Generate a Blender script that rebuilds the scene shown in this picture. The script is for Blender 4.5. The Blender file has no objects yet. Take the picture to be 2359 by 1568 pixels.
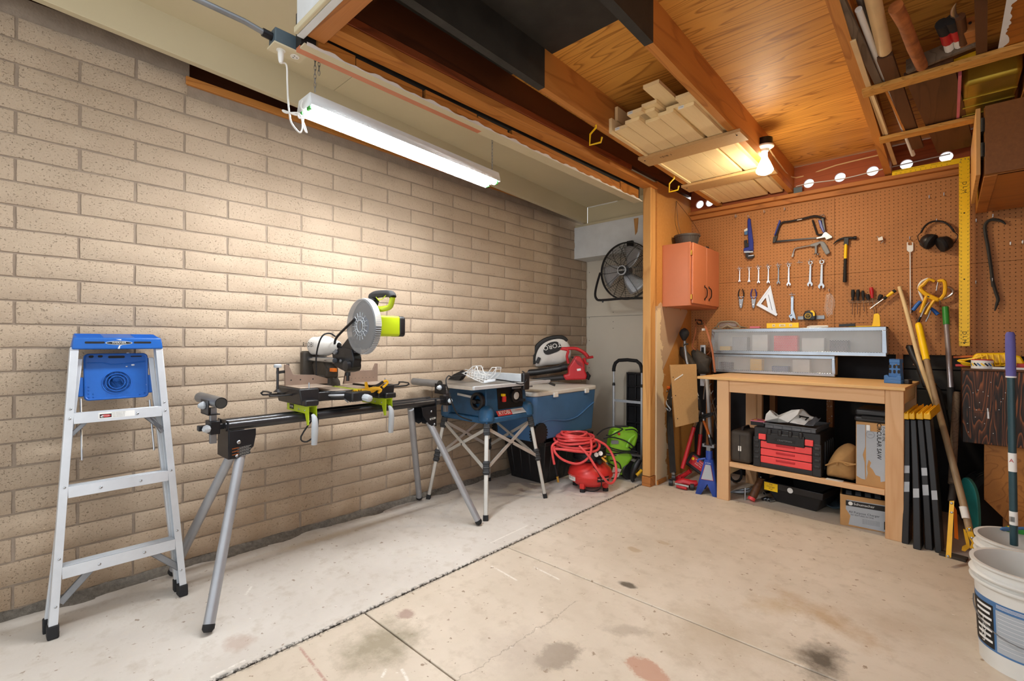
import bpy, bmesh, math, random
from mathutils import Vector as V, Matrix
D = bpy.data; SC = bpy.context.scene; COL = SC.collection
rnd = random.Random(11); PI = math.pi
# ---------------------------------------------------------------- camera
FPX = 1089.8487; YAW, PITCH, ROLL = 0.743484, 0.00323, 0.0032537
CAM = V((2.93326, -0.04891, 1.18066))
_f = V((-math.sin(YAW)*math.cos(PITCH), math.cos(YAW)*math.cos(PITCH), math.sin(PITCH)))
_r = V((math.cos(YAW), math.sin(YAW), 0)); _u = _r.cross(_f)
_r, _u = _r*math.cos(ROLL)+_u*math.sin(ROLL), -_r*math.sin(ROLL)+_u*math.cos(ROLL)
def U(px, py, axis, val):
    "point of the photograph measured onto a plane x/y/z = val of the room"
    d = _f + _r*(px-1179.5)/FPX - _u*(py-784)/FPX; i = 'xyz'.index(axis)
    return CAM + d*((val-CAM[i])/d[i])
def FL(px, py): return U(px, py, 'z', 0)
PEGY = 4.366
def PG(px, py, y=PEGY):
    p = U(px, py, 'y', y); return (p.x, p.z)
cd = D.cameras.new('camera'); co = D.objects.new('camera', cd); COL.objects.link(co)
cd.sensor_width = 36; cd.lens = FPX*36/2359; cd.clip_start = .02
co.matrix_world = Matrix(((_r.x, _u.x, -_f.x, CAM.x), (_r.y, _u.y, -_f.y, CAM.y), (_r.z, _u.z, -_f.z, CAM.z), (0, 0, 0, 1)))
SC.camera = co
# ---------------------------------------------------------------- materials
def lin(h):
    o = []
    for i in (0, 2, 4):
        c = int(h[i:i+2], 16)/255
        o.append(c/12.92 if c <= .04045 else ((c+.055)/1.055)**2.4)
    return (*o, 1)
MT = {}
class N:
    def __init__(s, name):
        s.m = D.materials.new(name); s.m.use_nodes = True; s.t = s.m.node_tree
        s.b = s.t.nodes['Principled BSDF']; MT[name] = s.m; s.tc = None
    def n(s, kind, ins=(), **kw):
        q = s.t.nodes.new('ShaderNode'+kind)
        for k, v in kw.items(): setattr(q, k, v)
        for k, v in (ins.items() if isinstance(ins, dict) else enumerate(ins)):
            if v is None: continue
            if isinstance(v, bpy.types.NodeSocket): s.t.links.new(v, q.inputs[k])
            else: q.inputs[k].default_value = v
        return q.outputs[0]
    def co(s, scale=(1, 1, 1), loc=(0, 0, 0), rot=(0, 0, 0)):
        if not s.tc: s.tc = s.t.nodes.new('ShaderNodeTexCoord')
        return s.n('Mapping', {0: s.tc.outputs['Object'], 1: loc, 2: rot, 3: scale})
    def noise(s, vec, scale=5, detail=3, rough=.55, dist=0):
        return s.n('TexNoise', {'Vector': vec, 'Scale': scale, 'Detail': detail, 'Roughness': rough, 'Distortion': dist})
    def ma(s, op, a, b=None, c=None, clamp=False):
        return s.n('Math', (a, b, c), operation=op, use_clamp=clamp)
    def ramp(s, f, stops):
        q = s.t.nodes.new('ShaderNodeValToRGB'); e = q.color_ramp.elements
        while len(e) < len(stops): e.new(.5)
        for el, (p, c) in zip(e, stops):
            el.position = p; el.color = lin(c) if isinstance(c, str) else (c, c, c, 1)
        s.t.links.new(f, q.inputs[0]); return q.outputs[0]
    def mix(s, f, a, b, mode='MIX'):
        q = s.t.nodes.new('ShaderNodeMix'); q.data_type = 'RGBA'; q.blend_type = mode
        for i, v in ((0, f), (6, a), (7, b)):
            if isinstance(v, str): v = lin(v)
            if isinstance(v, bpy.types.NodeSocket): s.t.links.new(v, q.inputs[i])
            else: q.inputs[i].default_value = v
        return q.outputs[2]
    def set(s, col=None, rough=.5, metal=0, bump=None, bs=.3, bd=.002, spec=.5, **kw):
        for k, v in (('Base Color', col), ('Roughness', rough), ('Metallic', metal), ('Specular IOR Level', spec), *kw.items()):
            if v is None: continue
            if isinstance(v, str): v = lin(v)
            if isinstance(v, bpy.types.NodeSocket): s.t.links.new(v, s.b.inputs[k])
            else: s.b.inputs[k].default_value = v
        if bump is not None:
            q = s.n('Bump', {'Strength': bs, 'Distance': bd, 'Height': bump}); s.t.links.new(q, s.b.inputs['Normal'])
        return s.m
def basic(name, col, rough=.5, metal=0, var=.12, vs=9, bump=0, bscale=60, spec=.5, **kw):
    k = N(name); c = k.co()
    f = k.noise(c, vs, 4)
    dark = tuple(x*(1-var) for x in lin(col)[:3])+(1,); lite = tuple(min(1, x*(1+var)) for x in lin(col)[:3])+(1,)
    f2 = k.ma('MULTIPLY_ADD', f, 2.2, -.6, True)
    cc = k.mix(f2, dark, lite)
    b = k.noise(c, bscale, 3) if bump else None
    return k.set(cc, rough, metal, b, bump, .002, spec, **kw)
def wood(name, base, dark, axis, lines=9, amt=.6, wid=.28, s=1.0, rough=.55, knots=True, spec=.35, lac=.12):
    "sawn or veneered wood: contour figure stretched along one axis, fine fibre streaks, a few knots"
    k = N(name); i = 'xyz'.index(axis)
    sc = [5.0*s]*3; sc[i] = .55*s
    c = k.co(tuple(sc), (rnd.random()*9, rnd.random()*9, rnd.random()*9))
    f = k.noise(c, 1.0, 2, .5, .25)
    l = k.ma('FRACT', k.ma('MULTIPLY', f, lines))
    l = k.ramp(l, [(0, .0), (wid*.35, 1.0), (wid, .25), (1, 0)])
    sf = [260*s]*3; sf[i] = 5*s
    fib = k.noise(k.co(tuple(sf)), 1, 2)
    big = k.noise(k.co(tuple(x*.5 for x in sc)), 1.3, 2)
    g = k.ma('MULTIPLY', l, amt)
    g = k.ma('ADD', g, k.ma('MULTIPLY_ADD', fib, .5, -.25))
    g = k.ma('ADD', g, k.ma('MULTIPLY_ADD', big, .6, -.3), None, True)
    col = k.mix(g, base, dark)
    if knots:
        vs = [2.6*s]*3; vs[i] = 1.5*s
        vo = k.t.nodes.new('ShaderNodeTexVoronoi'); vo.inputs['Scale'].default_value = 1.0; k.t.links.new(k.co(tuple(vs)), vo.inputs['Vector'])
        kn = k.ramp(vo.outputs['Distance'], [(0, 1.0), (.035, .9), (.075, .0), (1, 0)])
        col = k.mix(k.ma('MULTIPLY', kn, .75), col, '5a3418')
    return k.set(col, rough, 0, g, lac, .001, spec)
# ---------------------------------------------------------------- mesh builder
TXT = {}
def text_geo(s):
    if s not in TXT:
        cu = D.curves.new('lettering', 'FONT'); cu.body = s; cu.resolution_u = 2; cu.align_x = 'CENTER'; cu.align_y = 'CENTER'
        o = D.objects.new('lettering', cu); COL.objects.link(o)
        me = o.to_mesh(); TXT[s] = ([v.co.copy() for v in me.vertices], [tuple(p.vertices) for p in me.polygons])
        o.to_mesh_clear(); D.objects.remove(o); D.curves.remove(cu)
    return TXT[s]
def catmull(pts, k, closed=False):
    pts = [V(p) for p in pts]; n = len(pts); out = []
    for i in range(n if closed else n-1):
        g = (lambda j: pts[j % n]) if closed else (lambda j: pts[max(0, min(n-1, j))])
        a, b, c, d = g(i-1), g(i), g(i+1), g(i+2)
        for j in range(k):
            t = j/k
            out.append(.5*((2*b)+(c-a)*t+(2*a-5*b+4*c-d)*t*t+(3*b-a-3*c+d)*t**3))
    if not closed: out.append(pts[-1])
    return out
def frame(d):
    d = V(d).normalized(); a = V((0, 0, 1)) if abs(d.z) < .9 else V((1, 0, 0))
    u = a.cross(d).normalized(); return u, d.cross(u)
W = {}
class B:
    def __init__(s, mat, M=None):
        s.v = []; s.f = []; s.fm = []; s.mats = []; s.M = M or Matrix(); s.c = 0; s.mat(mat)
    def mat(s, m):
        if m not in s.mats: s.mats.append(m)
        s.c = s.mats.index(m); return s
    def add(s, vs, fs):
        b = len(s.v); s.v += [s.M @ V(v) for v in vs]; s.f += [tuple(b+i for i in f) for f in fs]; s.fm += [s.c]*len(fs); return s
    def hexa(s, p):
        return s.add(p, [(0, 3, 2, 1), (4, 5, 6, 7), (0, 1, 5, 4), (1, 2, 6, 5), (2, 3, 7, 6), (3, 0, 4, 7)])
    def box(s, x0, x1, y0, y1, z0, z1):
        return s.hexa([(x0, y0, z0), (x1, y0, z0), (x1, y1, z0), (x0, y1, z0), (x0, y0, z1), (x1, y0, z1), (x1, y1, z1), (x0, y1, z1)])
    def cb(s, c, sz, rot=None):
        p = [V((a*sz[0]/2, b*sz[1]/2, d*sz[2]/2)) for d in (-1, 1) for a, b in ((-1, -1), (1, -1), (1, 1), (-1, 1))]
        if rot is not None: p = [rot @ q for q in p]
        return s.hexa([V(c)+q for q in p])
    def bar(s, a, b, w, h, up=(0, 0, 1), w1=None, h1=None):
        a, b = V(a), V(b); d = (b-a).normalized(); x = d.cross(V(up)).normalized(); z = x.cross(d)
        w1 = w1 or w; h1 = h1 or h; P = []
        for q, ww, hh in ((a, w, h), (b, w1, h1)):
            P.append([q+x*(i*ww/2)+z*(j*hh/2) for i, j in ((-1, -1), (1, -1), (1, 1), (-1, 1))])
        return s.hexa(P[0]+P[1])
    def tube(s, pts, r, n=8, closed=False, sm=0, cap=True, flat=1.0, up=None):
        pts = catmull(pts, sm, closed) if sm else [V(p) for p in pts]
        m = len(pts); rs = r if isinstance(r, (list, tuple)) else None
        t0 = (pts[1]-pts[0]).normalized(); u, w = frame(t0)
        if up is not None: w = (V(up)-t0*t0.dot(V(up))).normalized(); u = w.cross(t0)
        vs = []; pt = t0
        for i, q in enumerate(pts):
            a = pts[i-1] if i else (pts[-1] if closed else q); b = pts[(i+1) % m] if (i < m-1 or closed) else q
            t = (b-a).normalized() if (b-a).length > 1e-9 else pt
            ax = pt.cross(t)
            if ax.length > 1e-7:
                R = Matrix.Rotation(pt.angle(t), 3, ax); u = R @ u
            u = (u-t*t.dot(u)).normalized(); w = t.cross(u); pt = t
            rr = rs[min(len(rs)-1, int(round(i*(len(rs)-1)/max(1, m-1))))] if rs else r
            if rs:
                x = i*(len(rs)-1)/max(1, m-1); j = min(len(rs)-2, int(x)); rr = rs[j]+(rs[j+1]-rs[j])*(x-j)
            vs += [q+u*math.cos(2*PI*k/n)*rr+w*math.sin(2*PI*k/n)*rr*flat for k in range(n)]
        fs = []
        for i in range(m if closed else m-1):
            a, b = i*n, ((i+1) % m)*n
            fs += [(a+k, a+(k+1) % n, b+(k+1) % n, b+k) for k in range(n)]
        if cap and not closed: fs += [tuple(range(n-1, -1, -1)), tuple(range((m-1)*n, m*n))]
        return s.add(vs, fs)
    def cyl(s, a, b, r, r1=None, n=16):
        return s.tube([a, b], [r, r if r1 is None else r1], n)
    def lathe(s, prof, o=(0, 0, 0), ax=(0, 0, 1), n=24, sq=1.0):
        ax = V(ax).normalized(); u, w = frame(ax); o = V(o); vs = []; fs = []
        for r, z in prof: vs += [o+ax*z+u*math.cos(2*PI*k/n)*r+w*math.sin(2*PI*k/n)*r*sq for k in range(n)]
        for i in range(len(prof)-1):
            a, b = i*n, (i+1)*n
            fs += [(a+k, a+(k+1) % n, b+(k+1) % n, b+k) for k in range(n)]
        if prof[0] == prof[-1]: return s.add(vs, fs)
        if prof[0][0] > 1e-5: fs.append(tuple(range(n-1, -1, -1)))
        if prof[-1][0] > 1e-5: fs.append(tuple(range((len(prof)-1)*n, len(prof)*n)))
        return s.add(vs, fs)
    def prism(s, pts, o, u, w, ex):
        o, u, w, ex = V(o), V(u), V(w), V(ex); n = len(pts)
        a = [o+u*x+w*y for x, y in pts]; b = [q+ex for q in a]
        return s.add(a+b, [tuple(range(n-1, -1, -1)), tuple(range(n, 2*n))]+[(i, (i+1) % n, n+(i+1) % n, n+i) for i in range(n)])
    def ball(s, c, r, n=14, m=9, rot=None):
        r = V((r, r, r)) if not isinstance(r, (tuple, list, V)) else V(r); vs = []; fs = []
        for j in range(m+1):
            th = PI*j/m
            for k in range(n):
                p = V((r.x*math.sin(th)*math.cos(2*PI*k/n), r.y*math.sin(th)*math.sin(2*PI*k/n), r.z*math.cos(th)))
                vs.append(V(c)+(rot @ p if rot is not None else p))
        for j in range(m): fs += [(j*n+k, (j+1)*n+k, (j+1)*n+(k+1) % n, j*n+(k+1) % n) for k in range(n)]
        return s.add(vs, fs)
    def grid(s, fn, nu, nv):
        vs = [fn(i/nu, j/nv) for j in range(nv+1) for i in range(nu+1)]
        return s.add(vs, [(j*(nu+1)+i, j*(nu+1)+i+1, (j+1)*(nu+1)+i+1, (j+1)*(nu+1)+i) for j in range(nv) for i in range(nu)])
    def ring(s, o, ax, r0, r1, h, n=24):
        return s.lathe([(r0, 0), (r1, 0), (r1, h), (r0, h), (r0, 0)], o, ax, n)
    def text(s, t, o, u, w, size):
        vs, fs = text_geo(t); o, u, w = V(o), V(u).normalized(), V(w).normalized()
        return s.add([o+u*(v.x*size)+w*(v.y*size) for v in vs], fs)
    def build(s, name, parent=None, label=None, cat=None, group=None, kind=None, bevel=0, seg=2, sub=0, solid=0, ang=38, origin=None, keep=False):
        me = D.meshes.new(name)
        if parent is not None: o = W[parent]
        elif origin is not None: o = V(origin)
        else:
            xs = [[v[i] for v in s.v] for i in range(3)]
            o = V(((min(xs[0])+max(xs[0]))/2, (min(xs[1])+max(xs[1]))/2, min(xs[2])))
        me.from_pydata([v-o for v in s.v], [], s.f)
        for m in s.mats: me.materials.append(MT[m])
        me.polygons.foreach_set('material_index', s.fm)
        bm = bmesh.new(); bm.from_mesh(me)
        bmesh.ops.remove_doubles(bm, verts=bm.verts, dist=1e-6)
        bmesh.ops.recalc_face_normals(bm, faces=bm.faces)
        bm.to_mesh(me); bm.free()
        me.polygons.foreach_set('use_smooth', [True]*len(me.polygons)); me.set_sharp_from_angle(angle=math.radians(ang))
        ob = D.objects.new(name, me); COL.objects.link(ob); W[ob] = o
        if parent is not None: ob.parent = parent
        else: ob.location = o
        if solid:
            q = ob.modifiers.new('thickness', 'SOLIDIFY'); q.thickness = solid; q.offset = 0
        if bevel:
            q = ob.modifiers.new('edges', 'BEVEL'); q.width = bevel; q.segments = seg; q.limit_method = 'ANGLE'; q.angle_limit = math.radians(40)
        if sub:
            q = ob.modifiers.new('smooth', 'SUBSURF'); q.levels = sub; q.render_levels = sub
        tag(ob, label, cat, group, kind); return ob
def tag(o, label=None, cat=None, group=None, kind=None):
    for k, v in (('label', label), ('category', cat), ('group', group), ('kind', kind)):
        if v: o[k] = v
    return o
def thing(name, label, cat, loc=(0, 0, 0), group=None):
    o = D.objects.new(name, None); COL.objects.link(o); o.location = loc; o.empty_display_size = .05; W[o] = V(loc)
    return tag(o, label, cat, group)
def dup(o, loc=None, label=None, par=None, rotz=None):
    c = o.copy(); COL.objects.link(c)
    if par: c.parent = par
    if loc is not None: c.location = loc; W[c] = V(loc)
    if rotz is not None: c.rotation_euler.z = rotz
    if label: c['label'] = label
    for ch in list(o.children): dup(ch, par=c)
    return c
def struct(b, name, **kw): return b.build(name, kind='structure', **kw)
def fr(o, ex, ez=(0, 0, 1)):
    "local frame: origin, x direction, up direction"
    x = V(ex).normalized(); z = V(ez); z = (z-x*x.dot(z)).normalized(); y = z.cross(x); o = V(o)
    return Matrix(((x.x, y.x, z.x, o.x), (x.y, y.y, z.y, o.y), (x.z, y.z, z.z, o.z), (0, 0, 0, 1)))
def LP(M, px, py, y=0.0):
    "photo point -> (x, z) of the local frame M on its plane local y"
    Mi = M.inverted(); o = Mi @ CAM; d = Mi.to_3x3() @ (_f + _r*(px-1179.5)/FPX - _u*(py-784)/FPX)
    t = (y-o.y)/d.y; q = o+d*t; return (q.x, q.z)
def outline(pts, k=4): return [(p.x, p.y) for p in catmull([(x, y, 0) for x, y in pts], k, True)]
def rrect(x0, x1, z0, z1, r, n=5):
    o = []
    for cx, cz, a in ((x1-r, z1-r, 0), (x0+r, z1-r, 1), (x0+r, z0+r, 2), (x1-r, z0+r, 3)):
        o += [(cx+r*math.cos((a+i/n)*PI/2), cz+r*math.sin((a+i/n)*PI/2)) for i in range(n+1)]
    return o
def plate(b, pts, M, y0, y1):
    "extrude an outline given in local x,z from local y0 to y1"
    m0 = b.M; b.M = M; b.prism(pts, (0, y0, 0), (1, 0, 0), (0, 0, 1), (0, y1-y0, 0)); b.M = m0; return b
# ---------------------------------------------------------------- shared materials
basic('black_plastic', '1b1b1e', .42, var=.25); basic('black_rubber', '18181a', .75, var=.2, bump=.15)
basic('dark_metal', '26272b', .35, .6, var=.2); basic('black_paint', '2b2925', .7, var=.3, bump=.2, bscale=120)
basic('steel', 'b9bcc0', .28, 1, var=.1); basic('chrome', 'aab0b8', .2, .95, var=.1); basic('aluminium', 'd3d8de', .38, .4, var=.08)
basic('silver_paint', 'a4a6ab', .4, .5, var=.08); basic('grey_plastic', '77797d', .5); basic('light_grey', 'b4bac0', .5)
basic('white', 'e9e9e6', .5, var=.05); basic('white_paint', 'dfe3e6', .55, var=.06, bump=.1); basic('dirty_white', 'd8d6d0', .5, var=.1, vs=4)
basic('cream', 'd2c7a8', .6, var=.05, vs=2); basic('cream_panel', 'dcd4c4', .7, var=.05, vs=2, bump=.08)
basic('red', 'b81f28', .38, var=.1); basic('bright_red', 'cc2f2a', .35, var=.08); basic('salmon_red', 'ee4a4a', .42, var=.06)
basic('blue', '1560b8', .38, var=.07); basic('deep_blue', '1c2f8e', .4, var=.1); basic('cooler_blue', '4672a2', .45, var=.12, vs=5); basic('saw_blue', '1f4f74', .5, var=.22, vs=14)
basic('lime', 'b9cf1f', .4, var=.06); basic('green_machine', '86c428', .42, var=.06); basic('yellow', 'fccb10', .42, var=.08); basic('tool_yellow', 'e8b21c', .42, var=.1)
basic('green', '2f8a35', .4); basic('teal', '1f7d78', .45, var=.2); basic('purple', '5f5a9c', .75, var=.1, bump=.3, bscale=200)
basic('orange', 'e2741d', .45); basic('brass', 'caa04a', .3, 1); basic('leather', 'a06040', .6, var=.2); basic('tan_plastic', '8a7f6c', .6, var=.15)
basic('cardboard', 'b98d5a', .8, var=.1, bump=.1); basic('grey_print', 'a9afb6', .6, var=.08, vs=4); basic('paper_bag', 'a9814f', .85, var=.18, vs=12, bump=.3, bscale=30)
basic('grey_cloth', 'd5d3cf', .9, var=.1, bump=.2, bscale=200); basic('dusty_black', '39322a', .7, var=.35, vs=12, bump=.15)
basic('copper_paint', 'c97a55', .38, var=.05, vs=3); basic('skin_wood', 'd9b988', .6, var=.1); basic('ink', '111111', .6); basic('paper', 'e4e2dc', .7)
basic('slate', '4b5a63', .5, var=.1); basic('galv', '8d9196', .4, .8, var=.2); basic('gold_tin', 'a58a2e', .3, .7, var=.2, vs=6)
basic('maroon', '6b2028', .5); basic('pink', 'c86a7c', .5); basic('tar_paper', '17161a', .85, var=.4, vs=5, bump=.3)
wood('pine', 'dcb184', 'c08a58', 'z', 7, .45, .3); wood('pine_x', 'dcb184', 'c08a58', 'x', 7, .45, .3); wood('pine_y', 'f4dba9', 'd6b078', 'y', 6, .4, .3)
wood('fir_y', 'c8853f', '8d4a1c', 'y', 9, .5, .3); wood('fir_x', 'b9783e', '7a431c', 'x', 9, .55, .3); wood('fir_z', 'd8a463', 'a5682c', 'z', 8, .5, .3)
wood('stud', '9c6634', '5f3616', 'z', 6, .5, .3); wood('red_fir_y', '8a4522', '4d2110', 'y', 9, .55, .3); wood('dark_fir_y', '5a2f18', '331708', 'y', 6, .5, .3)
wood('plywood', 'e0a24c', '93571c', 'x', 26, .8, .34, .9, .5, False, .3); wood('plywood_y', 'b77a38', '7c471a', 'y', 14, .6, .3, 1, .5, False)
wood('ply_edge', 'd39b4e', '93601f', 'x', 22, .7, .35, 3.0, .5, False); wood('red_board', 'a1522c', '6a3018', 'x', 9, .5, .3, 1, .55, False)
wood('benchtop', 'e2b77c', 'c8965a', 'x', 8, .35, .3, 1, .5, False); wood('brown_wood', '5c3a22', '38200f', 'y', 10, .55, .3)
wood('stained', 'a9651f', '6d3a10', 'x', 10, .5, .3, .8, .35, False, .5); wood('weathered', '6e5d4c', '43382e', 'y', 10, .6, .4, 2, .7)
wood('burnt', '1c1715', 'a35f36', 'z', 24, .75, .30, 2.0, .5, False); wood('handle_wood', 'e3cb9b', 'c7a673', 'z', 4, .3, .3, 2, .5, False); wood('pole_brown', '9c8363', '6b553d', 'z', 4, .3, .3, 2, .45, False)
basic('silver_leg', 'c4c1bb', .36, .45, var=.1); basic('hose_red', 'd64848', .42, var=.06)
k = N('lamp_glow'); k.set('ffffff', .4, **{'Emission Color': (.97, .985, 1.0, 1), 'Emission Strength': 84.0})
k = N('bulb_glow'); k.set('ffffff', .4, **{'Emission Color': (1, .86, .62, 1), 'Emission Strength': 330.0})
k = N('bulb_glass'); k.set('fff2dc', .25, **{'Emission Color': (1, .82, .55, 1), 'Emission Strength': 14.0})
k = N('clear_plastic'); k.set('f2f4f4', .12, Alpha=.6); k = N('clear_film'); k.set('f2f4f4', .1, Alpha=.16)
k = N('smoke_plastic'); k.set('8f9296', .12, Alpha=.42)
# slump block
k = N('block'); c = k.co()
v1 = k.noise(c, 2.2, 4); v2 = k.noise(c, 42, 6, .75); v3 = k.noise(k.co((1, .8, 1.1)), 150, 4, .65)
pit = k.ramp(v3, [(.30, 0), (.40, 1)])
col = k.mix(k.ma('MULTIPLY_ADD', v1, 1.8, -.4, True), 'b09d88', 'c6b39d')
col = k.mix(k.ma('MULTIPLY', k.ma('SUBTRACT', 1, pit), .5), col, '75634f')
wh = k.ramp(k.noise(c, 7, 5, .7), [(.66, 0), (.75, 1)]); col = k.mix(k.ma('MULTIPLY', wh, .35), col, 'd8cfc4')
zc = k.n('SeparateXYZ', (c,)); zz = k.t.nodes[-1].outputs[2]
stn = k.ma('MULTIPLY', k.ramp(zz, [(0, .75), (.5, .12), (1, 0)]), k.noise(k.co((1, 2.5, .7)), 2.0, 3)); col = k.mix(stn, col, '87663f')
k.set(col, .85, 0, k.ma('ADD', k.ma('MULTIPLY', pit, .6), v2), .9, .005, .2)
k = N('mortar'); c = k.co(); k.set(k.mix(k.noise(c, 14, 4), '85776a', 'ad9d8c'), .9, 0, k.noise(c, 90, 3), .6, .003, .1)
# pegboard with one-inch hole pitch
k = N('pegboard_face'); c = k.co(); s = k.t.nodes.new('ShaderNodeSeparateXYZ'); k.t.links.new(c, s.inputs[0])
fx = k.ma('SUBTRACT', k.ma('FRACT', k.ma('DIVIDE', s.outputs[0], .0254)), .5); fz = k.ma('SUBTRACT', k.ma('FRACT', k.ma('DIVIDE', s.outputs[2], .0254)), .5)
dd = k.ma('SQRT', k.ma('ADD', k.ma('MULTIPLY', fx, fx), k.ma('MULTIPLY', fz, fz)))
hole = k.ramp(dd, [(.09, 0), (.128, 1)])
col = k.mix(k.noise(c, 60, 4, .7), 'a06a3c', 'bf8654'); col = k.mix(k.ramp(k.noise(c, 3.5, 4), [(.5, 0), (.75, .35)]), col, '80573a')
k.set(k.mix(hole, '3a2210', col), .6, 0, hole, .6, .003, .3)
# side panel: raw fibreboard with a pale painted patch
k = N('fibre_panel'); c = k.co(); s = k.t.nodes.new('ShaderNodeSeparateXYZ'); k.t.links.new(c, s.inputs[0])
nz = k.ma('MULTIPLY_ADD', k.noise(c, 9, 4, .6), .26, -.13)
yy = k.ma('ADD', s.outputs[1], nz); z2 = k.ma('ADD', s.outputs[2], nz)
lowm = k.ma('LESS_THAN', z2, 1.49); him = k.ma('GREATER_THAN', z2, k.ma('MULTIPLY_ADD', yy, 1.0, 1.18)); patch = k.ma('MULTIPLY', lowm, him)
hed = k.ma('LESS_THAN', k.ma('ADD', yy, k.ma('MULTIPLY_ADD', s.outputs[2], .12, -.13)), -.245)
col = k.mix(k.noise(c, 40, 4, .7), 'ba7f3e', 'd29a57'); col = k.mix(patch, col, 'cbb195'); col = k.mix(k.ma('MULTIPLY', hed, k.ma('LESS_THAN', z2, 1.45)), col, 'f0dcb6')
k.set(col, .6, 0, k.noise(c, 150, 3), .15, .001, .3)
# hardboard
k = N('hardboard'); c = k.co(); k.set(k.mix(k.noise(c, 45, 6, .75), '6b3f1c', '94602f'), .5, 0, k.noise(c, 200, 3), .2, .001, .4)
k = N('mdf'); c = k.co(); k.set(k.mix(k.noise(c, 90, 4, .7), 'b18a58', 'c8a270'), .65, 0, None)
# concrete with stains
k = N('concrete'); c = k.co(); s = k.t.nodes.new('ShaderNodeSeparateXYZ'); k.t.links.new(c, s.inputs[0])
n1 = k.noise(c, 1.4, 6, .6); n2 = k.noise(c, 11, 5, .65); n3 = k.noise(c, 70, 3, .6)
lane = k.ma('LESS_THAN', s.outputs[0], 1.06)
ca = k.mix(k.ramp(n1, [(.3, 0), (.7, 1)]), 'c4b6a3', 'dccfbe'); cb = k.mix(k.ramp(n1, [(.3, 0), (.7, 1)]), 'c6beb4', 'dcd6ce')
col = k.mix(lane, ca, cb)
col = k.mix(k.ramp(n2, [(.52, 0), (.72, .35)]), col, 'a08f78'); col = k.mix(k.ramp(n2, [(.25, .3), (.42, 0)]), col, 'dccfbe')
sp = k.ramp(k.noise(k.co((1, 1, 1), (3, 1, 0)), 26, 3, .6), [(.66, 0), (.70, .7)]); col = k.mix(sp, col, '7d6247')
sp = k.ramp(k.noise(k.co((1, 1, 1), (8, 5, 0)), 34, 2, .5), [(.745, 0), (.77, .8)]); col = k.mix(sp, col, 'e9e2d8')
wob = k.noise(c, 9, 8, .72)
def stain(px, py, rx, ry, colr, amt, soft=.5, rot=0.0):
    global col
    p = FL(px, py); ca_, sa_ = math.cos(rot), math.sin(rot)
    dx = k.ma('SUBTRACT', s.outputs[0], p.x); dy = k.ma('SUBTRACT', s.outputs[1], p.y)
    a = k.ma('DIVIDE', k.ma('ADD', k.ma('MULTIPLY', dx, ca_), k.ma('MULTIPLY', dy, sa_)), rx)
    b = k.ma('DIVIDE', k.ma('SUBTRACT', k.ma('MULTIPLY', dy, ca_), k.ma('MULTIPLY', dx, sa_)), ry)
    d = k.ma('SQRT', k.ma('ADD', k.ma('MULTIPLY', a, a), k.ma('MULTIPLY', b, b)))
    d = k.ma('ADD', d, k.ma('MULTIPLY_ADD', wob, 2.2, -1.1))
    col = k.mix(k.ramp(d, [(max(0, 1-soft), amt), (1, 0)]), col, colr)
stain(880, 1480, .17, .22, '8e846d', .75, .8); stain(1290, 1510, .085, .10, '8f8172', .75, .35); stain(1490, 1543, .085, .06, 'b5846c', .75, .25)
stain(1890, 1520, .10, .16, '3c3226', .85, .9); stain(1900, 1420, .28, .10, 'a67c3e', .55, .9, -.5); stain(1445, 1346, .05, .03, '4b4337', .85, .5)
stain(1650, 1470, .3, .3, 'ad9a80', .5, .9); stain(935, 1415, .05, .04, '9b7d70', .7, .4); stain(550, 1480, .07, .06, 'b59f90', .6, .5)
stain(1780, 1395, .14, .09, 'b39668', .5, .9, .6); stain(1460, 1265, .05, .03, 'a58a66', .6, .5); stain(1530, 1250, .05, .03, 'a58a66', .5, .6); stain(1200, 1500, .2, .2, 'b3a596', .5, .9)
stain(760, 1235, .5, .05, 'b99c66', .35, .9, 1.5); stain(2050, 1440, .25, .2, 'b29c82', .45, .9); stain(1440, 1450, .1, .05, 'a39584', .6, .5, .6)
jd = k.ma('ABSOLUTE', k.ma('SUBTRACT', s.outputs[0], 1.06)); jn = k.noise(k.co((1, 1, 1), (2, 9, 0)), 55, 4, .7)
col = k.mix(k.ma('MULTIPLY', k.ramp(jd, [(.006, .95), (.022, 0)]), k.ramp(jn, [(.46, 0), (.54, 1)])), col, '2f2a24')
def scuff(p0, p1, wd, colr, amt):
    global col
    a, c = FL(*p0), FL(*p1); d = c-a; L = d.length; d.normalize()
    dx = k.ma('SUBTRACT', s.outputs[0], (a.x+c.x)/2); dy = k.ma('SUBTRACT', s.outputs[1], (a.y+c.y)/2)
    u = k.ma('ABSOLUTE', k.ma('ADD', k.ma('MULTIPLY', dx, d.x), k.ma('MULTIPLY', dy, d.y))); v = k.ma('ABSOLUTE', k.ma('SUBTRACT', k.ma('MULTIPLY', dy, d.x), k.ma('MULTIPLY', dx, d.y)))
    m = k.ma('MULTIPLY', k.ma('LESS_THAN', u, L/2), k.ramp(v, [(wd*.5, amt), (wd, 0)]))
    col = k.mix(k.ma('MULTIPLY', m, k.ramp(jn, [(.4, .2), (.5, 1)])), col, colr)
for q in (((1132, 1303), (1192, 1337)), ((1230, 1305), (1290, 1335)), ((485, 1560), (565, 1520)), ((565, 1370), (580, 1350)), ((1130, 1250), (1215, 1210)), ((925, 1540), (940, 1568)), ((880, 1560), (890, 1540))): scuff(*q, .006, 'efeae2', .8)
scuff((690, 1490), (755, 1575), .006, '9c5a4e', .6)
crack = k.ma('ABSOLUTE', k.ma('SUBTRACT', k.ma('ADD', s.outputs[0], k.ma('MULTIPLY_ADD', wob, .12, -.06)), k.ma('MULTIPLY_ADD', s.outputs[1], .02, 1.66)))
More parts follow.
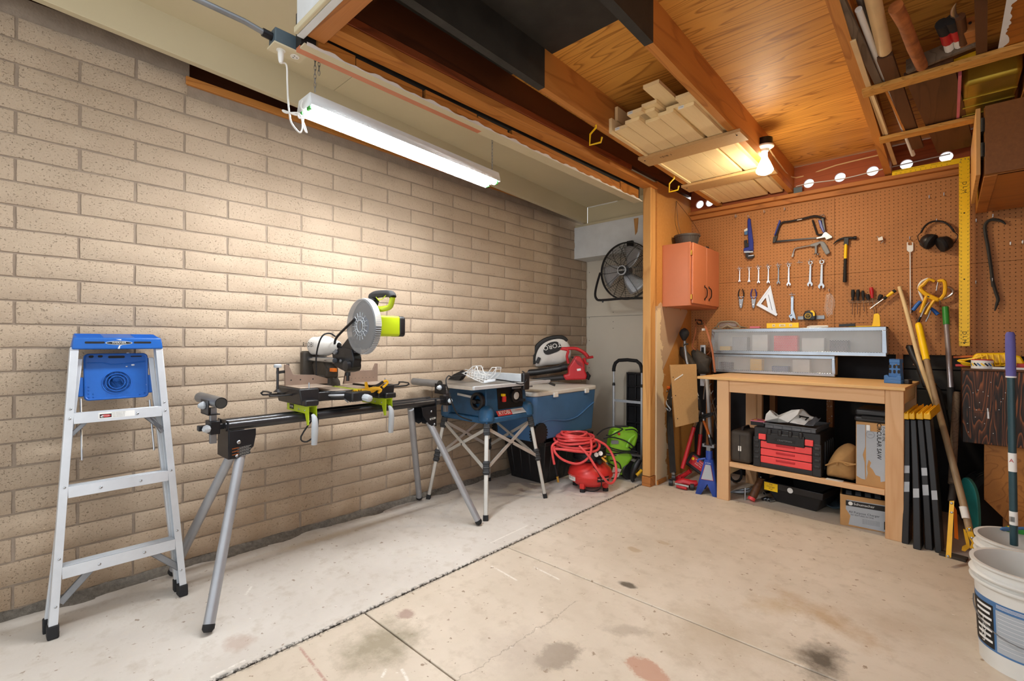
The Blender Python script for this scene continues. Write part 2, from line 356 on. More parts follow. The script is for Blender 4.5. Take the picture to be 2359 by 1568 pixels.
crm = k.ma('MULTIPLY', k.ramp(crack, [(0, .55), (.004, 0)]), k.ma('MULTIPLY', k.ma('GREATER_THAN', s.outputs[1], 1.04), k.ma('LESS_THAN', s.outputs[1], 1.75)))
col = k.mix(crm, col, '6a5c4b')
k.set(col, k.ma('MULTIPLY_ADD', n2, .25, .5), 0, k.ma('ADD', n3, k.ma('MULTIPLY', n2, .7)), .25, .002, .3)
k = N('joint_dirt'); c = k.co(); k.set(k.mix(k.noise(c, 40, 4), '2b2620', '6b6155'), .95, 0, k.noise(c, 80, 3), .8, .004, .1)
k = N('rubble'); c = k.co(); k.set(k.mix(k.noise(c, 45, 5, .7), '2d2822', 'a39a8e'), .95, 0, k.noise(c, 60, 5, .7), 1.0, .01, .1)
# ---------------------------------------------------------------- setting
b = B('concrete')                                      # floor slabs with open joints
g = .005
JX = 1.06; Y1, Y2 = 1.04, 1.945
b.box(-.3, JX-g, -4, 4.6, -.08, 0)
for y0, y1 in ((-4, Y1), (Y1, Y2), (Y2, 4.6)): b.box(JX+g, 5, y0+(g*.7 if y0 > -4 else 0), y1-g*.7, -.08, 0)
b.mat('joint_dirt').box(-.3, 5, -4, 4.6, -.12, -.012)
struct(b, 'floor', bevel=.004, origin=(0, 0, 0))
# brick wall: real blocks in running bond, 406 x 102 mm modules
b = B('block')
def block(y0, y1, z0, z1):
    nu, nv = 8, 4; bul = rnd.uniform(.002, .006); ph = [rnd.uniform(0, 6.28) for _ in range(5)]; tilt = rnd.uniform(-.003, .003)
    e = .0; rows = []
    def q(i, j):
        u, w = i/nu, j/nv
        y = y0+(y1-y0)*u; z = z0+(z1-z0)*w
        if 0 < i < nu and j in (0, nv): z += .0011*math.sin(u*9+ph[0+(j > 0)])
        if 0 < j < nv and i in (0, nu): y += .001*math.sin(w*5+ph[2])
        d = bul*(1-(2*w-1)**4)*(1-(2*u-1)**6)+.002*math.sin(u*11+ph[3])*math.sin(w*4+ph[4])+tilt*u
        if i in (0, nu) or j in (0, nv): d = -.0045
        return (d, y, z)
    vs = [q(i, j) for j in range(nv+1) for i in range(nu+1)]; n = len(vs)
    fs = [(j*(nu+1)+i, j*(nu+1)+i+1, (j+1)*(nu+1)+i+1, (j+1)*(nu+1)+i) for j in range(nv) for i in range(nu)]
    per = [i for i in range(nu)]+[(j+1)*(nu+1)-1 for j in range(nv)]+[nv*(nu+1)+i for i in range(nu, 0, -1)]+[j*(nu+1) for j in range(nv, 0, -1)]
    vs += [(-.02, vs[i][1], vs[i][2]) for i in per]; m = len(per)
    fs += [(per[a], n+a, n+(a+1) % m, per[(a+1) % m]) for a in range(m)]
    b.add(vs, fs)
WTOP = lambda y: 2.60 if y < .62 else 2.52
for nrow in range(-7, 20):
    zt = 1.148-(nrow-8)*.1016; zb = zt-.1016
    if zb < .0: zb = .012
    if zt-zb < .03: continue
    par = nrow % 2; kk = -10 if par == 0 else -11
    while kk*.2032 < 4.366:
        y0 = kk*.2032+.006; y1 = (kk+2)*.2032-.006; kk += 2
        lim = 4.362
        if zt > 2.66: continue
        if zt > 2.56 and y1 > .70: lim = .62
        if y0 > lim-.03: continue
        block(y0+rnd.uniform(-.002, .002), min(y1, lim), zb+.005, zt-.0035)
b.mat('mortar').box(-.16, -.0085, -2.1, 4.366, 0, 2.55).box(-.16, -.0085, -2.1, .63, 2.55, 2.66)
struct(b, 'wall_left', origin=(0, 0, 0), ang=30)
b = B('rubble')                                        # grout lip where wall meets floor
b.grid(lambda u, w: (-.01+w*(.05+.02*math.sin(u*57)+.012*math.sin(u*131)), -2+u*6.35, max(0, .035*(1-w)**1.5+(.008*math.sin(u*211+w*5) if w < .9 else 0))-.001*(w > .9)), 160, 5)
struct(b, 'trim_grout')
b = B('fir_y'); b.box(-.12, .012, U(428, 160, 'x', 0).y, 4.05, 2.525, 2.565); b.mat('dark_fir_y').box(-.14, -.10, -1.6, 4.05, 2.56, 2.92); struct(b, 'trim_sill_and_sky_block', bevel=.002)  # wooden sill plate, plus a dark board added behind it to block sky light
# left lane: fascia beam, soffit, roof above
sof = lambda y: 2.795-.0465*y
b = B('cream'); yb0, yb1 = -1.6, 4.16
zb = lambda y: 2.612-.0432*y
b.hexa([(.10, yb0, zb(yb0)), (.14, yb0, zb(yb0)), (.14, yb1, zb(yb1)), (.10, yb1, zb(yb1)), (.10, yb0, sof(yb0)+.02), (.14, yb0, sof(yb0)+.02), (.14, yb1, sof(yb1)+.02), (.10, yb1, sof(yb1)+.02)])
struct(b, 'ceiling_fascia', bevel=.002)
b = B('cream'); ys = [-1.6, 1.354, 4.16]
for y0, y1 in zip(ys, ys[1:]):
    y1 -= .003; b.hexa([(.138, y0, sof(y0)), (1.06, y0, sof(y0)), (1.06, y1, sof(y1)), (.138, y1, sof(y1)), (.138, y0, sof(y0)+.03), (1.06, y0, sof(y0)+.03), (1.06, y1, sof(y1)+.03), (.138, y1, sof(y1)+.03)])
struct(b, 'ceiling_left')
b = B('dark_fir_y'); b.hexa([(-.5, -1.6, 2.95), (1.2, -1.6, 2.95), (1.2, 4.32, 2.70), (-.5, 4.32, 2.70), (-.5, -1.6, 3.0), (1.2, -1.6, 3.0), (1.2, 4.32, 2.75), (-.5, 4.32, 2.75)])
struct(b, 'roof_deck')
# nook end wall
b = B('cream_panel'); b.box(-.16, 1.118, 4.3662, 4.40, 0, 1.458).box(-.16, 1.118, 4.3662, 4.40, 1.461, 2.42); b.mat('ink').box(-.16, 1.118, 4.37, 4.40, 1.456, 1.463)
b.mat('ink')
for x, z in ((.03, .9), (.03, 1.45), (.03, 1.95), (.33, 1.33), (.33, 1.4), (.33, 1.5), (.33, 1.66), (.03, 1.2)): b.cyl((x, 4.3662, z), (x, 4.365, z), .004, n=8)
struct(b, 'wall_nook', origin=(0, 4.366, 0))
b = B('white_paint'); b.box(0, 1.1, 4.12, 4.37, 2.067, 2.40)
b.mat('fir_z').prism([(0, 0), (.022, .03), (.03, .10), (.034, .165), (-.016, .165), (-.01, .1)], (.715, 4.1195, 2.215), (1, 0, 0), (0, 0, 1), (0, -.0012, 0))
struct(b, 'trim_white_board', bevel=.003)
b = B('cream'); b.box(.142, 1.1, 4.16, 4.40, 2.40, 2.63); b.box(-.0, 1.1, 4.13, 4.2, 2.40, 2.427); b.mat('white').box(.15, .50, 4.150, 4.162, 2.592, 2.604); struct(b, 'wall_nook_header', bevel=.002)
# header strip between the lanes
b = B('cream'); b.box(1.038, 1.078, .76, 3.56, 2.345, 2.352)
b.mat('white').grid(lambda u, w: (1.0785, .77+u*2.78, 2.345+w*(.011+.005*math.sin(u*61)+.004*math.sin(u*173+1))), 120, 1)
b.mat('copper_paint').box(1.003, 1.037, .76, 1.76, 2.3455, 2.36); b.mat('cream').box(1.0, 1.037, 1.76, 3.56, 2.3455, 2.36)
b.mat('plywood_y')
for y0, y1, z in ((.82, .98, 2.40), (.985, 1.33, 2.392), (1.35, 1.69, 2.402), (1.70, 1.93, 2.398), (1.97, 3.2, 2.412), (3.21, 3.5, 2.43)): b.box(1.05, 1.073, y0, y1, 2.352, z)
b.mat('fir_y').box(1.045, 1.074, 1.55, 3.2, 2.362, 2.385)
b.mat('black_paint').box(1.0, 1.05, .76, 3.56, 2.362, 2.50)
struct(b, 'trim_header')
hb = lambda y: 2.405+.0172*(y-.86)
b = B('fir_y'); y0, y1 = .80, 3.655
b.hexa([(1.08, y0, hb(y0)), (1.17, y0, hb(y0)), (1.17, y1, hb(y1)), (1.08, y1, hb(y1)), (1.08, y0, hb(y0)+.042), (1.17, y0, hb(y0)+.042), (1.17, y1, hb(y1)+.042), (1.08, y1, hb(y1)+.042)])
struct(b, 'ceiling_beam', bevel=.002)
b = B('red_fir_y'); y1 = 3.2; b.hexa([(1.08, y0, hb(y0)+.043), (1.175, y0, hb(y0)+.043), (1.175, y1, hb(y1)+.043), (1.08, y1, hb(y1)+.043), (1.08, y0, hb(y0)+.08), (1.175, y0, hb(y0)+.08), (1.175, y1, hb(y1)+.08), (1.08, y1, hb(y1)+.08)])
struct(b, 'ceiling_beam_plate', bevel=.002)
CZ = lambda y: 2.648-.014*(y-2)
jb = lambda y: 2.45-.02*(y-2)
def joist(name, x0, x1, m, y0, y1, split=None, bot=jb):
    b = B(m)
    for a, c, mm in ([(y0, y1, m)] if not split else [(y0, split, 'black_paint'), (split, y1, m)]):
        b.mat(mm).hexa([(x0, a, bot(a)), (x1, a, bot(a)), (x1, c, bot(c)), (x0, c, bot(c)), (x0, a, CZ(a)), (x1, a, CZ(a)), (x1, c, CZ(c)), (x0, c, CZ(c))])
    return struct(b, name)
joist('ceiling_joist', 1.13, 1.168, 'dark_fir_y', .83, 4.35, None, lambda y: max(2.49, hb(y)+.081))
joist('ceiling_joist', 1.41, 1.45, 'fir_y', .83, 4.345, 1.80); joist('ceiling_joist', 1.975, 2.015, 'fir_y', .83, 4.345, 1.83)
joist('ceiling_joist', 2.60, 2.64, 'fir_y', .83, 4.345); joist('ceiling_joist', 3.21, 3.25, 'fir_y', .83, 4.345); joist('ceiling_joist', 3.82, 3.86, 'fir_y', .83, 4.345)
b = B('plywood')
def cs(y0, y1, x0, x1): b.hexa([(x0, y0, CZ(y0)), (x1, y0, CZ(y0)), (x1, y1, CZ(y1)), (x0, y1, CZ(y1)), (x0, y0, CZ(y0)+.02), (x1, y0, CZ(y0)+.02), (x1, y1, CZ(y1)+.02), (x0, y1, CZ(y1)+.02)])
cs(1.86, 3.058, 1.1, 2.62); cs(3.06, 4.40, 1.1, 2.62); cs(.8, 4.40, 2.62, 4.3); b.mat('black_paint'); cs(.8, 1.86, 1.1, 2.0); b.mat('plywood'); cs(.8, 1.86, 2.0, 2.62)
struct(b, 'ceiling_right')
# front header across the opening
b = B('fir_x'); b.box(1.08, 4.3, .765, .84, 2.38, 2.66); struct(b, 'ceiling_header', bevel=.003)
b = B('white_paint'); b.box(1.066, 4.3, .735, .763, 2.37, 3.1).box(1.03, 1.064, .735, .76, 2.60, 3.1); b.mat('cream').box(1.075, 4.3, .72, .734, 2.37, 2.395); struct(b, 'trim_fascia', bevel=.003)
# post, side panel
b = B('fir_z'); b.box(1.082, 1.15, 3.56, 3.65, .085, 2.452); b.mat('fir_x').box(1.078, 1.153, 3.556, 3.66, 0, .08); struct(b, 'trim_post', bevel=.003)
b = B('fibre_panel'); b.box(1.118, 1.1615, 3.652, 4.48, 0, 2.52); struct(b, 'wall_side', origin=(1.14, 4.0, 0)); 
b = B('fir_y'); b.box(1.161, 1.172, 3.66, 3.82, 0, .035); struct(b, 'baseboard_side')
# back wall: pegboard above open studs
b = B('tar_paper'); b.box(1.16, 4.3, 4.455, 4.48, 0, 2.36)
b.mat('black_paint')
for z in (.72, .86, 1.0): b.box(2.66, 3.3, 4.43, 4.456, z, z+.13)
struct(b, 'wall_back')
for x in (1.30, 1.83, 2.235, 2.66, 3.15, 3.6): 
    b = B('stud'); b.box(x, x+.04, 4.372, 4.454, 0, 2.32)
    if x == 2.235:
        b.mat('paper')
        for i in range(46): px_, pz_ = x+rnd.random()*.036+.002, .25+rnd.random()*.6; b.cyl((px_, 4.3722, pz_), (px_, 4.371, pz_), rnd.uniform(.0012, .003), n=6)
        b.mat('light_grey').box(x+.003, x+.033, 4.3695, 4.372, .36, .405)
    struct(b, 'wall_stud')
b = B('pegboard_face')
for x0, x1, z0, z1 in ((1.162, 2.287, 1.7165, 2.32), (2.289, 4.3, 1.7165, 2.32), (1.162, 2.287, 1.10, 1.7145), (2.289, 4.3, 1.10, 1.7145)): b.box(x0, x1, 4.366, 4.3715, z0, z1)
struct(b, 'wall_pegboard', origin=(2.0, 4.366, 0))
b = B('fir_x'); b.box(1.162, 4.3, 4.30, 4.40, 2.362, 2.392).box(1.162, 4.3, 4.335, 4.40, 2.322, 2.361); struct(b, 'trim_ledger', bevel=.003)
# blocking with round vent holes open to daylight
b = B('red_board'); z0, z1 = 2.393, 2.61; VH = [1.245, 1.335, 2.116, 2.324, 2.525, 2.719, 2.929, 3.14]; y = 4.35; zc_ = 2.462; r = .036
xs = 1.162
for x in VH:
    a, c = x-.042, x+.042
    for yy in (y, y+.02): b.add([(xs, yy, z0), (a, yy, z0), (a, yy, z1), (xs, yy, z1)], [(0, 1, 2, 3)])
    n = 24; q = []
    for i in range(n):
        t = 2*PI*i/n+PI/4; cx, cz = math.cos(t), math.sin(t); m_ = max(abs(cx), abs(cz)); q.append((cx, cz, cx/m_*.042, cz/m_*.042))
    for yy in (y, y+.02):
        b.add([(x+p[0]*r, yy, zc_+p[1]*r) for p in q]+[(x+p[2], yy, zc_+p[3]) for p in q], [(i, (i+1) % n, n+(i+1) % n, n+i) for i in range(n)])
        b.add([(a, yy, zc_+.042), (c, yy, zc_+.042), (c, yy, z1), (a, yy, z1)], [(0, 1, 2, 3)]); b.add([(a, yy, z0), (c, yy, z0), (c, yy, zc_-.042), (a, yy, zc_-.042)], [(0, 1, 2, 3)])
    b.add([(x+p[0]*r, y, zc_+p[1]*r) for p in q]+[(x+p[0]*r, y+.02, zc_+p[1]*r) for p in q], [(i, (i+1) % n, n+(i+1) % n, n+i) for i in range(n)])
    xs = c
for yy in (y, y+.02): b.add([(xs, yy, z0), (4.3, yy, z0), (4.3, yy, z1), (xs, yy, z1)], [(0, 1, 2, 3)])
struct(b, 'trim_vent_board', ang=0)
# right wall and outer ground, out of frame
b = B('stained'); b.box(4.3, 4.34, .74, 4.48, 0, 2.66); struct(b, 'wall_right')
# ---------------------------------------------------------------- light
w = D.worlds.new('world'); SC.world = w; w.use_nodes = True; bg = w.node_tree.nodes['Background']
bg.inputs[0].default_value = (.93, .97, 1.0, 1); bg.inputs[1].default_value = 1.0
SC.view_settings.view_transform = 'Standard'; SC.view_settings.look = 'None'; SC.view_settings.gamma = 1; SC.view_settings.exposure = 0.55; SC.view_settings.use_curve_mapping = False
# ---------------------------------------------------------------- lamps
XL = .99; n0 = U(715, 212, 'x', XL); n1 = U(1149, 398, 'x', XL); yA, yB = n0.y, n1.y; sl = (n1.z-n0.z)/(yB-yA)
ML = fr((XL-.055, yA, n0.z), (0, 1, sl))
L_ = (V((0, yB, n1.z))-V((0, yA, n0.z))).length
t = thing('shop_light', 'long white twin tube fluorescent shop light hanging from chains', 'lamp', (XL-.05, (yA+yB)/2, (n0.z+n1.z)/2-.08))
b = B('white_paint', ML)
# local: x along, y = -X(room) .. use y in +-; hood is a trough opening downwards
for a, c in (((-.055, 0), (.055, 0)), ((-.055, 0), (-.072, -.055)), ((.055, 0), (.072, -.055))):
    b.bar((L_/2, a[0], a[1]), (L_/2, c[0], c[1]), .0018, .0018) if False else b.add([(0, *a), (L_, *a), (L_, *c), (0, *c)], [(0, 1, 2, 3)])
for x in (0, L_): b.add([(x, -.055, 0), (x, .055, 0), (x, .072, -.055), (x, -.072, -.055)], [(0, 1, 2, 3)])
b.build('hood', t, solid=.0016)
for y in (-.036, .036):
    b = B('lamp_glow', ML); b.cyl((.016, y, -.052), (L_-.016, y, -.052), .019, n=14); b.build('tube', t)
b = B('green', ML)
for y in (-.036, .036):
    for x in (.006, L_-.006): b.cb((x, y, -.045), (.012, .03, .045))
b.build('socket', t, bevel=.003)
def chain(px, py0, py1, x, ln=.018):
    a = U(px, py0, 'x', x); c = U(px, py1, 'x', x); n = max(3, int(abs(a.z-c.z)/ln)); b = B('galv')
    for i in range(n):
        z = c.z+(a.z-c.z)*(i+.5)/n; d = (V((1, 0, 0)), V((0, 1, 0)))[i % 2]; o = V((a.x, a.y, z))
        b.tube([o+d*(.0045*math.cos(q))+V((0, 0, (ln*.72)*math.sin(q))) for q in [2*PI*k/10 for k in range(10)]], .0012, 5, True)
    return b
b = chain(726, 112, 211, XL-.03); p = U(733, 118, 'x', XL-.03)
for i in range(6): 
    o = p-V((0, -.004, .018*i)); dq = (V((1, 0, 0)), V((0, 1, 0)))[i % 2]; b.tube([o+dq*(.0045*math.cos(q))+V((0, 0, .013*math.sin(q))) for q in [2*PI*k/10 for k in range(10)]], .0012, 5, True)
b.build('chain', t); chain(1134, 300, 396, XL-.03).build('chain', t)
# outlet box, conduit, cord
bx = thing('outlet_box', 'grey surface outlet box with cream cover at conduit end', 'outlet', (.97, .74, 2.345))
b = B('slate'); b.box(.935, 1.0, .68, .80, 2.352, 2.412); b.build('box', bx, bevel=.004)
b = B('cream'); b.box(.93, 1.004, .676, .804, 2.3465, 2.353)
for yy in (.715, .77):
    b.mat('white').cyl((.967, yy, 2.3468), (.967, yy, 2.344), .017, n=18); b.mat('ink')
    for dx_, dy_ in ((-.007, -.004), (.007, -.004), (0, .008)): b.cb((.967+dx_, yy+dy_, 2.3436), (.0025, .006, .001))
b.build('cover_plate', bx)
b = B('galv'); b.tube([(.968, -1.55, 2.42), (.968, .58, 2.395), (.968, .655, 2.385)], .011, 10); b.mat('dark_metal').cyl((.968, .645, 2.386), (.968, .68, 2.384), .016, n=10)
tag(b.build('conduit', ), 'thin metal conduit running along the soffit to the outlet box', 'conduit')
cp = [(.967, .715, 2.342), (.967, .715, 2.31)]
P = lambda x, y, xx=.96: U(x, y, 'x', xx)
b = B('white'); b.lathe([(.006, 0), (.010, .012), (.012, .035), (.011, .05)], (.967, .715, 2.295), (0, 0, 1), 12)
pts = [V((.967, .715, 2.297)), P(660, 150), P(662, 190), P(664, 235), P(667, 262), P(672, 284), P(690, 305), P(697, 290), P(690, 262), P(660, 260), P(652, 254), P(680, 264), P(708, 268), P(690, 272), P(688, 262), P(700, 285), P(706, 305), P(698, 288), P(700, 262), P(694, 245), P(698, 232)]
b.tube(pts, .0036, 6, sm=5); tag(b.build('power_cord'), 'white power cord from outlet knotted beside the fluorescent light', 'cord')
# bulb on the joist end
bo = U(1760, 322, 'x', 2.06); zt = jb(bo.y)+.045
bp = V((2.0, bo.y, 0)); t = thing('ceiling_bulb', 'lit floodlight bulb in white ceramic socket under the joist', 'lamp', (2.035, 3.42, 2.28))
o = V((2.035, 3.42, 2.545)); dn = V((0.0, 0, -1))
b = B('dark_metal'); b.lathe([(.047, 0), (.048, .004), (.048, .045), (.044, .047)], o, dn, 20); b.build('junction_box', t)
b = B('white'); b.lathe([(.052, .046), (.056, .05), (.056, .058), (.045, .066), (.026, .07), (.024, .085), (.02, .088)], o, dn, 24); b.build('socket', t)
b = B('bulb_glass'); b.lathe([(.016, .086), (.017, .12), (.022, .135), (.036, .165), (.048, .195), (.052, .208)], o, dn, 24); bg_ = b.build('bulb', t)
b = B('bulb_glow'); b.lathe([(.052, .2085), (.051, .218), (.04, .23), (.022, .238), (.0, .241)], o, dn, 24); b.build('lens', bg_)
# ---------------------------------------------------------------- aluminium step ladder
X0, X1 = .335, .172                                     # foot and top of the leaning front rails
lean = V((X1-X0, 0, 1.165)).normalized()
ML = fr((X0, .32, 0), (0, 1, 0), lean)                  # x along wall, -y ... wall side is +/-y
sgn = -1 if (ML.to_3x3() @ V((0, 1, 0))).x > 0 else 1   # +wall direction in local y
wy = sgn*1.0
lad = thing('step_ladder', 'aluminium step ladder with blue top folded against the brick wall', 'ladder', (X0-.12, .32, 0))
P = lambda zx, zy, y=0: LP(ML, zx/1.7077, 650+zy/1.7077, y)
ztop = 1.15
def rail(xb, xt, side, name):
    b = B('aluminium', ML); o = []
    za, zc = .03, ztop+.014
    w = .026
    # front flange, web and back flange of a channel
    for (x0_, x1_, y0_, y1_) in ((-w/2, w/2, 0, .003), (side*w/2-.0015, side*w/2+.0015, 0, .052), (-w/2, w/2, .049, .052)):
        b.hexa([(xb+x0_, wy*y0_, za), (xb+x1_, wy*y0_, za), (xb+x1_, wy*y1_, za), (xb+x0_, wy*y1_, za), (xt+x0_, wy*y0_, zc), (xt+x1_, wy*y0_, zc), (xt+x1_, wy*y1_, zc), (xt+x0_, wy*y1_, zc)])
    r = b.build(name, lad, bevel=.001)
    b = B('black_rubber', ML); b.cb((xb, wy*.026, .026), (.036, .062, .052)); b.build('rubber_foot', r, bevel=.006)
    b = B('steel', ML)
    for z in (.12, .30, .58, .86, .90): x = xb+(xt-xb)*z/ztop; b.ball((x, -wy*.001, z), (.005, .003, .005), 8, 5)
    b.build('rivet', r); return r
xbL, xbR = P(209, 1395)[0], P(722, 1215)[0]; xtL, xtR = P(295, 290)[0], P(626, 290)[0]
rail(xbL, xtL, -1, 'front_rail'); rail(xbR, xtR, 1, 'front_rail')
xr = lambda z, s: (xbL+(xtL-xbL)*z/ztop+.012) if s < 0 else (xbR+(xtR-xbR)*z/ztop-.012)
steps = [P(470, 1086)[1], P(470, 792)[1], P(470, 520)[1]]
for i, z in enumerate(steps):
    b = B('aluminium', ML); a, c = xr(z, -1), xr(z, 1)
    b.box(a, c, min(0, wy*.003), max(0, wy*.003), z-.024, z+.022)
    b.box(a, c, min(wy*.003, wy*.085), max(wy*.003, wy*.085), z+.018, z+.022)
    for q in range(9): b.box(a, c, min(wy*(.01+q*.009), wy*(.013+q*.009)), max(wy*(.01+q*.009), wy*(.013+q*.009)), z+.022, z+.0245)
    b.box(a, c, min(wy*.082, wy*.085), max(wy*.082, wy*.085), z-.012, z+.018)
    st = b.build('step', lad, bevel=.001)
    b = B('steel', ML)
    for q in (.3, .7): b.ball((a+(c-a)*q, -wy*.001, z-.002), (.006, .003, .006), 8, 5)
    b.build('rivet', st)
    if i == 2:
        b = B('white', ML); x0_, x1_ = P(387, 505)[0], P(530, 505)[0]; yq = -wy*.0006
        b.box(x0_, x1_, min(yq, 0), max(yq, 0), z-.011, z+.015)
        yq *= 1.6; b.mat('ink').box(x0_+.004, x0_+.044, min(yq, 0), max(yq, 0), z-.008, z+.008)
        b.mat('red').prism([(.018*math.cos(t), .006*math.sin(t)) for t in [2*PI*k/20 for k in range(20)]], (x0_+.024, yq*1.2, z), (1, 0, 0), (0, 0, 1), (0, yq*.1, 0))
        b.mat('paper').text('DANGER', (x0_+.024, yq*1.6, z), (1, 0, 0), (0, 0, 1), .0065)
        b.mat('ink')
        for r in range(4): b.text('AVISO MANTENGA LEJOS'[:20-r], (x0_+.068, yq*1.4, z+.011-r*.006), (1, 0, 0), (0, 0, 1), .0042)
        b.build('warning_label', st)
def strip(p, q, name, w=.02):
    b = B('aluminium', ML); b.bar((p[0], wy*p[2], p[1]), (q[0], wy*q[2], q[1]), .004, w, (0, 1, 0) if False else (0, 0, 1)); return b
for nm, p, q in (('lower_brace', (237, 1265), (395, 1092)), ('lower_brace', (708, 1125), (570, 1048)), ('upper_brace', (283, 600), (352, 536)), ('upper_brace', (642, 590), (588, 512)), ('upper_brace', (640, 575), (560, 515))):
    a, c = P(*p), P(*q); d = V((c[0]-a[0], 0, c[1]-a[1])).normalized(); n_ = V((-d.z, 0, d.x)); b = B('galv', ML); wd = .013 if nm == 'lower_brace' else .008
    A, Cq = V((a[0], wy*.012, a[1])), V((c[0], wy*.012, c[1]))
    for o_, h_ in ((-wd, .012), (wd-.002, .012), (-wd, .002)):
        s_ = A+n_*o_; e_ = Cq+n_*o_; wdt = .002 if h_ > .005 else 2*wd
        b.hexa([s_, s_+n_*wdt, s_+n_*wdt+V((0, wy*h_, 0)), s_+V((0, wy*h_, 0)), e_, e_+n_*wdt, e_+n_*wdt+V((0, wy*h_, 0)), e_+V((0, wy*h_, 0))])
    b.build(nm, lad)
# rear frame folded behind
for xb, xt in ((xbL-.012, xtL+.02), (xbR-.006, xtR-.02)):
    b = B('aluminium', ML); b.hexa([(xb-.01, wy*.075, .05), (xb+.01, wy*.075, .05), (xb+.01, wy*.105, .05), (xb-.01, wy*.105, .05), (xt-.01, wy*.06, 1.12), (xt+.01, wy*.06, 1.12), (xt+.01, wy*.09, 1.12), (xt-.01, wy*.09, 1.12)])
    r = b.build('rear_rail', lad, bevel=.002); b = B('black_rubber', ML); b.cb((xb, wy*.09, .035), (.028, .04, .06)); b.build('rubber_foot', r, bevel=.005)
for z in (steps[0]-.012, steps[1]-.012):
    b = B('aluminium', ML); b.box(xr(z, -1)-.01, xr(z, 1)+.01, min(wy*.088, wy*.094), max(wy*.088, wy*.094), z-.012, z+.012); b.build('rear_brace', lad)
# blue moulded top, front face nearly upright, tread falling to the front
Mt = fr((X1+.012, .32, 1.147), (0, 1, 0), (-.02, 0, 1)); s2 = 1 if (Mt.to_3x3() @ V((0, 1, 0))).x < 0 else -1
q0, q1 = LP(Mt, 165, 802)[0], LP(Mt, 376, 803)[0]; u0, u1 = LP(Mt, 168, 779)[0], LP(Mt, 372, 778)[0]; h = LP(Mt, 270, 779)[1]-LP(Mt, 270, 803)[1]
b = B('blue', Mt); dp = .135*s2; zk = .022
b.hexa([(q0, 0, -.004), (q1, 0, -.004), (q1-.004, dp, -.004), (q0+.004, dp, -.004), (u0, 0, h), (u1, 0, h), (u1-.012, dp, h+zk), (u0+.012, dp, h+zk)])
cap = b.build('top', lad, bevel=.006, seg=3)
b = B('blue', Mt)
for i in range(7):
    for (a, c) in ((u0+.012, u0+.10), (u1-.10, u1-.012)): yy = s2*(.012+i*.016); zz = h+zk*abs(yy)/.135; b.cb(((a+c)/2, yy, zz+.001), (c-a, .006, .003))
b.build('tread', cap)
b = B('ink', Mt)
for a, c in ((1020, 1262), (1612, 1820)): x0_, z0_ = LP(Mt, a/5.2275, 700+462/5.2275); x1_, _ = LP(Mt, c/5.2275, 789); plate(b, rrect(x0_, x1_, z0_-.005, z0_+.004, .0035), Mt, 0, -s2*.0008)
xx, zz = LP(Mt, 1435/5.2275, 700+468/5.2275)
el = lambda a, c: [(xx+a*math.cos(t), zz+c*math.sin(t)) for t in [2*PI*k/28 for k in range(28)]]
plate(b.mat('white'), el(.047, .0085), Mt, 0, -s2*.001); b.mat('ink'); plate(b, el(.0445, .0068), Mt, 0, -s2*.0014); b.mat('white').text('WERNER', (xx, -s2*.0017, zz), (1, 0, 0), (0, 0, 1), .0125)
o3 = LP(Mt, 1430/5.2275, 773); plate(b.mat('deep_blue'), [(xx+.055*math.cos(t), 0+.02*math.sin(t)) for t in [2*PI*k/24 for k in range(24)]], Mt, 0, 0.0001) if False else None
b.mat('white_paint'); plate(b, [(xx-.005, zz-.026), (xx+.0, zz-.012), (xx+.012, zz-.009), (xx+.004, zz-.014), (xx+.002, zz-.026)], Mt, 0, -s2*.0006); plate(b, [(xx-.012, zz+.017), (xx+.006, zz+.012), (xx+.008, zz+.017)], Mt, 0, -s2*.0006)
b.build('lettering', cap)
# bucket shelf folded up between the rails
Z1 = lambda x, y, yy: LP(ML, x/5.2275, 700+y/5.2275, yy)
yy = wy*.075
c = [Z1(*q, yy) for q in ((1025, 600), (1750, 590), (1790, 1120), (1010, 1165))]
x0_, x1_, zb_, zt_ = c[3][0], c[2][0], (c[2][1]+c[3][1])/2, (c[0][1]+c[1][1])/2
b = B('blue', ML); cx, cz = Z1(1408, 942, yy); R0 = .021
outer = rrect(x0_, x1_, zb_, zt_, .018, 5); n = len(outer)
inner = []
for (a, d) in outer:
    t = math.atan2(d-cz, a-cx); inner.append((cx+R0*math.cos(t), cz+R0*math.sin(t)))
for ys in (yy, yy+wy*.012): b.add([(a, ys, d) for a, d in outer]+[(a, ys, d) for a, d in inner], [(i, (i+1) % n, n+(i+1) % n, n+i) for i in range(n)])
b.add([(a, yy, d) for a, d in outer]+[(a, yy+wy*.012, d) for a, d in outer], [(i, (i+1) % n, n+(i+1) % n, n+i) for i in range(n)]); b.add([(a, yy, d) for a, d in inner]+[(a, yy+wy*.012, d) for a, d in inner], [(i, (i+1) % n, n+(i+1) % n, n+i) for i in range(n)])
sh = b.build('bucket_shelf', lad)
b = B('blue', ML); nf = (0, -wy, 0)
for r in (.027, .038, .05): b.lathe([(r, 0), (r, .003), (r+.003, .003), (r+.003, 0)], (cx, yy, cz), nf, 32)
rr = rrect(x0_+.004, x1_-.004, zb_+.004, zt_-.004, .016, 5); b.tube([(a, yy-wy*.001, d) for a, d in rr], .004, 6, True)
b.tube([(x0_+.012, yy-wy*.001, zt_-.043), (cx-.05, yy-wy*.001, zt_-.043), (cx-.02, yy-wy*.001, zt_-.052), (cx+.03, yy-wy*.001, zt_-.05), (x1_-.012, yy-wy*.001, zt_-.04)], .003, 6)
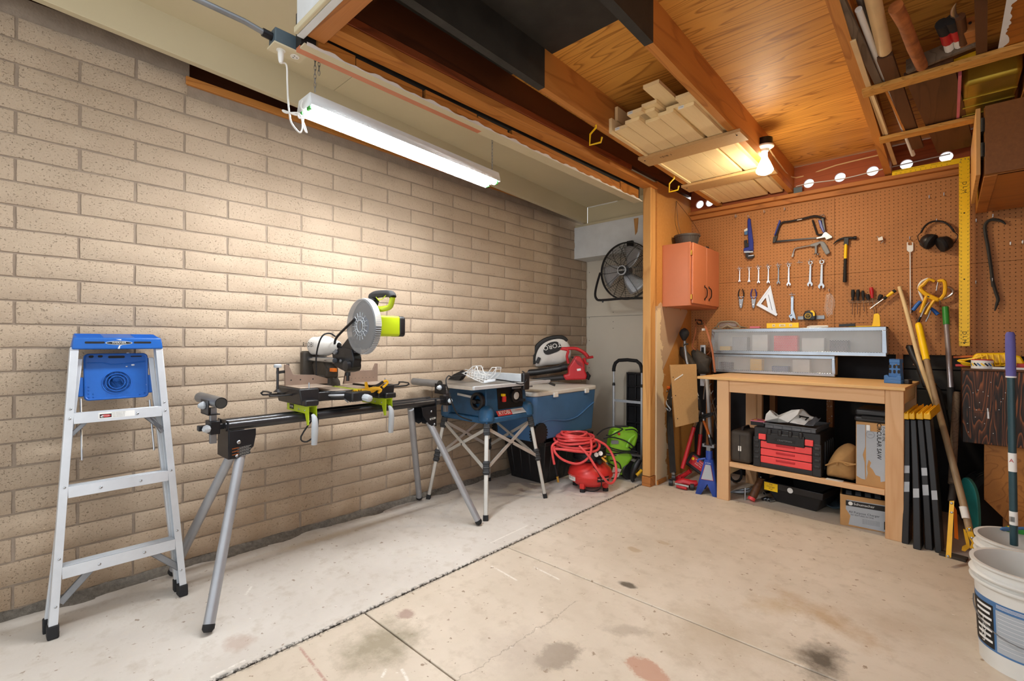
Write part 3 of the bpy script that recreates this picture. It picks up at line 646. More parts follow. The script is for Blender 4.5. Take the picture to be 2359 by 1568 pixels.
for qx, qz in ((x0_+.016, zb_+.06), (x0_+.016, zb_+.045), (x0_+.016, zb_+.03), (x0_+.016, zb_+.014), (x0_+.032, zb_+.014), (x0_+.032, zb_+.028), (x1_-.016, zb_+.02), (x1_-.034, zb_+.014)): b.ball((qx, yy, qz), .003, 8, 5)
for i, chx in enumerate('NO ES UN PELDAÑO'):
    t = -PI/2+(i-7.5)*.088; u_ = (-math.sin(t), 0, math.cos(t)); b.text(chx, (cx+.062*math.cos(t), yy-wy*.0016, cz+.062*math.sin(t)), u_, (-math.cos(t), 0, -math.sin(t)), .0115)
b.build('moulded_relief', sh)
b = B('ink', ML)
for (hx, hy, rw, rh) in ((1097, 634, .0085, .0055), (1207, 630, .0085, .0055), (1403, 637, .03, .0055), (1640, 630, .021, .0025)):
    a, d = Z1(hx, hy, yy); plate(b, rrect(a-rw, a+rw, d-rh, d+rh, min(rw, rh)*.95), ML, yy-wy*.0004, yy-wy*.0014)
b.mat('white_paint')
for hx, hy, rw in ((1600, 733, .007), (1525, 752, .004), (1540, 592, .006), (1770, 970, .004)): a, d = Z1(hx, hy, yy); b.ball((a, yy-wy*.001, d), (rw, .001, rw*.6), 8, 5)
b.build('tool_slot', sh)
for xa in (x0_-.01, x1_+.004):
    b = B('blue', ML); b.box(xa-.008, xa+.01, min(yy, yy+wy*.025), max(yy, yy+wy*.025), zb_+.02, zb_+.105); b.build('shelf_bracket', sh, bevel=.003)
for p_, q_ in (((323, 455), (323, 700)), ((597, 460), (606, 660))):
    a, d = P(*p_, wy*.02), P(*q_, wy*.02); b = B('steel', ML); b.cyl((a[0], wy*.07, a[1]), (d[0], wy*.02, d[1]), .004, n=8); b.build('support_rod', lad)
# ---------------------------------------------------------------- mitre saw stand
XF, XB, ZR = .47, .375, .785
stn_ = thing('saw_stand', 'black rail saw stand with grey tube legs under the mitre saw', 'saw stand', (.4, 1.3, 0))
def rtube(x): b = B('black_plastic'); b.tube([(x, .66, ZR), (x, 1.915, ZR+.006)], .023, 16); return b.build('rail', stn_)
basic('black_tube', '3c3c3e', .28, .55, var=.1)
for x in (XF, XB):
    b = B('black_tube'); b.tube([(x, .665, ZR), (x, 1.915, ZR+.006)], .0225, 18); b.build('rail', stn_)
feet = {0: ((.735, .535), (.075, .555)), 1: ((.712, 2.05), (.05, 2.075))}
for e in (0, 1):
    yh = .735 if e == 0 else 1.815; sy = 1 if e == 0 else -1
    b = B('dark_metal' if e == 0 else 'slate'); mm = 'dark_metal'
    b = B(mm)
    prof = [(-.06, 0), (.055, 0), (.055, -.03), (.045, -.085), (.01, -.118), (-.03, -.13), (-.06, -.13)] if e == 0 else [(-.055, 0), (.06, 0), (.065, -.06), (.06, -.12), (.035, -.13), (.0, -.11), (-.045, -.05)]
    for x in (XF+.028, XB-.03): b.prism(prof, (x, yh, ZR-.02), (0, 1, 0), (0, 0, 1), (.003, 0, 0))
    b.box(XB-.03, XF+.03, yh-sy*.062-.002, yh-sy*.062+.002, ZR-.15, ZR+.026)
    hub = b.build('leg_bracket', stn_, bevel=.0015)
    b = B('steel')
    for dy, dz, r in (((-.02), -.055, .009), (-.028, -.118, .007)) if e == 0 else ((.02, -.03, .007), (.045, -.115, .007)): b.lathe([(r, 0), (r, .003), (r*.6, .006)], (XF+.031, yh+dy, ZR-.02+dz), (1, 0, 0), 10)
    b.build('bolt', hub)
    if e == 0:
        b = B('dark_metal'); o = (XF+.0318, yh, ZR-.02)
        b.prism([(-.045, -.075), (.03, -.066), (.03, -.118), (-.045, -.125)], o, (0, 1, 0), (0, 0, 1), (.0004, 0, 0))
        b.mat('orange')
        for q in range(3): b.text('WARNING', (XF+.0324, yh-.034, ZR-.02-.082-q*.014), (0, 1, .1), (0, -.1, 1), .006)
        b.mat('paper')
        for q in range(7): b.text('To reduce the risk of injury', (XF+.0324, yh-.0+(.008 if q % 2 == 0 else 0), ZR-.02-.079-q*.0066), (0, 1, .1), (0, -.1, 1), .0045)
        b.build('warning_label', hub)
    else:
        b = B('ink'); b.prism([(.006, -.068), (.052, -.062), (.056, -.088), (.01, -.094)], (XF+.0312, yh, ZR-.02), (0, 1, 0), (0, 0, 1), (.0005, 0, 0))
        b.mat('white').text('RYOBI', (XF+.0319, yh+.031, ZR-.02-.078), (0, 1, .12), (0, -.12, 1), .017); b.build('nameplate', hub)
    for j, (fx, fy) in enumerate(feet[e]):
        x0_ = (XF-.0) if j == 0 else XB; top = V((x0_, yh-sy*.0, ZR-.13 if e == 0 else ZR-.12)); ft = V((fx, fy, .03))
        if e == 1 and j == 0: top = V((XF, 1.84, ZR-.12))
        if e == 1 and j == 1: top = V((XB, 1.765, ZR-.04)); ft = V((fx, fy, .03))
        b = B('silver_paint'); d = (ft-top).normalized(); b.tube([top, ft], .0215, 18); lg = b.build('leg', stn_)
        b = B('black_rubber'); b.tube([ft-d*.005, ft+d*.012, ft+d*.024], [.0225, .0225, .014], 16); b.build('foot_cap', lg)
# work supports at both ends
def support(yc, xa, xb, zr, nm):
    t = thing('work_support', nm, 'work support', (.42, yc, ZR), 'stand work supports')
    b = B('galv'); b.box(.43, .455, yc-.013, yc+.013, ZR-.075, zr-.03); b.build('upright', t, bevel=.002)
    b = B('galv'); b.tube([(xa, yc, zr), (xb, yc, zr)], .025, 20, cap=False); b.mat('black_paint').tube([(xb-.001, yc, zr), (xa+.02, yc, zr)], .0225, 20, cap=True); b.build('support_tube', t)
    b = B('dark_metal'); b.box(.36, .475, yc-.028, yc-.024, zr-.06, zr+.005).box(.36, .475, yc-.028, yc+.02, zr-.062, zr-.058); b.build('saddle', t)
    b = B('light_grey'); b.lathe([(.017, 0), (.019, .006), (.015, .016), (.008, .026)], (.42, yc-.028, zr-.02), (0, -1, 0), 8); b.build('knob', t)
    b = B('dark_metal'); b.box(.425, .46, yc-.06, yc+.045, ZR-.012, ZR+.012).box(.40, .48, yc-.02, yc+.02, ZR-.03, ZR+.03); b.build('extension_arm', t, bevel=.003)
    b = B('light_grey'); b.lathe([(.017, 0), (.019, .006), (.015, .016), (.008, .026)], (.478, yc-.03 if yc < 1 else yc+.01, ZR), (.6, -.8, 0), 8); b.build('knob', t)
support(.625, .24, .56, .905, 'grey tube work support at the stand end beside the ladder')
support(2.0, .08, .38, .892, 'grey tube work support at the stand end beside the table saw')
# quick-mount brackets
def mount(y, nm):
    t = thing('saw_mount', nm, 'mounting bracket', (.43, y, ZR+.02), 'lime saw mounts')
    b = B('lime'); b.box(.28, .545, y-.022, y-.018, ZR+.024, ZR+.066).box(.28, .545, y+.018, y+.022, ZR+.024, ZR+.066).box(.28, .545, y-.022, y+.022, ZR+.062, ZR+.066)
    for yy in (y-.022, y+.018): b.prism([(.50, .024), (.545, .024), (.545, -.03), (.525, -.035)], (0, yy, ZR), (1, 0, 0), (0, 0, 1), (0, .004, 0))
    b.build('body', t, bevel=.002)
    b = B('ink'); b.box(.315, .365, y-.0228, y-.0222, ZR+.034, ZR+.06); b.mat('white').text('RYOBI', (.34, y-.0232, ZR+.047), (1, 0, 0), (0, 0, 1), .015); b.build('nameplate', t)
    b = B('light_grey'); b.tube([(.545, y, ZR+.02), (.565, y, ZR+.0), (.568, y, -.05+ZR), (.562, y, ZR-.13)], [.008, .015, .018, .015], 10, sm=3, flat=.8); b.build('lever', t)
    b = B('steel')
    for x in (.43, .50): b.ball((x, y-.0225, ZR+.04), (.005, .003, .005), 8, 5)
    b.build('bolt', t)
mount(1.045, 'lime green saw mount bracket on the ladder side of the stand'); mount(1.495, 'lime green saw mount bracket on the table saw side of the stand')
# ---------------------------------------------------------------- sliding mitre saw on the stand
ZS = .852
basic('blade_steel', '5d6064', .35, .7); basic('saw_plate', 'b5a494', .4, .4, var=.12)
ms = thing('mitre_saw', 'lime and black sliding mitre saw with raised blade head on stand', 'mitre saw', (.42, 1.27, ZS))
b = B('black_plastic')
b.prism([(1.00, 0), (1.09, 0), (1.09, .085), (.985, .085)], (.22, 0, ZS), (0, 1, 0), (0, 0, 1), (.30, 0, 0)); b.prism([(1.44, 0), (1.54, 0), (1.55, .075), (1.44, .075)], (.22, 0, ZS), (0, 1, 0), (0, 0, 1), (.30, 0, 0))
b.box(.2, .50, 1.05, 1.48, ZS+.012, ZS+.062)
b.lathe([(.0, 0), (.13, 0), (.15, .01), (.15, .05), (.0, .05)], (.40, 1.27, ZS+.012), (0, 0, 1), 32)
b.prism([(1.0, .0), (1.07, .0), (1.07, .03), (1.0, .03)], (.51, 0, ZS), (0, 1, 0), (0, 0, 1), (.05, 0, 0)); b.box(.5, .55, 1.47, 1.54, ZS, ZS+.03)
base = b.build('base', ms, bevel=.006)
b = B('saw_plate'); b.box(.22, .50, 1.0, 1.17, ZS+.086, ZS+.09).box(.22, .50, 1.40, 1.55, ZS+.078, ZS+.082); b.lathe([(0, 0), (.148, 0), (.148, .006), (0, .006)], (.40, 1.27, ZS+.063), (0, 0, 1), 32)
b.mat('lime').box(.30, .60, 1.255, 1.262, ZS+.069, ZS+.071).box(.30, .60, 1.278, 1.285, ZS+.069, ZS+.071); b.build('table', ms, bevel=.001)
b = B('silver_paint'); b.tube([(.545-.4, 1.20, ZS+.05)]*0+[(.40+.152*math.cos(t), 1.27+.152*math.sin(t), ZS+.04) for t in [-1.1+k*.22 for k in range(11)]], .006, 6); b.build('mitre_scale', base)
FX = .315
fz = ZS+.088
b = B('dirty_white'); basic('fence_metal', '9a8678', .42, .5, var=.15)
b = B('fence_metal'); b.prism([(1.0, 0), (1.235, 0), (1.235, .028), (1.16, .052), (1.04, .06), (1.015, .115), (.998, .115)], (FX, 0, fz), (0, 1, 0), (0, 0, 1), (-.016, 0, 0))
for y in (1.03, 1.08, 1.15): b.mat('ink').cyl((FX, y, fz+.03), (FX+.0006, y, fz+.03), .004, n=10)
b.build('fence', ms, bevel=.001)
b = B('fence_metal'); b.prism([(1.335, 0), (1.56, 0), (1.56, .115), (1.548, .115), (1.53, .075), (1.35, .075)], (FX, 0, fz-.01), (0, 1, 0), (0, 0, 1), (-.016, 0, 0)); b.mat('ink')
for i in range(8): b.cyl((FX, 1.36+i*.024, fz+.02), (FX+.0006, 1.36+i*.024, fz+.02), .002, n=8)
b.build('fence', ms, bevel=.001)
# wire bases
for y0, y1 in ((1.0, .88), (1.56, 1.70)):
    b = B('black_tube'); b.tube([(.42, y0, ZS+.05), (.42, y1, ZS+.052), (.44, y1, ZS+.07), (.34, y1, ZS+.07), (.33, y1, ZS+.052), (.33, y0, ZS+.05)], .005, 7, sm=2); b.build('side_support', ms)
# hold-down clamp at the left
b = B('black_tube'); p = U(600+263/2.8, 660+530/2.8, 'x', .27); b.cyl((.27, 1.03, ZS+.06), (.27, 1.03, ZS+.205), .008, n=10); b.bar((.27, 1.03, ZS+.165), (.34, .95, ZS+.165), .016, .014); b.cyl((.34, .95, ZS+.19), (.34, .95, ZS+.07), .0065, n=10); b.lathe([(.022, 0), (.018, .004), (.006, .016)], (.34, .95, ZS+.062), (0, 0, 1), 16)
hc = b.build('hold_down_clamp', ms); b = B('light_grey'); b.lathe([(.018, 0), (.02, .004), (.02, .014), (.015, .018)], (.34, .95, ZS+.19), (0, 0, 1), 10); b.build('knob', hc)
# rear column, sliding tubes
b = B('dusty_black'); b.lathe([(.075, 0), (.072, .03), (.05, .07), (.04, .075)], (.24, 1.27, ZS+.06), (0, 0, 1), 20); b.prism([(.155, .10), (.20, .09), (.30, .12), (.30, .17), (.25, .22), (.15, .22), (.11, .19)], (0, 1.235, ZS), (1, 0, 0), (0, 0, 1), (0, .075, 0)); b.build('bevel_column', ms, bevel=.008)
b = B('dusty_black'); b.box(.045, .10, 1.19, 1.34, ZS+.10, ZS+.27); b.build('rail_block', ms, bevel=.012)
for y in (1.225, 1.305):
    b = B('chrome'); b.cyl((.06, y, ZS+.222), (.42, y, ZS+.222), .0145, n=14); b.build('slide_rail', ms)
b = B('orange'); b.cb((.33, 1.262, ZS+.165), (.05, .02, .02)); b.build('lock_lever', ms)
b = B('black_plastic'); b.cyl((.37, 1.33, ZS+.19), (.37, 1.33, ZS+.10), .009, n=10).cyl((.37, 1.33, ZS+.15), (.37, 1.33, ZS+.13), .015, n=10); b.build('bevel_pin', ms)
# head: arm, guards, blade, motor, handle
YB = 1.285
z2 = lambda zx, zy, y=YB: U(400+zx/3.409, 640+zy/3.409, 'y', y)
b = B('dark_metal'); b.prism([(p.x, p.z) for p in (z2(1255, 530), z2(1330, 545), z2(1420, 560), z2(1440, 640), z2(1430, 700), z2(1390, 740), z2(1340, 720), z2(1285, 690))], (0, YB-.02, 0), (1, 0, 0), (0, 0, 1), (0, .05, 0))
b.prism([(p.x, p.z) for p in (z2(1320, 550), z2(1390, 460), z2(1420, 480), z2(1440, 590), z2(1350, 600))], (0, YB-.012, 0), (1, 0, 0), (0, 0, 1), (0, .04, 0)); head = b.build('pivot_arm', ms, bevel=.005)
b = B('black_plastic'); p = z2(1400, 690); b.lathe([(.03, -.02), (.034, 0), (.03, .06), (.0, .065)], (p.x, YB+.02, p.z), (0, -1, 0), 16); b.build('dust_chute', head)
b = B('grey_plastic'); p = z2(1300, 575); b.cyl((p.x, YB-.03, p.z), (p.x, YB+.03, p.z), .018, n=14)
for q in ((1285, 660), (1340, 650)): p = z2(*q); b.cyl((p.x, YB-.026, p.z), (p.x, YB-.018, p.z), .008, n=10)
b.build('pivot_pin', head)
cc = z2(1500, 378); RG = .152
e0 = z2(1500, 165); e1 = z2(1500, 595); RG = (e0.z-e1.z)/2; cc = V((cc.x, YB, (e0.z+e1.z)/2))
wd = .034
b = B('dark_metal'); upper = [(RG*math.cos(t), RG*math.sin(t)) for t in [PI*(.32+k*.93/20) for k in range(21)]]; inn = [(RG*.45*math.cos(t), RG*.45*math.sin(t)) for t in [PI*(1.25-k*.93/8) for k in range(9)]]
b.prism([(x*1.0, z*1.0) for x, z in upper+inn], (cc.x, YB+.004, cc.z), (1, 0, 0), (0, 0, 1), (0, wd, 0)); b.build('upper_guard', head, bevel=.002)
b = B('blade_steel'); n = 60; b.prism([((.127 if k % 3 else .121)*math.cos(2*PI*k/n), (.127 if k % 3 else .121)*math.sin(2*PI*k/n)) for k in range(n)], (cc.x, YB-.002, cc.z), (1, 0, 0), (0, 0, 1), (0, .002, 0)); b.mat('cooler_blue').cyl((cc.x, YB-.0025, cc.z), (cc.x, YB-.0035, cc.z), .05, n=28); b.mat('dark_metal').cyl((cc.x, YB-.0035, cc.z), (cc.x, YB-.012, cc.z), .022, n=18); b.build('blade', head)
b = B('smoke_plastic'); b.lathe([(.03, -.02), (RG*.97, -.02), (RG, -.016), (RG, .016), (RG*.97, .02)], (cc.x, YB-.006, cc.z), (0, 1, 0), 48)
lg = b.build('lower_guard', head, solid=.0018)
b = B('light_grey')
for k in range(16): t = 2*PI*k/16; b.bar((cc.x+.035*math.cos(t), YB-.0275, cc.z+.035*math.sin(t)), (cc.x+.075*math.cos(t), YB-.0275, cc.z+.075*math.sin(t)), .002, .003, (0, 1, 0))
b.ring((cc.x, YB-.027, cc.z), (0, -1, 0), .03, .034, .003, 30).ring((cc.x, YB-.027, cc.z), (0, -1, 0), .05, .052, .002, 30)
for k in range(26): t = -PI*.42+PI*.62*k/25-.25; b.cb((cc.x+(RG+.001)*math.cos(t), YB-.006, cc.z+(RG+.001)*math.sin(t)), (.0045, .03, .0045))
b.build('guard_rib', lg)
b = B('dirty_white'); b.lathe([(RG+.0015, -.02), (RG+.003, -.018), (RG+.003, .018), (RG+.0015, .02)], (cc.x, YB-.006, cc.z), (0, 1, 0), 48) if False else [b.cb((cc.x+(RG+.0022)*math.cos(t), YB-.006, cc.z+(RG+.0022)*math.sin(t)), (.002, .034, .017), Matrix.Rotation(-t, 3, 'Y')) for t in [.05+k*.1 for k in range(15)]]
b.build('guard_rim', lg)
b = B('dark_metal'); pts = [z2(1265, 520, YB-.035), z2(1285, 460, YB-.035), z2(1420, 325, YB-.035)]; b.tube(pts, .007, 8, sm=4, flat=1); b.build('guard_link', head)
b = B('lime'); mo = z2(1690, 380, YB+.12); b.prism(rrect(-.055, .055, -.055, .055, .014), (mo.x, YB+.035, mo.z), (1, 0, 0), (0, 0, 1), (0, .12, 0)); mt_ = b.build('motor', head, bevel=.004)
b = B('black_plastic'); b.prism(rrect(-.056, .056, -.056, .056, .02), (mo.x, YB+.155, mo.z), (1, 0, 0), (0, 0, 1), (0, .035, 0)); b.build('motor_cap', mt_, bevel=.006)
b = B('ink'); b.text('RYOBI', (mo.x, YB+.09, mo.z+.0555), (0, 1, 0), (-1, 0, 0), .03); b.build('lettering', mt_)
YH = YB+.03
h = [z2(1590, 185, YH), z2(1560, 150, YH), z2(1600, 128, YH), z2(1700, 125, YH), z2(1722, 150, YH)]
b = B('black_rubber'); b.tube(h, [.018, .023, .023, .022, .019], 10, sm=4, flat=.85); hd = b.build('handle', head)
b = B('lime'); b.tube([z2(1720, 150, YH), z2(1705, 215, YH), z2(1680, 235, YH), z2(1610, 245, YH), z2(1560, 230, YH)], [.014, .014, .014, .016, .016], 10, sm=3); b.tube([z2(1590, 150, YH-.018), z2(1610, 175, YH-.018), z2(1640, 165, YH-.018), z2(1668, 135, YH-.018)], .0022, 5); b.build('handle_guard', hd)
# dust bag and cable
b = B('grey_cloth'); A, E_ = z2(1085, 480, 1.25), z2(1300, 530, 1.27); ax = (E_-A)
def bag(u, w):
    a = 2*PI*u; r = (.058*(1-.45*w)*(1-.15*math.sin(w*9)))*(1 if 0 < w < 1 else (.2 if w == 0 else .5)); q = A+ax*w+V((0, 0, -.035*math.sin(PI*(1-w)*.5)))
    return q+V((0, 1, 0))*math.cos(a)*r+V((.15, 0, 1))*math.sin(a)*r*(1.15+.1*math.sin(a*3+w*8))
b.grid(bag, 20, 12); bg1 = b.build('dust_bag', ms, sub=1)
b = B('ink'); b.text('RYOBI', V((A.x+.095, A.y-.066, A.z-.035)), (1, .12, 0), (.05, 0, 1), .04); b.build('lettering', bg1)
b = B('black_rubber'); b.tube([z2(1115, 800, 1.19), z2(1120, 720, 1.19), z2(1120, 610, 1.18), z2(1145, 500, 1.17), z2(1180, 445, 1.18), z2(1230, 435, 1.22), z2(1270, 460, 1.25)], .0045, 7, sm=4); b.build('power_cable', ms); b = B('black_rubber'); b.tube([V((.515, 1.075, ZR+.015)), V((.51, 1.0, ZR-.09)), V((.51, 1.03, ZR-.12)), V((.51, 1.08, ZR-.08)), V((.51, 1.09, ZR+.015))], .004, 6, sm=4); b.build('power_cable', ms)
b = B('black_plastic'); b.prism([(1.215, 0), (1.33, 0), (1.33, .05), (1.215, .05)], (.54, 0, ZS+.01), (0, 1, 0), (0, 0, 1), (.09, 0, 0)); b.build('mitre_arm', ms, bevel=.008)
for y in (1.045, 1.495): b = B('steel'); b.cyl((.50, y, ZS+.08), (.50, y, ZS+.115), .004, n=8); b.build('bolt', base)
b = B('light_grey'); p = U(400+1600/3.409, 640+955/3.409, 'x', .62); b.lathe([(.012, 0), (.019, .005), (.021, .03), (.018, .05), (.01, .055)], (.625, 1.285, ZS+.03), (.95, .2, -.1), 8); b.build('mitre_knob', ms)
b = B('galv')
for i in range(5): b.bar((.60, 1.21+i*.014, ZS+.006), (.56, 1.21+i*.014, ZS-.02+.04), .007, .003)
b.build('pointer_plate', ms)
# spring clamp lying on the saw table
q = lambda zx, zy, x=.565: U(600+zx/2.8, 660+zy/2.8, 'x', x)
sc_ = thing('spring_clamp', 'yellow spring clamp lying on the front of the mitre saw table', 'clamp', q(690, 690))
b = B('tool_yellow'); b.tube([q(580, 705), q(615, 675), q(680, 668), q(740, 655), q(775, 665), q(760, 685)], [.012, .016, .013, .014, .012, .008], 8, sm=3, flat=.8); j1 = b.build('jaw', sc_)
b = B('tool_yellow'); b.tube([q(680, 615, .55), q(690, 660, .55), q(725, 670, .55), q(765, 640, .55), q(805, 608, .55), q(820, 620, .55), q(790, 650, .55)], [.008, .012, .012, .009, .007, .007, .007], 8, sm=3, flat=.8); b.build('handle', sc_)
b = B('black_plastic'); b.tube([q(725, 652, .56), q(765, 632, .56), q(790, 615, .56)], .009, 8); b.build('spring', sc_)
b = B('ink'); b.text('DLM', q(622, 682, .582), (0, 1, .1), (0, -.1, 1), .03); b.build('lettering', j1)
# ---------------------------------------------------------------- table saw on folding leg stand
ts = thing('table_saw', 'blue table saw on grey scissor leg stand with clear blade guard', 'table saw', (.375, 2.46, 0))
cx, cy = .375, 2.46
ft = [(.689, 2.14), (.69, 2.77), (.06, 2.79), (.06, 2.15)]
tp = [(.60, 2.235), (.60, 2.69), (.15, 2.69), (.15, 2.235)]
LZ = lambda i, z: V((ft[i][0]+(tp[i][0]-ft[i][0])*z/.62, ft[i][1]+(tp[i][1]-ft[i][1])*z/.62, z))
for i in range(4):
    d = (LZ(i, .62)-LZ(i, 0)).normalized(); up = V((cx-ft[i][0], cy-ft[i][1], 0))
    b = B('silver_leg'); b.bar(LZ(i, .03), LZ(i, .60), .03, .026, up); lg = b.build('leg', ts, bevel=.005)
    b = B('black_plastic'); b.bar(LZ(i, .285), LZ(i, .375), .043, .04, up); b.bar(LZ(i, .54), LZ(i, .62), .045, .042, up)
    for z in (.30, .33, .36, .56, .59): b.bar(LZ(i, z-.005), LZ(i, z+.005), .05, .047, up)
    b.build('leg_joint', lg, bevel=.004)
    b = B('black_rubber'); b.bar(LZ(i, 0), LZ(i, .035), .036, .032, up); b.build('foot_cap', lg, bevel=.004)
for i in range(4):
    j = (i+1) % 4; out = V((0, 0, 0)); mid = (LZ(i, .45)+LZ(j, .45))/2; nn = (mid-V((cx, cy, .45))).normalized()
    b = B('silver_leg'); b.bar(LZ(i, .585)+nn*.004, LZ(j, .315)+nn*.004, .007, .022, nn.cross(V((0, 0, 1)))); b.bar(LZ(j, .585)-nn*.006, LZ(i, .315)-nn*.006, .007, .022, nn.cross(V((0, 0, 1))))
    b.mat('ink').cyl(mid-nn*.012, mid+nn*.01, .006, n=8); b.build('scissor_brace', ts)
b = B('saw_blue'); hx, hy = .245, .245
lo = [(cx+a*hx, cy+c*hy) for a, c in ((1, -1), (1, 1), (-1, 1), (-1, -1))]; hi = [(cx+a*.195, cy+c*.205) for a, c in ((1, -1), (1, 1), (-1, 1), (-1, -1))]
b.hexa([(x, y, .615) for x, y in lo]+[(x, y, .655) for x, y in lo])
mid = [(cx+a*.215, cy+c*.225) for a, c in ((1, -1), (1, 1), (-1, 1), (-1, -1))]
b.hexa([(x, y, .655) for x, y in mid]+[(x, y, .862) for x, y in hi])
for a, c in ((1, -1), (1, 1), (-1, 1), (-1, -1)): b.lathe([(.055, 0), (.055, .06), (.045, .09), (.02, .105), (0, .108)], (cx+a*.205, cy+c*.21, .63), (0, 0, 1), 16)
body = b.build('body', ts, bevel=.008)
b = B('steel')
for a, c in ((1, -1), (1, 1), (-1, 1), (-1, -1)): b.ball((cx+a*.235, cy+c*.235, .655), (.016, .016, .014), 10, 6)
b.build('mount_bolt', body)
fx_ = cx+.208
# front (+x) control panel
pp = [(cy-.12, .66), (cy+.195, .66), (cy+.175, .855), (cy-.06, .855)]
b = B('dark_metal'); b.prism([(y, z) for y, z in pp], (cx+.216, 0, 0), (0, 1, 0), (0, 0, 1), (-.03, 0, 0)) if False else b.hexa([(cx+.213, cy-.10, .70), (cx+.213, cy+.17, .70), (cx+.17, cy+.17, .70), (cx+.17, cy-.10, .70), (cx+.199, cy-.10, .85), (cx+.199, cy+.17, .85), (cx+.17, cy+.17, .85), (cx+.17, cy-.10, .85)]); b.build('control_panel', body)
b = B('yellow'); b.cb((cx+.212, cy-.05, .80), (.03, .026, .02)); b.mat('bright_red').cb((cx+.222, cy-.05, .772), (.022, .028, .04)); b.build('switch', body, bevel=.004)
b = B('black_plastic'); b.ring((cx+.205, cy+.09, .785), (1, 0, -.05), .035, .052, .014, 28); b.mat('dirty_white').lathe([(.028, 0), (.028, .012), (.02, .016)], (cx+.205, cy+.09, .785), (1, 0, -.05), 22); b.mat('black_plastic').bar((cx+.215, cy+.12, .755), (cx+.26, cy+.13, .752), .02, .02); b.build('height_wheel', body)
b = B('silver_paint'); b.bar((cx+.212, cy+.05, .842), (cx+.212, cy+.27, .842), .014, .012); b.build('rip_rail', body)
b = B('red'); b.hexa([(cx+.2475, cy-.14, .658), (cx+.2475, cy+.0, .658), (cx+.22, cy+.0, .658), (cx+.22, cy-.14, .658), (cx+.219, cy-.14, .705), (cx+.219, cy+.0, .705), (cx+.21, cy+.0, .705), (cx+.21, cy-.14, .705)]) if False else b.add([(cx+.243, cy-.13, .6585), (cx+.243, cy+.02, .6585), (cx+.2185, cy+.02, .692), (cx+.2185, cy-.13, .692)], [(0, 1, 2, 3)])
b.mat('grey_print').add([(cx+.243, cy+.02, .6585), (cx+.243, cy+.17, .6585), (cx+.2185, cy+.17, .692), (cx+.2185, cy+.02, .692)], [(0, 1, 2, 3)]); b.mat('white').text('RYOBI', (cx+.2325, cy-.055, .677), (0, 1, 0), (-.6, 0, .8), .042); b.mat('orange').text('WARNING', (cx+.2325, cy+.09, .683), (0, 1, 0), (-.6, 0, .8), .014); b.build('nameplate', body)
# -y side: tilt hand wheel
yw = cy-.222
b = B('black_plastic'); b.ring((.52, yw, .765), (0, -1, .05), .042, .062, .03, 28); b.bar((.52, yw-.02, .71), (.52, yw-.02, .82), .02, .02); b.bar((.46, yw-.02, .765), (.58, yw-.02, .765), .02, .02); b.lathe([(.018, 0), (.014, .04), (0, .044)], (.52, yw-.01, .765), (0, -1, 0), 14); b.build('tilt_wheel', body, bevel=.003)
b = B('aluminium'); b.bar((.30, yw-.005, .80), (.46, yw-.005, .79), .014, .016); b.build('side_rail', body)
b = B('dirty_white'); basic('saw_table', '9b958d', .38, .55, var=.12)
b = B('saw_table'); b.box(.06, .64, 2.09, 2.56, .866, .884); b.prism([(2.06, .0), (2.10, .004), (2.10, .022), (2.075, .022)], (.10, 0, .862), (0, 1, 0), (0, 0, 1), (.55, 0, 0))
for x in (.33, .345): b.mat('ink').box(x, x+.006, 2.09, 2.56, .8838, .8843)
b.mat('saw_table').box(.06, .62, 2.57, 2.63, .868, .884); tb = b.build('table', ts, bevel=.003)
b = B('aluminium'); b.box(.64, .66, 2.06, 2.87, .864, .888).box(.05, .07, 2.1, 2.87, .864, .884); b.build('fence_rail', ts, bevel=.003)
b = B('saw_table'); b.box(.07, .64, 2.70, 2.86, .868, .884); b.build('table_extension', ts, bevel=.002)
b = B('light_grey'); b.box(.10, .63, 2.565, 2.60, .886, .945); fn = b.build('rip_fence', ts, bevel=.004); b = B('black_plastic'); b.box(.63, .665, 2.55, 2.615, .83, .955); b.build('fence_lock', fn, bevel=.01)
b = B('black_plastic'); b.tube([(.655, 2.86, .87), (.68, 2.90, .85), (.70, 2.87, .845), (.665, 2.84, .862)], .006, 6); b.build('rail_stop', ts)
# blade guard of clear slatted plastic
for y in (2.325, 2.375):
    b = B('clear_plastic'); o = lambda x, z: (x, y, z)
    out = [(.24, .945), (.30, .96), (.36, 1.0), (.395, 1.005), (.43, .95), (.50, .94), (.56, 1.0), (.60, 1.0), (.59, .955), (.52, .905), (.47, .886), (.38, .905), (.30, .93)]
    b.tube([(x, y, z) for x, z in out], .0038, 6, True)
    for k in range(8): x = .29+k*.028; b.cyl((x, y, .93-.25*max(0, x-.3)), (x+.012, y, 1.0 if .34 < x < .41 else (.965 if x < .36 else .945)), .0024, n=5)
    for z in (.92, .935, .955, .975): b.cyl((.26+(1.0-z)*.4, y, z), (.44+(.975-z)*.9, y, z-.012), .0022, n=5)
    b.build('blade_guard', ts)
b = B('clear_plastic')
for x, z in ((.25, .945), (.30, .958), (.39, 1.004), (.44, .945), (.5, .94), (.57, 1.0), (.6, .99), (.47, .888), (.38, .905)): b.cyl((x, 2.325, z), (x, 2.375, z), .0035, n=6)
b.build('guard_bridge', ts)
b = B('black_plastic'); b.prism([(.05, .886), (.20, .886), (.26, .95), (.22, .965), (.12, .93)], (0, 2.345, 0), (1, 0, 0), (0, 0, 1), (0, .01, 0)); b.prism([(.10, .89), (.20, .89), (.25, .94), (.2, .95)], (0, 2.33, 0), (1, 0, 0), (0, 0, 1), (0, .04, 0)); b.build('riving_knife', ts)
b = B('aluminium'); b.bar((.50, 2.30, .895), (.56, 2.36, .91), .03, .02); b.build('mitre_gauge', ts, bevel=.004)
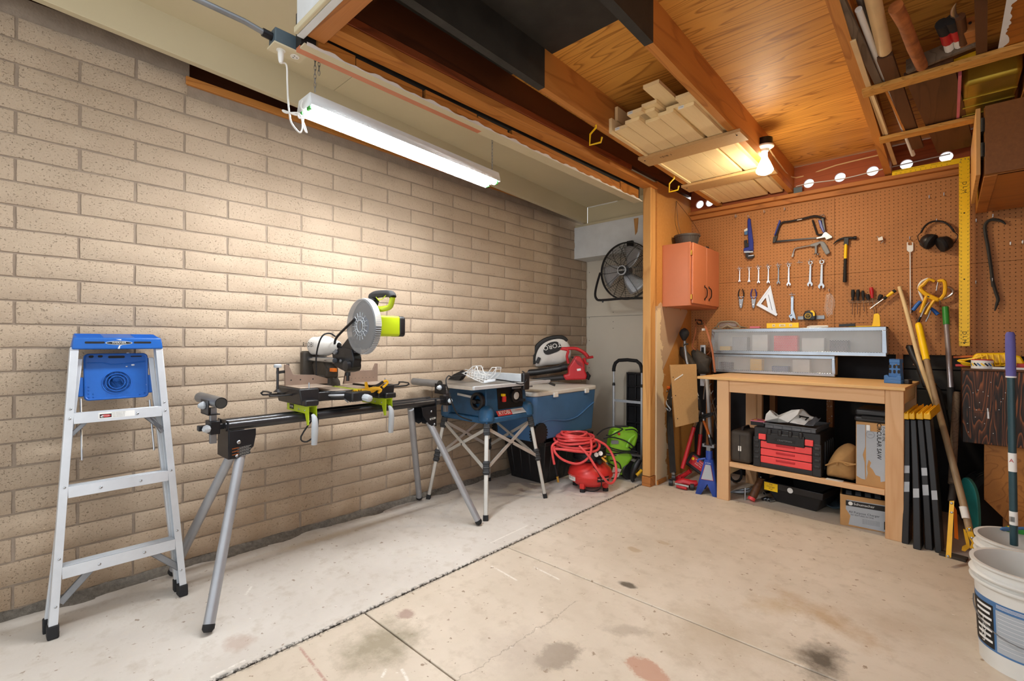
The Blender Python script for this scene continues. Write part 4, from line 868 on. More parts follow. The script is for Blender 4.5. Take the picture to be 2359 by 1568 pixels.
b = B('black_rubber'); g = lambda x, y, X: U(950+x/3.732, 800+y/3.732, 'x', X)
b.tube([g(455, 240, .42), g(345, 252, .45), g(310, 245, .5), g(288, 290, .62), g(310, 380, .63), g(350, 500, .63), g(400, 585, .63), g(510, 628, .62)], .0045, 7, sm=4)
b.tube([g(720, 275, .58), g(830, 290, .62), g(930, 315, .68), g(970, 300, .68), g(980, 270, .66), g(965, 220, .62), g(945, 205, .6)], .0045, 7, sm=4); b.build('power_cable', ts)
# ---------------------------------------------------------------- corner beyond the table saw
def fc(p): return fr(p, (_r.x, _r.y, 0))
# black tote
t = thing('storage_tote', 'black lidded storage tote on the floor under the blue cooler', 'tote', (.28, 3.3, 0))
b = B('black_plastic'); b.hexa([(.10, 3.03, 0), (.46, 3.03, 0), (.46, 3.6, 0), (.10, 3.6, 0), (.06, 2.98, .33), (.52, 2.98, .33), (.52, 3.66, .33), (.06, 3.66, .33)])
for i in range(5): b.bar((.463+.05*.03, 3.1+i*.11, .02), (.512, 3.09+i*.115, .30), .03, .012, (1, 0, 0))
for i in range(4): b.bar((.14+i*.09, 3.03, .02), (.13+i*.1, 2.985, .30), .025, .012, (0, 1, 0))
b.build('body', t, bevel=.008)
b = B('black_plastic'); b.box(.045, .535, 2.965, 3.675, .33, .362).box(.10, .48, 3.03, 3.61, .362, .374); b.build('lid', t, bevel=.008)
# cooler
t = thing('cooler', 'large blue wheeled cooler with white lid on the black tote', 'cooler', (.33, 3.21, .378))
def tub(x0, x1, y0, y1, z0, z1, m, r=.05, tp=0):
    b = B(m); o0 = rrect(x0+tp, x1-tp, y0+tp, y1-tp, r); o1 = rrect(x0, x1, y0, y1, r); n = len(o0)
    return b.add([(x, y, z0) for x, y in o0]+[(x, y, z1) for x, y in o1], [(i, (i+1) % n, n+(i+1) % n, n+i) for i in range(n)]+[tuple(range(n-1, -1, -1)), tuple(range(n, 2*n))])
b = tub(.08, .585, 2.76, 3.655, .40, .752, 'cooler_blue', .05, .022); body = b.build('body', t, bevel=.006)
b = B('cooler_blue'); b.tube([(.567, 2.86, .54), (.572, 2.95, .555), (.575, 3.05, .545), (.577, 3.2, .525), (.58, 3.35, .54), (.582, 3.5, .60), (.584, 3.6, .64)], .006, 6, sm=3); b.build('side_rib', body)
b = tub(.072, .592, 2.752, 3.663, .754, .79, 'dirty_white', .055); b.build('lid', t, bevel=.01, seg=3)
for y in (3.02, 3.47):
    b = B('white'); b.box(.588, .604, y-.028, y+.028, .735, .772); b.build('latch', t, bevel=.004)
for x in (.535, .12):
    b = B('black_rubber'); wc = (x, 2.845, .46); b.lathe([(.03, 0), (.072, 0), (.08, .008), (.08, .045), (.072, .053), (.03, .053)], wc, (1, 0, 0), 28)
    for k in range(22): a = 2*PI*k/22; b.cb((x+.026, 2.845+.081*math.cos(a), .46+.081*math.sin(a)), (.05, .012, .008), Matrix.Rotation(a-PI/2, 3, 'X'))
    wh = b.build('wheel', t)
    b = B('grey_plastic'); b.lathe([(.0, .045), (.014, .045), (.014, .052), (.03, .042), (.035, .05), (.038, .05)], wc, (1, 0, 0), 20); b.build('rim', wh)
b = B('light_grey'); b.tube([(.50, 2.765, .70), (.50, 2.735, .71), (.40, 2.735, .71), (.40, 2.765, .70)], .008, 7); b.tube([(.50, 2.75, .70), (.50, 2.745, .60), (.40, 2.745, .60), (.40, 2.75, .70)], .006, 7); b.build('tow_handle', t)
# leaf blower + its bag
lb = thing('leaf_blower', 'red leaf blower with black nozzle lying on the cooler lid', 'leaf blower', (.33, 3.5, .79))
Mb = fc((.36, 3.56, .79)); z = lambda x, y, d=0: (LP(Mb, 1060+x/3.965, 770+y/3.965, d)[0], d, LP(Mb, 1060+x/3.965, 770+y/3.965, d)[1])
b = B('red', Mb); b.prism([(p[0], p[2]) for p in (z(935, 370), z(985, 360), z(985, 300), z(1020, 250), z(1050, 195), z(1095, 200), z(1130, 260), z(1135, 330), z(1155, 370), z(1145, 410), z(960, 415))], (0, -.045, 0), (1, 0, 0), (0, 0, 1), (0, .10, 0)); body = b.build('housing', lb, bevel=.014, seg=3)
b = B('red', Mb); b.tube([z(990, 265), z(975, 200), z(985, 145), z(920, 130), z(985, 128), z(1060, 130), z(1130, 165), z(1165, 205)], [.012, .012, .014, .012, .015, .016, .017, .018], 10, sm=3); b.tube([z(1130, 215), z(1145, 260), z(1170, 270)], .013, 8); b.tube([z(1150, 215), z(1215, 205)], .012, 8); b.build('handle', lb)
b = B('white_paint', Mb)
p = z(1085, 322, -.0462); b.prism(rrect(-.018, .018, -.01, .01, .003), (p[0], -.0462, p[2]), (1, 0, .15), (-.15, 0, 1), (0, -.0006, 0)); b.build('sticker', body)
b = B('maroon', Mb)
for i in range(6): b.bar(z(1045+i*14, 225+i*7, -.047), z(1075+i*8, 275+i*5, -.047), .003, .006, (0, 1, 0))
b.build('vent_slot', body)
b = B('black_plastic', Mb); b.tube([z(955, 390), z(880, 398), z(800, 405), z(640, 420)], [.025, .026, .022, .018], 14); b.build('nozzle', lb)
b = B('black_rubber', Mb); b.tube([z(1150, 350), z(1175, 380), z(1160, 410)], .02, 8); b.tube([z(1020, 215, -.05), z(1030, 205, -.05)], .01, 8); b.build('fan_cover', lb)
t = thing('blower_tube', 'black vacuum tube lying on the cooler beside the leaf blower', 'tube', (.3, 3.2, .79))
b = B('black_plastic', Mb); b.tube([z(975, 295, .10), z(940, 300, .10), z(900, 315, .10), z(700, 345, .11), z(560, 355, .12)], [.034, .036, .033, .032, .031], 18); b.build('body', t)
b = B('dark_metal', Mb); b.ring(z(915, 310, .10), (1, 0, .1), .034, .037, .006, 20); b.build('tube_collar', t)
t = thing('blower_bag', 'white and black mulching bag standing on tube against brick wall', 'bag', (.25, 3.5, .86))
Mg = fc((.13, 3.62, .86)); zz = lambda x, y, d=0: (LP(Mg, 1060+x/3.965, 770+y/3.965, d)[0], LP(Mg, 1060+x/3.965, 770+y/3.965, d)[1])
ol = [zz(*q) for q in ((690, 290), (675, 200), (720, 100), (810, 42), (930, 30), (1000, 100), (1010, 200), (930, 265), (800, 282))]
ol = outline(ol, 5); cx_, cz_ = sum(q[0] for q in ol)/len(ol), sum(q[1] for q in ol)/len(ol)
def pillow(b, pts, M, th, rings=6, front=-1, k=.5):
    n = len(pts); cx0 = sum(q[0] for q in pts)/n; cz0 = sum(q[1] for q in pts)/n; m0 = b.M; b.M = M
    vs = []
    for j in range(-rings, rings+1):
        f = j/rings; s_ = (1-abs(f)**2.2)**.5 if abs(f) < 1 else .03; y = th*f
        vs += [(cx0+(x-cx0)*s_, y, cz0+(z_-cz0)*s_) for x, z_ in pts]
    fs = [(j*n+i, j*n+(i+1) % n, (j+1)*n+(i+1) % n, (j+1)*n+i) for j in range(2*rings) for i in range(n)]+[tuple(range(n)), tuple(range(2*rings*n, 2*rings*n+n))]
    b.add(vs, fs); b.M = m0; return b
b = pillow(B('grey_cloth'), ol, Mg, .065); bgm = b.build('body', t)
b = B('ink', Mg); pl_ = [zz(*q, -.066) for q in ((760, 150), (800, 85), (880, 65), (925, 110), (900, 150), (800, 185))]; b.prism(outline(pl_, 4), (0, -.0665, 0), (1, 0, 0), (0, 0, 1), (0, -.002, 0)); a_, c_ = zz(840, 108, -.068); b.mat('white').text('TORO', (a_, -.0692, c_), (-1, 0, -.25), (.25, 0, -1), .062); b.build('lettering', bgm)
b = B('ink', Mg); b.tube([(*(lambda q: (q[0], -.02, q[1]))(zz(*q)),) for q in ((678, 270), (672, 200), (712, 105), (800, 45), (925, 28), (975, 60))], [.012, .016, .016, .016, .014, .01], 8, sm=3, flat=1.6); b.build('trim_band', bgm)
b = B('black_plastic', Mg); a_, c_ = zz(712, 235, -.03); b.cb((a_, -.03, c_), (.03, .08, .06), Matrix.Rotation(.4, 3, 'Y')); b.build('bag_collar', t, bevel=.006)
# air compressor
cc_ = V((.80, 3.215, 0)); ac = thing('air_compressor', 'red pancake air compressor on the concrete floor', 'air compressor', cc_)
b = B('bright_red'); b.lathe([(.0, .022), (.06, .022), (.12, .04), (.165, .08), (.178, .115), (.178, .125), (.165, .165), (.12, .205), (.06, .222), (.0, .225)], cc_, (0, 0, 1), 44); tk = b.build('tank', ac)
b = B('bright_red'); b.ring(cc_+V((0, 0, .117)), (0, 0, 1), .176, .181, .006, 44); b.build('weld_seam', tk)
for k in range(4):
    a = -1.45+k*PI/2; q = cc_+V((math.cos(a)*.135, math.sin(a)*.135, 0)); b = B('bright_red'); b.bar(q+V((0, 0, .025)), q+V((0, 0, .07)), .04, .035, (math.cos(a), math.sin(a), 0)); fo = b.build('leg', ac, bevel=.006)
    b = B('black_rubber'); b.lathe([(.022, 0), (.022, .02), (.016, .026)], q, (0, 0, 1), 12); b.build('rubber_foot', fo)
nrm = (CAM-cc_); nrm.z = 0; a0 = math.atan2(nrm.y, nrm.x)
def on_tank(b, ang, w, z0, z1, off): b.add([cc_+V(((.178+off)*math.cos(a0+ang+w*(i/8-.5)), (.178+off)*math.sin(a0+ang+w*(i/8-.5)), zq)) for zq in (z0, z1) for i in range(9)], [(i, i+1, 10+i, 9+i) for i in range(8)])
b = B('ink'); on_tank(b, .62, .62, .095, .135, .0022); aa = a0+.62
b.mat('white')
for i, ch in enumerate('PORTER CABLE'): tt = aa-.25+i*.046; nn = V((math.cos(tt), math.sin(tt), 0)); b.text(ch, cc_+nn*.1815+V((0, 0, .115)), (-math.sin(tt), math.cos(tt), 0), (0, 0, 1), .0135)
b.mat('paper'); on_tank(b, -.95, .5, .085, .125, .0022); b.mat('ink')
for i, ch in enumerate('150 PSI'): tt = a0-.95-.16+i*.05; nn = V((math.cos(tt), math.sin(tt), 0)); b.text(ch, cc_+nn*.1815+V((0, 0, .105)), (-math.sin(tt), math.cos(tt), 0), (0, 0, 1), .016)
b.build('label', tk)
b = B('black_plastic'); b.lathe([(.09, .205), (.125, .235), (.13, .28), (.11, .32), (.06, .345), (0, .35)], cc_+V((-.02, .02, 0)), (0, 0, 1), 28)
for k in range(9): b.ring(cc_+V((-.02, .02, .24+k*.011)), (0, 0, 1), .12, .1335, .005, 30)
b.build('motor_shroud', ac)
Mc = fc(cc_+V((.0, -.0, 0))); z = lambda x, y, d=-.15: V((LP(Mc, 1220+x/4.993, 970+y/4.993, d)[0], d, LP(Mc, 1220+x/4.993, 970+y/4.993, d)[1]))
for x, y in ((762, 385), (810, 370)):
    b = B('black_plastic', Mc); b.lathe([(.02, 0), (.022, .02), (.02, .024)], z(x, y, -.10), (0, -1, .25), 16); b.mat('white').lathe([(.0, .0245), (.0175, .0245), (.0175, .0255), (0, .0255)], z(x, y, -.10), (0, -1, .25), 16); b.build('pressure_gauge', ac)
b = B('black_plastic', Mc); b.lathe([(.016, 0), (.019, .01), (.019, .04), (.012, .045)], z(775, 450, -.10), (.5, -.8, -.25), 14); b.build('regulator_knob', ac)
b = B('brass', Mc); b.cyl(z(830, 420, -.1), z(885, 470, -.13), .010, n=8); b.cyl(z(850, 410, -.1), z(880, 405, -.1), .009, n=8); b.build('coupler', ac)
b = B('black_rubber', Mc); b.tube([z(735, 520, -.17), z(790, 590, -.19), z(820, 660, -.19), z(825, 740, -.17), z(790, 790, -.12), z(700, 805, -.1), z(620, 780, -.08), z(590, 755, -.02)], .0045, 6, sm=4); b.build('power_cable', ac)
# red air hose piled on the compressor
b = B('hose_red', Mc); rh = .0095; pts = []; HC = z(520, 215, 0); HX = (z(740, 215, 0)-z(300, 215, 0)).x/2
for turn, (cy_, s_, dz) in enumerate(((300, 1.02, 0), (262, 1.0, .0), (250, .98, .01), (215, 1.05, .0), (190, .95, 0), (165, .86, 0), (150, .62, 0), (175, .9, 0), (140, .7, 0))):
    for k in range(12):
        a = 2*PI*k/12+.4*turn; c0 = z(520+12*math.sin(turn*2.1), cy_, 0); pts.append(V((c0.x+HX*s_*math.cos(a)*(1+.05*math.sin(turn*3+a*2)), HX*s_*math.sin(a)*.95, c0.z+.008*math.sin(a*2+turn))))
b.tube(pts, rh, 9, sm=3)
b.tube([z(280, 290, -.15), z(295, 360, -.2), z(380, 440, -.21), z(520, 488, -.205), z(620, 465, -.2), z(690, 395, -.19), z(712, 300, -.17), z(705, 215, -.12)], rh, 9, sm=5)
b.tube([z(570, 285, -.18), z(640, 350, -.21), z(700, 430, -.23), z(770, 540, -.25), z(850, 650, -.26), z(910, 710, -.25), z(960, 700, -.23), z(995, 620, -.2), z(990, 500, -.15), z(950, 380, -.1), z(880, 280, -.08), z(790, 225, -.08), z(740, 205, -.08)], rh, 9, sm=5)
b.tube([z(290, 320, -.17), z(400, 325, -.19), z(560, 345, -.2), z(690, 355, -.18), z(780, 330, -.14), z(805, 280, -.08), z(790, 235, -.05)], rh, 9, sm=5)
b.tube([z(330, 230, -.15), z(262, 280, -.16), z(262, 370, -.17), z(285, 495, -.17)], rh, 9, sm=5)
ho = tag(b.build('air_hose'), 'coiled red rubber air hose heaped on top of the compressor', 'hose')
b = B('dark_metal', Mc); b.tube([z(288, 495, -.17), z(305, 560, -.17), z(318, 630, -.17)], .007, 8); b.mat('brass').tube([z(318, 632, -.17), z(330, 700, -.17)], [.010, .008], 8); b.build('hose_fitting', ho)
# pressure washer behind
pw = thing('pressure_washer', 'lime green pressure washer with coiled black hose beside post', 'pressure washer', (.90, 3.68, 0))
Mw = fc((.90, 3.70, 0)); z = lambda x, y, d=0: V((LP(Mw, 1220+x/4.993, 970+y/4.993, d)[0], d, LP(Mw, 1220+x/4.993, 970+y/4.993, d)[1]))
b = B('green_machine', Mw); b.prism([(p.x, p.z) for p in (z(945, 590), z(880, 400), z(910, 260), z(930, 130), z(960, 85), z(1190, 80), z(1230, 150), z(1200, 260), z(1130, 330), z(1170, 400), z(1080, 520), z(1060, 600))], (0, -.07, 0), (1, 0, 0), (0, 0, 1), (0, .16, 0)); body = b.build('housing', pw, bevel=.018, seg=3)
b = B('green_machine', Mw); b.tube([z(965, 100, -.06), z(985, 80, -.04), z(1180, 85, -.04), z(1225, 140, -.05), z(1150, 220, -.07), z(1120, 300, -.075)], .016, 8, sm=3); b.build('housing_ridge', body)
b = B('grey_plastic', Mw); p = z(980, 240, -.0715); b.prism(rrect(-.032, .032, -.016, .016, .008), (p.x, -.0715, p.z), (1, 0, 0), (0, 0, 1), (0, -.003, 0)); b.mat('paper'); p = z(1000, 590, -.09); b.build('badge', body)
b = B('ink', Mw); p = z(945, 382, -.0715); b.prism(rrect(-.04, .04, -.012, .012, .003), (p.x, -.0715, p.z), (1, 0, 0), (0, 0, 1), (0, -.001, 0)); b.mat('white').text('GREENWORKS', (p.x, -.0731, p.z), (1, 0, 0), (0, 0, 1), .017); b.build('nameplate', body)
b = B('black_plastic', Mw); p = z(1060, 75, -.02); b.cb(p, (.11, .06, .035)); b.mat('bright_red').cb(z(1028, 145, -.075), (.02, .02, .02)); b.build('top_handle', pw, bevel=.006)
b = B('black_plastic', Mw); p = z(1140, 560, -.02); b.lathe([(.02, -.03), (.075, -.03), (.082, -.02), (.082, .03), (.07, .04), (.02, .04)], p, (.3, -1, 0), 28); b.build('wheel', pw)
b = B('black_rubber', Mw)
for pts in (((770, 160), (840, 100), (920, 72), (1000, 68), (1070, 90), (1000, 130), (930, 165), (880, 160)), ((850, 200), (920, 182), (1010, 195), (1110, 230), (1190, 290), (1200, 330), (1140, 300)), ((870, 270), (950, 310), (1080, 340), (1220, 345), (1240, 375), (1100, 360), (960, 335), (880, 290)), ((1100, 100), (1200, 95), (1250, 140), (1270, 160)), ((830, 320), (900, 370), (1000, 370), (1120, 362), (1230, 372)), ((900, 480), (960, 510), (1000, 560), (1050, 590), (1040, 500), (990, 460), (930, 450)), ((850, 500), (930, 560), (940, 640), (900, 690), (870, 640), (880, 570))):
    b.tube([z(x, y, -.09-.012*math.sin(i*2.3)) for i, (x, y) in enumerate(pts)], .0055, 7, sm=4)
b.build('high_pressure_hose', pw)
b = B('paper', Mw); p = z(985, 590, -.11); b.prism([(-.04, -.05), (.03, -.04), (.05, .03), (-.02, .055)], (p.x, p.y, p.z), (1, 0, 0), (0, -.3, 1), (0, -.002, 0)); b.mat('red').prism([(-.03, -.01), (.035, 0), (.038, .008), (-.028, 0)], (p.x, p.y-.003, p.z), (1, 0, 0), (0, -.3, 1), (0, -.001, 0)); b.build('hang_tag', pw)
t = thing('spray_gun', 'black spray gun leaning between pressure washer and wooden post', 'spray gun', (.98, 3.60, 0))
b = B('black_plastic', Mw); b.tube([z(1270, 440, -.12), z(1220, 520, -.13), z(1180, 620, -.13), z(1190, 690, -.13)], [.02, .03, .022, .014], 10, sm=3); b.mat('tool_yellow').tube([z(1290, 560, -.13), z(1230, 620, -.14)], .014, 8); b.mat('steel').tube([z(1185, 680, -.13), z(1150, 735, -.13)], .004, 8); b.build('body', t)
# hand truck and black shelving panel
ht = thing('hand_truck', 'folding grey hand truck with black handle against the cream wall', 'hand truck', (.65, 4.05, 0))
yh = 4.06; z = lambda x, y, d=yh: U(1200+x/2.3567, 760+y/2.3567, 'y', d)
xl = z(504, 350).x; xr_ = xl+.30; zt_ = z(560, 165).z; zj = z(505, 295).z
for x in (xl, xr_):
    b = B('aluminium'); b.cyl((x, yh, .05), (x, yh, zj), .0125, n=12); b.cyl((x, yh, zj), (x, yh, zt_-.09), .009, n=10); b.mat('black_plastic').lathe([(.013, 0), (.015, .01), (.009, .03)], (x, yh, zj-.01), (0, 0, 1), 12); b.build('side_rail', ht)
b = B('black_rubber'); b.tube([(xl, yh, zt_-.11), (xl+.005, yh, zt_-.06), (xl+.055, yh, zt_), (xr_-.055, yh, zt_), (xr_-.005, yh, zt_-.06), (xr_, yh, zt_-.11)], .017, 12, sm=2); b.build('handle', ht)
b = B('aluminium'); zc_ = z(590, 388).z; b.box(xl, xr_, yh-.008, yh+.008, zc_-.012, zc_+.012).box(xl, xr_, yh-.008, yh+.008, .1, .12).build('crossbar', ht)
b = B('aluminium'); b.box(xl-.03, xr_+.03, yh-.22, yh, .0, .008).build('toe_plate', ht)
for x in (xl-.03, xr_+.03):
    b = B('black_rubber'); b.lathe([(.03, -.02), (.08, -.02), (.085, 0), (.08, .02), (.03, .02)], (x, yh+.06, .085), (1, 0, 0), 20); b.build('wheel', ht)
t = thing('plastic_rack', 'black moulded plastic panel standing behind the hand truck', 'panel', (.75, 4.30, 0))
x0_, z1_ = U(1447, 900, 'y', 4.30).x, U(1460, 857, 'y', 4.30).z
b = B('black_plastic'); b.box(x0_, x0_+.34, 4.285, 4.30, .02, z1_)
for zq in (.2, .38, .55, z1_-.27, z1_-.14, z1_-.012): b.box(x0_, x0_+.34, 4.262, 4.29, zq-.008, zq+.008)
for xq in (x0_+.006, x0_+.10, x0_+.22): b.box(xq-.006, xq+.006, 4.262, 4.29, .02, z1_)
b.build('body', t, bevel=.003)
# wall fan
fn = thing('wall_fan', 'black floor style fan hung on the cream wall beside post', 'fan', (.56, 4.0, 1.6))
F0 = V((.56, 4.02, 1.885)); F0 = U(1443, 624, 'y', 4.03); RF = (U(1443, 559, 'y', 4.03).z-U(1443, 690, 'y', 4.03).z)/2; ax = V((0.02, -1, -.03)).normalized(); u, w = frame(ax)
P3 = lambda r, d, a: F0+ax*d+(u*math.cos(a)+w*math.sin(a))*r
b = B('black_plastic'); b.ring(F0-ax*.012, ax, RF-.006, RF+.004, .024, 64); b.build('guard_rim', fn)
dome = lambda r: .075*(1-(r/RF)**2.6)
b = B('black_plastic')
for k in range(30):
    r = .05+(RF-.055)*k/29; b.tube([P3(r, dome(r)+.01, 2*PI*i/44) for i in range(44)], .00125, 4, True)
for k in range(12):
    a = 2*PI*k/12; b.tube([P3(r, dome(r)+.0115, a+.25*(1-r/RF)) for r in [.045+(RF-.045)*q/8 for q in range(9)]], .0022, 5)
b.build('front_grille', fn)
b = B('black_plastic')
for k in range(12): r = .06+(RF-.06)*k/11; b.tube([P3(r, -.012-dome(r)*.9, 2*PI*i/40) for i in range(40)], .0013, 4, True)
for k in range(10): a = 2*PI*k/10; b.tube([P3(r, -.012-dome(r)*.9, a) for r in [.05+(RF-.05)*q/6 for q in range(7)]], .0022, 5)
b.build('rear_grille', fn)
b = B('galv'); b.cyl(F0-ax*.03, F0+ax*.05, .05, n=20); hb_ = b.build('blade_hub', fn)
for k in range(3):
    b = B('aluminium'); a0_ = .9+2*PI*k/3
    b.grid(lambda q, v: P3(.04+(RF-.075)*q, .02-.04*(v-.5)-.01*q, a0_+(v-.5)*(1.15-.25*q)+.35*q), 8, 6); b.build('blade', fn, solid=.002)
b = B('light_grey'); b.lathe([(.046, 0), (.046, .012), (.036, .016)], F0+ax*.082, ax, 28); b.mat('ink').lathe([(.036, .0162), (.0, .0175)], F0+ax*.082, ax, 28); b.mat('white').text('LASKO', F0+ax*.1005, -u if u.x < 0 else u, (0, 0, 1), .022); b.build('badge', fn)
b = B('black_plastic'); q = lambda x, y, d: U(1360+x/5.269, 540+y/5.269, 'y', d)
b.tube([q(120, 465, 4.03), q(80, 600, 3.99), q(58, 720, 3.95), q(75, 780, 3.94), q(130, 797, 3.94), q(400, 775, 3.94), q(560, 772, 3.94), V((F0.x+(F0.x-q(75, 780, 3.94).x), 3.94, q(300, 785, 3.94).z+.0)), V((2*F0.x-q(58, 720, 3.95).x, 3.95, q(58, 720, 3.95).z)), V((2*F0.x-q(120, 465, 4.03).x, 4.03, q(120, 465, 4.03).z))], .0115, 10, sm=3); b.cyl(q(150, 800, 3.94), q(150, 825, 3.94), .008, n=8); b.build('stand_tube', fn)
b = B('dark_metal'); b.box(F0.x-.03, F0.x+.03, 4.09, 4.12, F0.z+.15, F0.z+.30).bar((F0.x, 4.06, F0.z+.1), (F0.x, 4.115, F0.z+.22), .03, .03); b.build('wall_bracket', fn)
# ---------------------------------------------------------------- tools on the pegboard
def zm(x0, y0, s): return lambda x, y: (x0+x/s, y0+y/s)
ZA, ZB, ZC, ZD, ZE = zm(1680, 480, 4.4786), zm(1690, 640, 5.1846), zm(1930, 640, 4.648), zm(1650, 340, 3.3272), zm(1959, 360, 5.2275)
def T(f, x, y, d=.012): return U(*f(x, y), 'y', PEGY-d)
def flat(b, f, pts, d=.012, th=.01, sm=0):
    "outline of a tool on the board, th thick, its back d off the board"
    q = [PG(*f(x, y), PEGY-d-th) for x, y in pts]
    if sm: q = outline(q, sm)
    return b.prism(q, (0, PEGY-d, 0), (1, 0, 0), (0, 0, 1), (0, -th, 0))
def tt(b, f, pts, r, d=.015, n=8, sm=3, fl=1.0): return b.tube([T(f, *q[:2], (q[2] if len(q) > 2 else d)) for q in pts], r, n, sm=sm, flat=fl)
def hook(f, x, y, label, cross=False, ln=.03):
    p = T(f, x, y, 0); b = B('steel'); b.tube([p+V((0, .004, 0)), p+V((0, -.006, 0)), p+V((0, -.022, -.006)), p+V((0, -.034, -.004)), p+V((0, -.038, ln*.5))], .0022, 6, sm=2); b.tube([p+V((0, -.003, .0)), p+V((0, -.003, ln*.6))], .0022, 6)
    if cross: b.tube([p+V((-.022, -.004, .002)), p+V((.022, -.004, .002))], .0016, 5)
    tag(b.build('peg_hook'), label, 'hook', 'pegboard hooks')
for f, x, y, lab in ((ZA, 75, 95, 'bare peg hook above the blue pipe wrench at its left'), (ZA, 370, 45, 'bare peg hook below the ledger between pipe wrench and hacksaw'), (ZA, 580, 18, 'bare peg hook right above the black hacksaw frame'),
    (ZD, 1633, 390, 'bare peg hook above the hearing protectors at their left'), (ZD, 1745, 370, 'bare peg hook above the hearing protectors beside yellow square'), (ZD, 1990, 570, 'bare peg hook between yellow square and black crowbar'),
    (ZD, 2253, 745, 'bare peg hook right of the black crowbar stem'), (ZD, 2345, 735, 'bare peg hook farthest right of the black crowbar'), (ZD, 1988, 1040, 'bare peg hook left of the crowbar lower end'),
    (ZA, 207, 95, 'peg hook that holds the blue pipe wrench'), (ZE, 1038, 790, 'peg hook that holds the black hearing protectors'), (ZE, 1712, 735, 'peg hook that holds the black crowbar'), (ZE, 1705, 1500, 'peg hook behind the crowbar stem near its bent end'), (ZE, 717, 1000, 'peg hook that holds the long white strip'),
    (ZB, 1147, 160, 'peg hook that holds the clear plastic bag'), (ZD, 158, 530, 'bare peg hook nearest the corner below the ledger')):
    hook(f, x, y, lab)
# pipe wrench
t = thing('pipe_wrench', 'blue pipe wrench hanging jaw down on the pegboard', 'wrench', T(ZA, 200, 300))
b = B('deep_blue'); flat(b, ZA, [(187, 130), (192, 105), (205, 97), (217, 108), (220, 150), (232, 240), (245, 345), (246, 445), (145, 440), (147, 410), (200, 395), (195, 330), (188, 200)], .012, .022); b.build('handle', t, bevel=.004)
b = B('black_plastic'); flat(b, ZA, [(150, 330), (180, 322), (182, 360), (200, 355), (200, 395), (160, 405), (155, 370)], .014, .016); b.build('hook_jaw_shank', t, bevel=.002)
b = B('steel'); flat(b, ZA, [(148, 440), (240, 425), (248, 455), (150, 460)], .014, .02); b.mat('black_plastic'); flat(b, ZA, [(165, 462), (200, 458), (215, 490), (255, 480), (258, 490), (235, 515), (190, 520), (168, 500)], .014, .018); b.mat('steel'); flat(b, ZA, [(190, 485), (250, 475), (252, 488), (195, 496)], .014, .02); b.build('jaw', t, bevel=.002)
b = B('paper'); flat(b, ZA, [(152, 220), (187, 200), (190, 225), (155, 240)], .024, .003); b.mat('cooler_blue'); flat(b, ZA, [(155, 240), (190, 225), (187, 270), (157, 272)], .024, .003); b.build('tag', t)
# hacksaw
t = thing('hacksaw', 'black and blue hacksaw hanging at the top of the pegboard', 'hacksaw', T(ZA, 760, 220))
b = B('black_plastic'); tt(b, ZA, [(475, 325), (490, 270), (515, 190), (550, 145), (620, 135), (750, 110), (880, 80), (950, 95), (990, 105)], [.010, .012, .013, .012, .012, .013, .014, .013, .010], .022, 10, 3, .7); b.build('frame', t)
b = B('black_plastic'); tt(b, ZA, [(860, 120), (895, 230), (915, 270), (975, 262), (990, 240)], .007, .022, 8, 3); b.build('hand_guard', t)
b = B('deep_blue'); flat(b, ZA, [(515, 115), (530, 130), (500, 210), (475, 275), (460, 280), (480, 215)], .02, .014); b.build('front_grip', t, bevel=.003)
b = B('deep_blue'); flat(b, ZA, [(915, 118), (945, 118), (965, 180), (985, 240), (965, 250), (935, 190)], .014, .022); b.build('grip', t, bevel=.004)
b = B('black_plastic'); flat(b, ZA, [(945, 100), (975, 100), (995, 235), (985, 250), (960, 180)], .013, .02); b.build('handle_spine', t, bevel=.003)
b = B('dark_metal'); flat(b, ZA, [(470, 332), (905, 296), (907, 308), (472, 352)], .02, .0015); b.build('blade', t)
b = B('galv'); flat(b, ZA, [(985, 235), (1005, 245), (1060, 285), (1065, 300), (1000, 325), (985, 300), (900, 315), (895, 298), (950, 285)], .014, .016); b.mat('black_plastic'); flat(b, ZA, [(455, 290), (500, 280), (475, 350), (445, 355)], .014, .018); b.build('tensioner', t, bevel=.002)
b = B('steel'); tt(b, ZA, [(940, 75), (965, 65), (985, 80), (980, 110)], .0028, .018); b.build('hang_ring', t)
b = B('paper'); flat(b, ZA, [(698, 118), (750, 106), (751, 112), (700, 124)], .0345, .0005); b.build('sticker', t)
# mini hacksaw
t = thing('mini_hacksaw', 'small grey pistol grip hacksaw below the black hacksaw', 'hacksaw', T(ZA, 820, 420))
b = B('grey_plastic'); flat(b, ZA, [(830, 370), (940, 335), (975, 340), (1000, 370), (1040, 450), (1030, 465), (995, 478), (960, 420), (935, 360), (905, 385), (905, 465), (880, 465), (880, 390), (835, 392)], .012, .02); b.build('grip', t, bevel=.005)
b = B('steel'); tt(b, ZA, [(835, 382), (750, 398), (690, 410), (670, 425), (655, 475)], .006, .02, 8, 2); b.mat('light_grey'); tt(b, ZA, [(660, 465), (650, 500)], .007, .02, 8, 0); b.build('frame', t)
b = B('chrome'); b.ball(T(ZA, 915, 472, .03), .010, 10, 6).ball(T(ZA, 878, 470, .03), .006, 8, 5); b.build('wing_nut', t)
